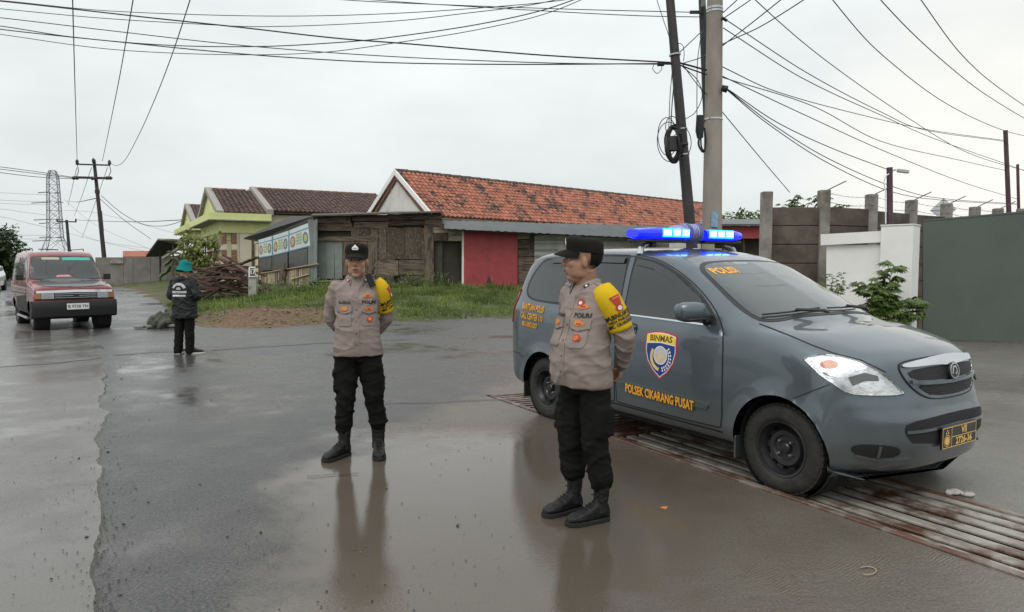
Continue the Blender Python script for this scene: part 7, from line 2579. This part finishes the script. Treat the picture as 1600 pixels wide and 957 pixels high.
# weeds along the shack foot
rg = random.Random(15)
spots = [(640, 462), (660, 466), (690, 468), (668, 455), (470, 458), (450, 462), (490, 460), (515, 470), (560, 468), (430, 468), (410, 470), (600, 466)]
ORDW = ('leftmost', 'second', 'third', 'fourth', 'fifth', 'sixth', 'seventh')
for k, (px, py) in enumerate(spots):
    rank = sorted(q[0] for q in spots if (q[0] < 500) == (px < 500)).index(px)
    g = D(px, py, 24.8 if px > 500 else 23.5)
    g.z = bank_z(g.x, g.y)
    wd_ = thing('weed', ORDW[rank] + [' green weed from the left at the foot of the wooden stall front', ' green weed clump from the left below the banner wall'][px < 500], 'weed', tuple(g), 0, ['weeds below the stall front', 'weeds below the banner wall'][px < 500])
    mb, tin = MB(), []
    hh = rg.uniform(.25, .55)
    for j in range(90):
        p = g + Vector((rg.gauss(0, .28), rg.gauss(0, .15), rg.uniform(.02, hh)))
        leaf(mb, tin, p, Vector((rg.uniform(-1, 1), rg.uniform(-1, 1), rg.uniform(-.5, .8))), Vector((0, 0, 1)), rg.uniform(.06, .14), .028, min(1, max(0, rg.gauss(.5, .25))))
    tinted(mb, 'leaves', m_leafm, wd_, tin, world=True)
    st = MB()
    for j in range(4):
        st.tube([g, g + Vector((rg.uniform(-.2, .2), rg.uniform(-.1, .1), hh))], .006, 5)
    tag(st.build('stems', m_stem, wd_, world=True), kind='stuff')
# dumped green tarpaulin with junk behind the person in the hat
tp_ = G(254, 512)
jt = thing('tarpaulin_heap', 'dark olive tarpaulin heap with rubbish left of the person in the hat', 'tarpaulin', (tp_.x, tp_.y, 0), 0)
mb = MB().ell((0, 0, .10), (.26, .34, .24)).ell((.18, .2, .16), (.30, .26, .30)).ell((-.1, .35, .08), (.26, .3, .16)).box((.1, .1, .12), (.4, .3, .34))
me = remesh(mb, .022, 2)
wrinkle(me, .06, 5, 6, 3)
mesh_obj('sheet', me, mat('olive_tarp', (.055, .058, .040), .6, var=.4, scale=4, bump=.4), jt)
for k in range(5):
    c = Vector((-.35 + .2 * k, -.35 + .08 * k, .05))
    MB().box(c, (.22, .16, .07), Matrix.Rotation(k * .9, 3, 'Z')).build('scrap', m_gray, jt, bevel=.02)
# small litter on the ground near the car
m_oleaf = flat('orange_leaf', (.55, .16, .06), .6)
for (px, py, lab) in ((1026, 708, 'small orange dead leaf on the wet apron beside the drain'), (1031, 794, 'pale orange leaf scrap on the apron in front of the car')):
    p = G(px, py, .006)
    mb, tin = MB(), []
    leaf(mb, tin, p, Vector((.8, .5, .12)), Vector((0, 0, 1)), .07, .022, 1, .5)
    tag(mb.build('dead_leaf', m_oleaf, None, smooth=0, recalc=False), lab, 'leaf')
p = G(1490, 774, .004)
me = remesh(MB().ell(p + Vector((0, 0, .02)), (.06, .035, .02)).ell(p + Vector((.07, -.03, .015)), (.04, .03, .016)), .006, 2)
wrinkle(me, .008, 30, 30, 1)
tag(mesh_obj('litter', me, flat('litter_white', (.42, .38, .36), .6), None), 'crumpled pale wrapper on the driveway edge beside the grate', 'litter')
ang = [(1355 + 14 * math.cos(a), 892 + 6.5 * math.sin(a)) for a in np.linspace(-2.4, 2.0, 16)]
tag(MB().tube([G(x, y, .008) for x, y in ang], .0035, 5).build('straw', m_bamb, None), 'curled pale straw lying on the apron in the right foreground', 'straw')
# white car far left behind the trees
wc = G(2, 455)
wcar = thing('white_car', 'white car partly seen at the far left edge beyond the minivan', 'car', (wc.x - 1.5, wc.y + 1, 0), R(-60))
wst = [(q[0], q[1], q[2], q[3], q[4], q[5], q[6] * .85, q[7], q[8] * .85, q[9], q[10] * .85, q[11] * .85, q[12]) for q in [t[:13] for t in st_car]]
mb = closed_body(loft_body(wst, 4, 4, 2.4))
mb.build('body', flat('white_paint', (.78, .78, .77), .25, coat=1), wcar, smooth=40)
for u in (0, 2.655):
    for s in (-1, 1):
        M = Matrix.Translation((u, s * .74, .3)) @ Matrix.Rotation(R(90), 4, 'X')
        MB().lathe([(.19, -.1), (.3, -.1), (.3, .1), (.19, .1)], 24, M).build('wheel', m_tyre, wcar)
for s in (-1, 1):
    MB().box((.9, s * .71, 1.18), (2.0, .04, .30)).build('window_band', m_glass, wcar, bevel=.02)
# ================================================================== POLES, PYLON AND WIRES
m_pconc = mat('pole_concrete', (.30, .275, .235), .85, var=.2, scale=3, bump=.3, bscale=26, col2=(.17, .15, .125), s2=1.3, lo=.48, hi=.7, stretch=(1, 1, .35))
m_psteel = mat('pole_dark_steel', (.045, .040, .040), .55, .3, var=.3, scale=6, bump=.2)
m_cable = flat('cable_black', (.014, .013, .014), .55)
m_wire = flat('wire_grey', (.07, .066, .070), .6)
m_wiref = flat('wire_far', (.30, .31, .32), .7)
def at_z(a, b, z):
    return a + (b - a) * ((z - a.z) / (b.z - a.z))
# concrete pole behind the car
pa, pb = D(1112.5, 355, 10.3), D(1117, 0, 10.3)
pb0, pt0 = at_z(pa, pb, -.1), at_z(pa, pb, 8.6)
cpole = thing('concrete_pole', 'thick round concrete utility pole behind the police car roof', 'utility pole', tuple(pb0), 0)
MB().tube([pb0, pa, pb, pt0], [.165, .142, .110, .095], 20).build('shaft', m_pconc, cpole, world=True)
def band(parent, a, b, py, px, Y, r, wd=.03, mt=None):
    c = at_z(a, b, D(px, py, Y).z)
    ax = (b - a).normalized()
    M = Matrix.Translation(c) @ ax.to_track_quat('Z', 'Y').to_matrix().to_4x4()
    MB().lathe([(r - .01, -wd / 2), (r, -wd / 2), (r, wd / 2), (r - .01, wd / 2)], 24, M, cap=False).build('steel_band', mt or m_silver, parent, world=True)
band(cpole, pa, pb, 14, 1117, 10.3, .118)
band(cpole, pa, pb, 19, 1117, 10.3, .118)
band(cpole, pa, pb, 187, 1115, 10.3, .134, .025)
Fp = Facade(D(1100, 430, 10.14), D(1130, 430, 10.14), cpole)
Fp.rect(1111, 331, 1121.5, 355, 'tag_sheet', mat('blue_tag', (.24, .36, .50), .5, var=.4, scale=30), .012, .005)
q = MB().tube([D(1094, 181, 10.1), D(1093, 205, 10.1), D(1094, 216, 10.1)], [.055, .060, .045], 12)
q.build('splice_closure', m_cable, cpole, world=True)
q = MB().tube([D(1101, 188, 10.15), D(1095, 196, 10.12)], .02, 6)
q.build('closure_bracket', m_cable, cpole, world=True)
for k, pts in enumerate(([(1093, 214), (1092, 226), (1096, 236), (1100, 238), (1102, 228), (1101, 205)], [(1095, 214), (1096, 230), (1100, 236), (1103, 222), (1101, 200)], [(1094, 210), (1091, 224), (1094, 233), (1098, 236)])):
    MB().tube(crom([D(x, y, 10.1 - .02 * k) for x, y in pts], 5), .012, 6).build('cable_loop', m_cable, cpole, world=True)
MB().tube([D(1128, 138, 10.15), D(1136, 140, 10.15)], [.045, .05], 10).build('junction_pod', m_cable, cpole, world=True)
MB().tube([D(1128, 28, 10.2), D(1136, 33, 10.2)], .022, 8).build('clamp', m_cable, cpole, world=True)
# leaning steel pole with the coil of cable
sa_, sb2 = D(1078, 352, 9.9), D(1047, 0, 9.9)
s0, s1 = at_z(sa_, sb2, -.1), at_z(sa_, sb2, 8.3)
spole = thing('steel_pole', 'slim leaning black steel pole carrying a big coil of cable', 'utility pole', tuple(s0), 0)
MB().tube([s0, sa_, sb2, s1], [.085, .078, .060, .050], 14).build('shaft', m_psteel, spole, world=True)
MB().tube([D(1069, 304, 9.95), D(1076, 352, 9.95)], .04, 8).build('splint', m_psteel, spole, world=True)
for py, px in ((86, 1056), (202, 1066), (242, 1069)):
    band(spole, sa_, sb2, py, px, 9.9, .082, .02)
MB().tube([D(1041, 226, 9.8), D(1075, 225, 9.8)], .02, 8).build('coil_bracket', m_psteel, spole, world=True)
rg = random.Random(9)
def loop(cx, cy, rx, ry, Y, tilt, ph, n=26):
    pts = []
    for i in range(n):
        a = 2 * math.pi * i / n + ph
        x, y = rx * math.cos(a), ry * math.sin(a)
        pts.append(D(cx + x * math.cos(tilt) - y * math.sin(tilt), cy + x * math.sin(tilt) + y * math.cos(tilt), Y + .05 * math.sin(a * 2 + ph)))
    return pts
for k in range(13):
    MB().tube(loop(1052 + rg.uniform(-2.5, 2.5), 226 + rg.uniform(-2, 2), 9.5 + rg.uniform(-1.5, 2.5), 27 + rg.uniform(-2.5, 2.5), 9.75 + rg.uniform(-.06, .06), rg.uniform(-.08, .08), rg.uniform(0, 6)), .0125, 6, closed=True).build('cable_coil', m_cable, spole, world=True)
for (cx, cy, rx, ry) in ((1046, 222, 19, 31), (1059, 222, 21, 28), (1043, 214, 15, 30), (1050, 198, 10, 16)):
    MB().tube(loop(cx, cy, rx, ry, 9.72, rg.uniform(-.15, .15), rg.uniform(0, 6)), .006, 5, closed=True).build('loose_loop', m_cable, spole, world=True)
MB().tube([D(1050, 214, 9.7), D(1050, 236, 9.7)], [.075, .085], 10).build('coil_core', m_cable, spole, world=True)
# second dark steel pole tucked behind the concrete one
da, db = D(1104, 150, 10.9), D(1097, 0, 10.9)
d0, d1 = at_z(da, db, -.1), at_z(da, db, 8.0)
dpole = thing('steel_pole', 'dark steel pole half hidden behind the concrete pole', 'utility pole', tuple(d0), 0)
MB().tube([d0, da, db, d1], [.075, .068, .055, .05], 12).build('shaft', m_psteel, dpole, world=True)
MB().box(D(1099, 5, 10.75), (.06, .06, .12)).build('insulator', m_gray, dpole, world=True, bevel=.01)
MB().beam(D(1078, 19.5, 10.8), D(1097, 19.5, 10.8), .04, .04).build('arm', m_psteel, dpole, smooth=0, world=True)
# left pole with two cross arms
la, lb_ = D(166.5, 438, 50), D(147, 252, 50)
l0 = at_z(la, lb_, -.1)
lpole = thing('utility_pole', 'leaning dark utility pole with two cross arms beyond the minivan', 'utility pole', tuple(l0), 0)
MB().tube([l0, lb_ + (lb_ - la).normalized() * .1], [.165, .105], 12).build('shaft', m_psteel, lpole, world=True)
for (x0, x1, y0, y1, th) in ((119, 171.5, 257, 258.5, .10), (116, 173, 277.5, 279, .16)):
    MB().beam(D(x0, y0, 49.8), D(x1, y1, 49.8), th, th).build('cross_arm', m_psteel, lpole, smooth=0, world=True)
for (px, py) in ((120.5, 254), (171, 255), (146, 252)):
    c = D(px, py, 49.8)
    MB().lathe([(.05, -.15), (.12, -.05), (.08, 0), (.12, .06), (.07, .16), (.02, .22)], 10, Matrix.Translation(c)).build('insulator', m_psteel, lpole, world=True)
for (px, py) in ((118, 278.5), (170, 278.5), (147, 279)):
    c = D(px, py, 49.7)
    MB().lathe([(.05, -.25), (.14, -.15), (.10, 0), (.14, .12), (.05, .25)], 10, Matrix.Translation(c) @ Matrix.Rotation(R(90), 4, 'Y')).build('insulator', m_psteel, lpole, world=True)
band(lpole, la, lb_, 300, 152, 50, .16, .25, m_psteel)
MB().tube([D(157, 330, 49.7), D(160, 362, 49.7)], .10, 8).build('conduit', m_psteel, lpole, world=True)
for k, (x0, x1) in enumerate(((121, 119), (171, 169))):
    MB().tube(crom([D(x0, 258, 49.7), D(x0 + (2 if k else 1.5), 268, 49.7), D(x1, 277, 49.7)], 5), .025, 5).build('jumper', m_wire, lpole, world=True)
ra, rb = D(109, 400, 95), D(104, 344, 95)
rpole = thing('utility_pole', 'small distant dark pole with one cross arm in front of the pylon', 'utility pole', tuple(at_z(ra, rb, 0)), 0)
MB().tube([at_z(ra, rb, 0), rb], [.24, .17], 10).build('shaft', m_psteel, rpole, world=True)
MB().beam(D(89, 346.5, 94.8), D(119, 347, 94.8), .16, .16).build('cross_arm', m_psteel, rpole, smooth=0, world=True)
for px in (89.5, 118.5):
    MB().beam(D(px, 347, 94.8), D(px, 342, 94.8), .14, .14, (0, 1, 0)).build('insulator', m_psteel, rpole, smooth=0, world=True)
# lattice pylon
PY = 240.0
pc_ = D(88, 411, PY)
py_ = thing('lattice_pylon', 'tall grey lattice transmission tower on the far left skyline', 'pylon', (pc_.x, pc_.y, 0), 0)
m_galv = mat('galvanised_lattice_hazed', (.26, .26, .29), .6, .4, var=.15, scale=.5, bump=0)  # pale steel grey, also painting in the haze over the far tower
lev = [(0, 5.4), (5.2, 3.6), (10.2, 2.05), (13.5, 1.95), (16.5, 1.86), (19.5, 1.78), (22.7, 1.70), (25.5, 1.62), (28.4, 1.55), (31.2, 1.45), (33.2, .8)]
cs = ((-1, -1), (1, -1), (1, 1), (-1, 1))
def lp(k, c):
    z, h = lev[k]
    return Vector((c[0] * h, c[1] * h, z))
rt = Matrix.Rotation(R(20), 4, 'Z')
for c in cs:
    MB().tube([rt @ lp(k, c) for k in range(len(lev))], .15, 5).build('leg', m_galv, py_)
lat = MB()
for k in range(len(lev) - 1):
    for i in range(4):
        c, d = cs[i], cs[(i + 1) % 4]
        for (a, b) in ((lp(k, c), lp(k + 1, d)), (lp(k, d), lp(k + 1, c)), (lp(k + 1, c), lp(k + 1, d))):
            lat.tube([rt @ a, rt @ b], .065, 4)
tag(lat.build('bracing', m_galv, py_), kind='stuff')
for z, ln in ((25.5, 4.6), (22.0, 7.0), (16.2, 6.4), (15.0, 4.6), (10.2, 4.8), (9.0, 7.2)):
    MB().beam((-ln, -1, z), (-1, -1.2, z + .25), .3, .3).build('cross_arm', m_galv, py_, smooth=0)
    MB().beam((1, -1, z), (ln * .35 + 1.5, -1.2, z + .2), .3, .3).build('cross_arm', m_galv, py_, smooth=0)
MB().beam((-5.2, -1, 6.2), (1.5, -1, 6.0), .35, .35).build('cross_arm', m_psteel, py_, smooth=0)
# ---- wires
ORD = ('first', 'second', 'third', 'fourth', 'fifth', 'sixth', 'seventh', 'eighth')
def wire(label, pts, r, group=None, mt=None, per=10):
    P = crom([D(x, y, Y) for x, y, Y in pts], per)
    o = MB().tube(P, r, 6).build('overhead_wire', mt or m_cable)
    return tag(o, label, 'wire', group)
CT = (1117, -260, 10.3)
LB = 'black cable crossing high from the left edge to the leaning steel pole'
LG = 'cables sweeping from the left edge to the steel pole'
LBK = 0
for pts, r in (([(-260, -22, 12), (0, 2, 11.6), (225, 27, 11.2), (375, 43, 11), (525, 60, 10.7), (640, 69, 10.5), (840, 86, 10.2), (1048, 98, 9.9)], .0105),
               ([(-260, 0, 12), (0, 28, 11.6), (187, 50, 11.3), (375, 71, 11), (600, 88, 10.6), (850, 98.5, 10.2), (1049, 101, 9.9)], .007),
               ([(-260, 10, 12), (0, 46, 11.6), (187, 66, 11.3), (337, 81, 11), (450, 90, 10.8), (600, 98, 10.6), (800, 101, 10.3), (1049, 99.5, 9.9)], .0085)):
    wire(('thick topmost', 'thin middle', 'lower')[LBK] + ' of three cables crossing from the left edge to the leaning steel pole', pts, r, LG)
    LBK += 1
LB2 = 'sagging cable rising past the frame top between the left edge and the poles'
LG2 = 'cables sagging from the left edge up to the pole tops'
LBK = 0
for pts, r in (([(-260, -18, 12.4), (0, 1, 12), (150, 16, 11.8), (300, 23, 11.6), (450, 25.5, 11.4), (600, 22, 11.2), (760, 12, 11), (890, -1, 10.8), (1112, -40, 10.4)], .006),
               ([(-260, -10, 12.4), (0, 14, 12), (150, 28, 11.8), (300, 37.5, 11.6), (412, 42, 11.4), (600, 34.5, 11.2), (720, 22, 11), (860, 2, 10.8), (1112, -70, 10.4)], .006),
               ([(-260, 10, 12.4), (0, 41, 12), (112, 58, 11.8), (262, 71, 11.6), (405, 73, 11.4), (525, 67, 11.2), (600, 60, 11.1), (760, 36, 10.9), (880, 6, 10.7), (1112, -90, 10.4)], .008),
               ([(-260, 20, 12.4), (0, 54, 12), (150, 75, 11.8), (262, 83, 11.6), (394, 86, 11.4), (506, 82, 11.2), (600, 70, 11.1), (760, 44, 10.9), (880, 12, 10.7), (1112, -100, 10.4)], .006)):
    wire(('highest', 'second', 'thick third', 'lowest')[LBK] + ' of four sagging cables rising out of the frame top left of the poles', pts, r, LG2)
    LBK += 1
wire('upper thin cable running level to the dark steel pole arm', [(430, -12, 12), (536, 0, 11.8), (700, 8, 11.5), (900, 15, 11.2), (1080, 19.5, 10.8)], .0065)
wire('lower thin cable running level to the dark steel pole', [(470, -10, 12), (620, 3, 11.8), (860, 18, 11.3), (1000, 25, 11.0), (1100, 27, 10.9)], .0065)
# three conductors from the left pole over the viewer
for lab, pts in (('leftmost conductor rising from the left pole cross arm', [(120.5, 252, 49.8), (117, 130, 28), (113.5, 0, 19.6), (108, -220, 13)]),
                 ('middle conductor rising from the left pole top', [(160, 252, 49.8), (185, 130, 28), (208, 0, 19.6), (245, -220, 13)])):
    wire(lab, pts, .016, None, m_wire)
wire('right conductor looping down then up from the left pole', [(171, 254, 49.8), (181, 259, 47), (194, 252, 43), (215, 215, 36), (240, 160, 29), (268, 88, 23.5), (297, 0, 19.6), (345, -160, 14)], .016, None, m_wire)
# lines from the far left into the left pole
for k, (y0, y1, y2) in enumerate(((261, 269, 278), (264.5, 272, 279), (270, 277, 280))):
    wire(('upper', 'middle', 'lower')[k] + ' thin wire entering the left pole lower arm from the left', [(-60, y0 - 8, 44), (0, y0, 45), (60, y1, 47.5), (118, y2, 49.8)], .022, None, m_wire)
wire('thin wire sagging from the left pole to the lime house', [(158, 306, 50), (190, 333, 48.5), (225, 351, 47), (258, 353, 46), (292, 343, 45)], .02, None, m_wire)
wire('thin wire running level from the small far pole to the lime house', [(118, 344, 94), (180, 346.5, 70), (230, 346.5, 56), (284, 344, 46)], .03, None, m_wire)
wire('thin wire dropping from the left pole towards the grey wall shed', [(155, 310, 50), (195, 345, 50), (236, 374, 50)], .018, None, m_wire)
wire('thin wire linking the left pole to the pylon side', [(151, 310, 50), (120, 316, 90), (104, 314, 200)], .035, None, m_wire)
for k, (y0, y1) in enumerate(((301.5, 304.5), (313, 315.5), (318, 320.5), (327, 336.5), (339, 356), (366.5, 368), (373, 373.5))):
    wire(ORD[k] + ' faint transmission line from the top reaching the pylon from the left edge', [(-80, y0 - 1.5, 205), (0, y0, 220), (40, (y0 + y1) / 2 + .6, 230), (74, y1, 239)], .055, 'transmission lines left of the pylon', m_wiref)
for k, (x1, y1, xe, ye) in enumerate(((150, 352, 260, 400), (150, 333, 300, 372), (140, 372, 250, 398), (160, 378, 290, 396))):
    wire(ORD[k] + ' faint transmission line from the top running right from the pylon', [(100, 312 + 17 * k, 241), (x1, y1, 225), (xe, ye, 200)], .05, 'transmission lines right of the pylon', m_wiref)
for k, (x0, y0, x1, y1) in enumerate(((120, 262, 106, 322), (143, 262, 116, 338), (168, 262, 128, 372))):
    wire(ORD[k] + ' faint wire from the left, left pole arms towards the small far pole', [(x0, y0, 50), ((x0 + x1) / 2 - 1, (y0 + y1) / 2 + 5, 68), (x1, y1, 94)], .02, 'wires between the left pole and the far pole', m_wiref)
# fan of wires to the right of the concrete pole
RT = (1571, 205)
fan = [('topmost of the wires leaving the concrete pole to the right', [(1134, 31, 10.3), (1259, 113, 12), (1376, 175, 15), (1443, 203, 17.5), (1568, 221, 21)]),
       ('second wire leaving the concrete pole to the right', [(1130, 44, 10.3), (1251, 121, 12), (1376, 180, 15), (1460, 217, 18), (1576, 258, 21), (1640, 282, 24)]),
       ('wire from the frame top crossing the fan left of centre', [(1120, -70, 9), (1180, 0, 10), (1292, 96, 12.5), (1418, 184, 16), (1501, 234, 18.5), (1572, 259, 21), (1640, 275, 24)]),
       ('first long wire from the frame top to the slim right pole', [(1240, -90, 9), (1301, 0, 10.5), (1376, 84, 13), (1480, 163, 17), (1571, 205, 21), (1640, 219, 26)]),
       ('second long wire from the frame top to the right edge', [(1310, -90, 9), (1376, 0, 10.5), (1460, 84, 13), (1543, 150, 17), (1640, 208, 23)]),
       ('third long wire from the frame top at the far right', [(1380, -90, 9), (1439, 0, 10.5), (1501, 84, 13), (1556, 134, 16), (1640, 192, 21)]),
       ('wire leaving the concrete pole mid height, nearly straight', [(1127, 104, 10.3), (1209, 142, 12), (1334, 177, 15), (1450, 203, 18), (1571, 220, 21)]),
       ('cable leaving the concrete pole towards the thin right pole', [(1128, 119, 10.3), (1251, 177, 12.5), (1376, 234, 15.5), (1501, 284, 19.5), (1592, 312, 24)]),
       ('slack wire from the pole band to the slim right pole', [(1128, 121, 10.3), (1272, 167, 13), (1376, 221, 15.5), (1501, 251, 18.5), (1572, 267, 21)]),
       ('lower cable from the junction pod skirting the wall top', [(1136, 140, 10.3), (1209, 196, 11.5), (1292, 247, 13), (1384, 288, 14.5), (1460, 309, 17), (1592, 319, 24)]),
       ('lowest cable from the junction pod along the wall top', [(1136, 141, 10.3), (1200, 194, 11.5), (1290, 253, 13), (1384, 297, 14.5), (1460, 312, 17), (1592, 320, 24)]),
       ('cable from the junction pod to the camera post', [(1136, 139, 10.3), (1215, 192, 11.3), (1300, 232, 12.4), (1389, 266, 13.6)]),
       ('thin stay wire dropping from the concrete pole to the wall plants', [(1125, 171, 10.3), (1188, 247, 12), (1234, 301, 13.4)]),
       ('wire rising right from the concrete pole, lower of the pair', [(1104, 92, 10.6), (1130, 71, 10.3), (1180, 32, 9.6), (1235, -12, 8.8)]),
       ('wire rising right from the concrete pole, flatter of the pair', [(1068, 99, 10), (1100, 88, 10.6), (1130, 69, 10.3), (1188, 42, 9.8), (1275, -12, 8.8)]),
       ('short wire rising from the pole band at the frame top', [(1130, 20, 10.3), (1152, 0, 10), (1180, -26, 9.6)]),
       ('second short wire rising from the clamp at the frame top', [(1132, 28, 10.3), (1173, 0, 9.9), (1200, -20, 9.6)])]
for k, (lab, pts) in enumerate(fan):
    wire(lab, pts, .0075 if k not in (3, 4, 5) else .0085, None, m_cable if k in (7, 9, 10) else m_wire)
# tangle between the two poles
for lab, pts, r in (('thick cable spanning from the steel pole to the concrete pole', [(1052, 96, 9.85), (1075, 102, 9.95), (1104, 110, 10.2)], .013),
                    ('second thick cable spanning from the steel pole to the concrete pole', [(1054, 99, 9.85), (1078, 108, 10), (1104, 117, 10.2)], .010),
                    ('cable bowing from the steel pole down to the concrete pole side', [(1066, 100, 9.9), (1080, 120, 10), (1096, 140, 10.2), (1104, 148, 10.25)], .006),
                    ('loose cable arcing under the tangle between the poles', [(1066, 104, 9.9), (1090, 126, 10), (1097, 150, 10), (1086, 176, 9.95), (1070, 187, 9.9)], .006),
                    ('drop cable hanging straight to the splice closure', [(1096, 50, 10.6), (1090, 95, 10.3), (1089, 140, 10.1), (1089, 181, 10.1)], .006),
                    ('cable rising from the steel pole to the dark pole', [(1060, 84, 9.9), (1080, 65, 10.3), (1098, 48, 10.8)], .007),
                    ('thin drop wire down the left side of the steel pole to the coil', [(1051, 104, 9.8), (1047, 150, 9.75), (1045, 200, 9.75)], .006),
                    ('second drop wire from the steel pole into the coil', [(1054, 120, 9.8), (1050, 165, 9.75), (1048, 205, 9.75)], .008),
                    ('slack wire hanging from the frame top beside the steel pole', [(1025, -4, 9.9), (1036, 30, 9.9), (1046, 60, 9.85), (1051, 90, 9.85)], .005),
                    ('short loop around the steel pole above the cable joint', [(1056, 68, 9.85), (1066, 70, 9.8), (1069, 84, 9.8), (1068, 96, 9.85)], .005),
                    ('little loop hanging under the joint box left of the steel pole', [(1022, 101, 10), (1020, 108, 10), (1027, 115, 10), (1034, 108, 10), (1033, 101, 10)], .005)):
    wire(lab, pts, r)
tag(MB().tube([D(1027, 100.5, 9.98), D(1038, 100.5, 9.96)], .03, 8).build('joint_box', m_cable), 'small black joint box clamped on the cables left of the steel pole', 'joint box')
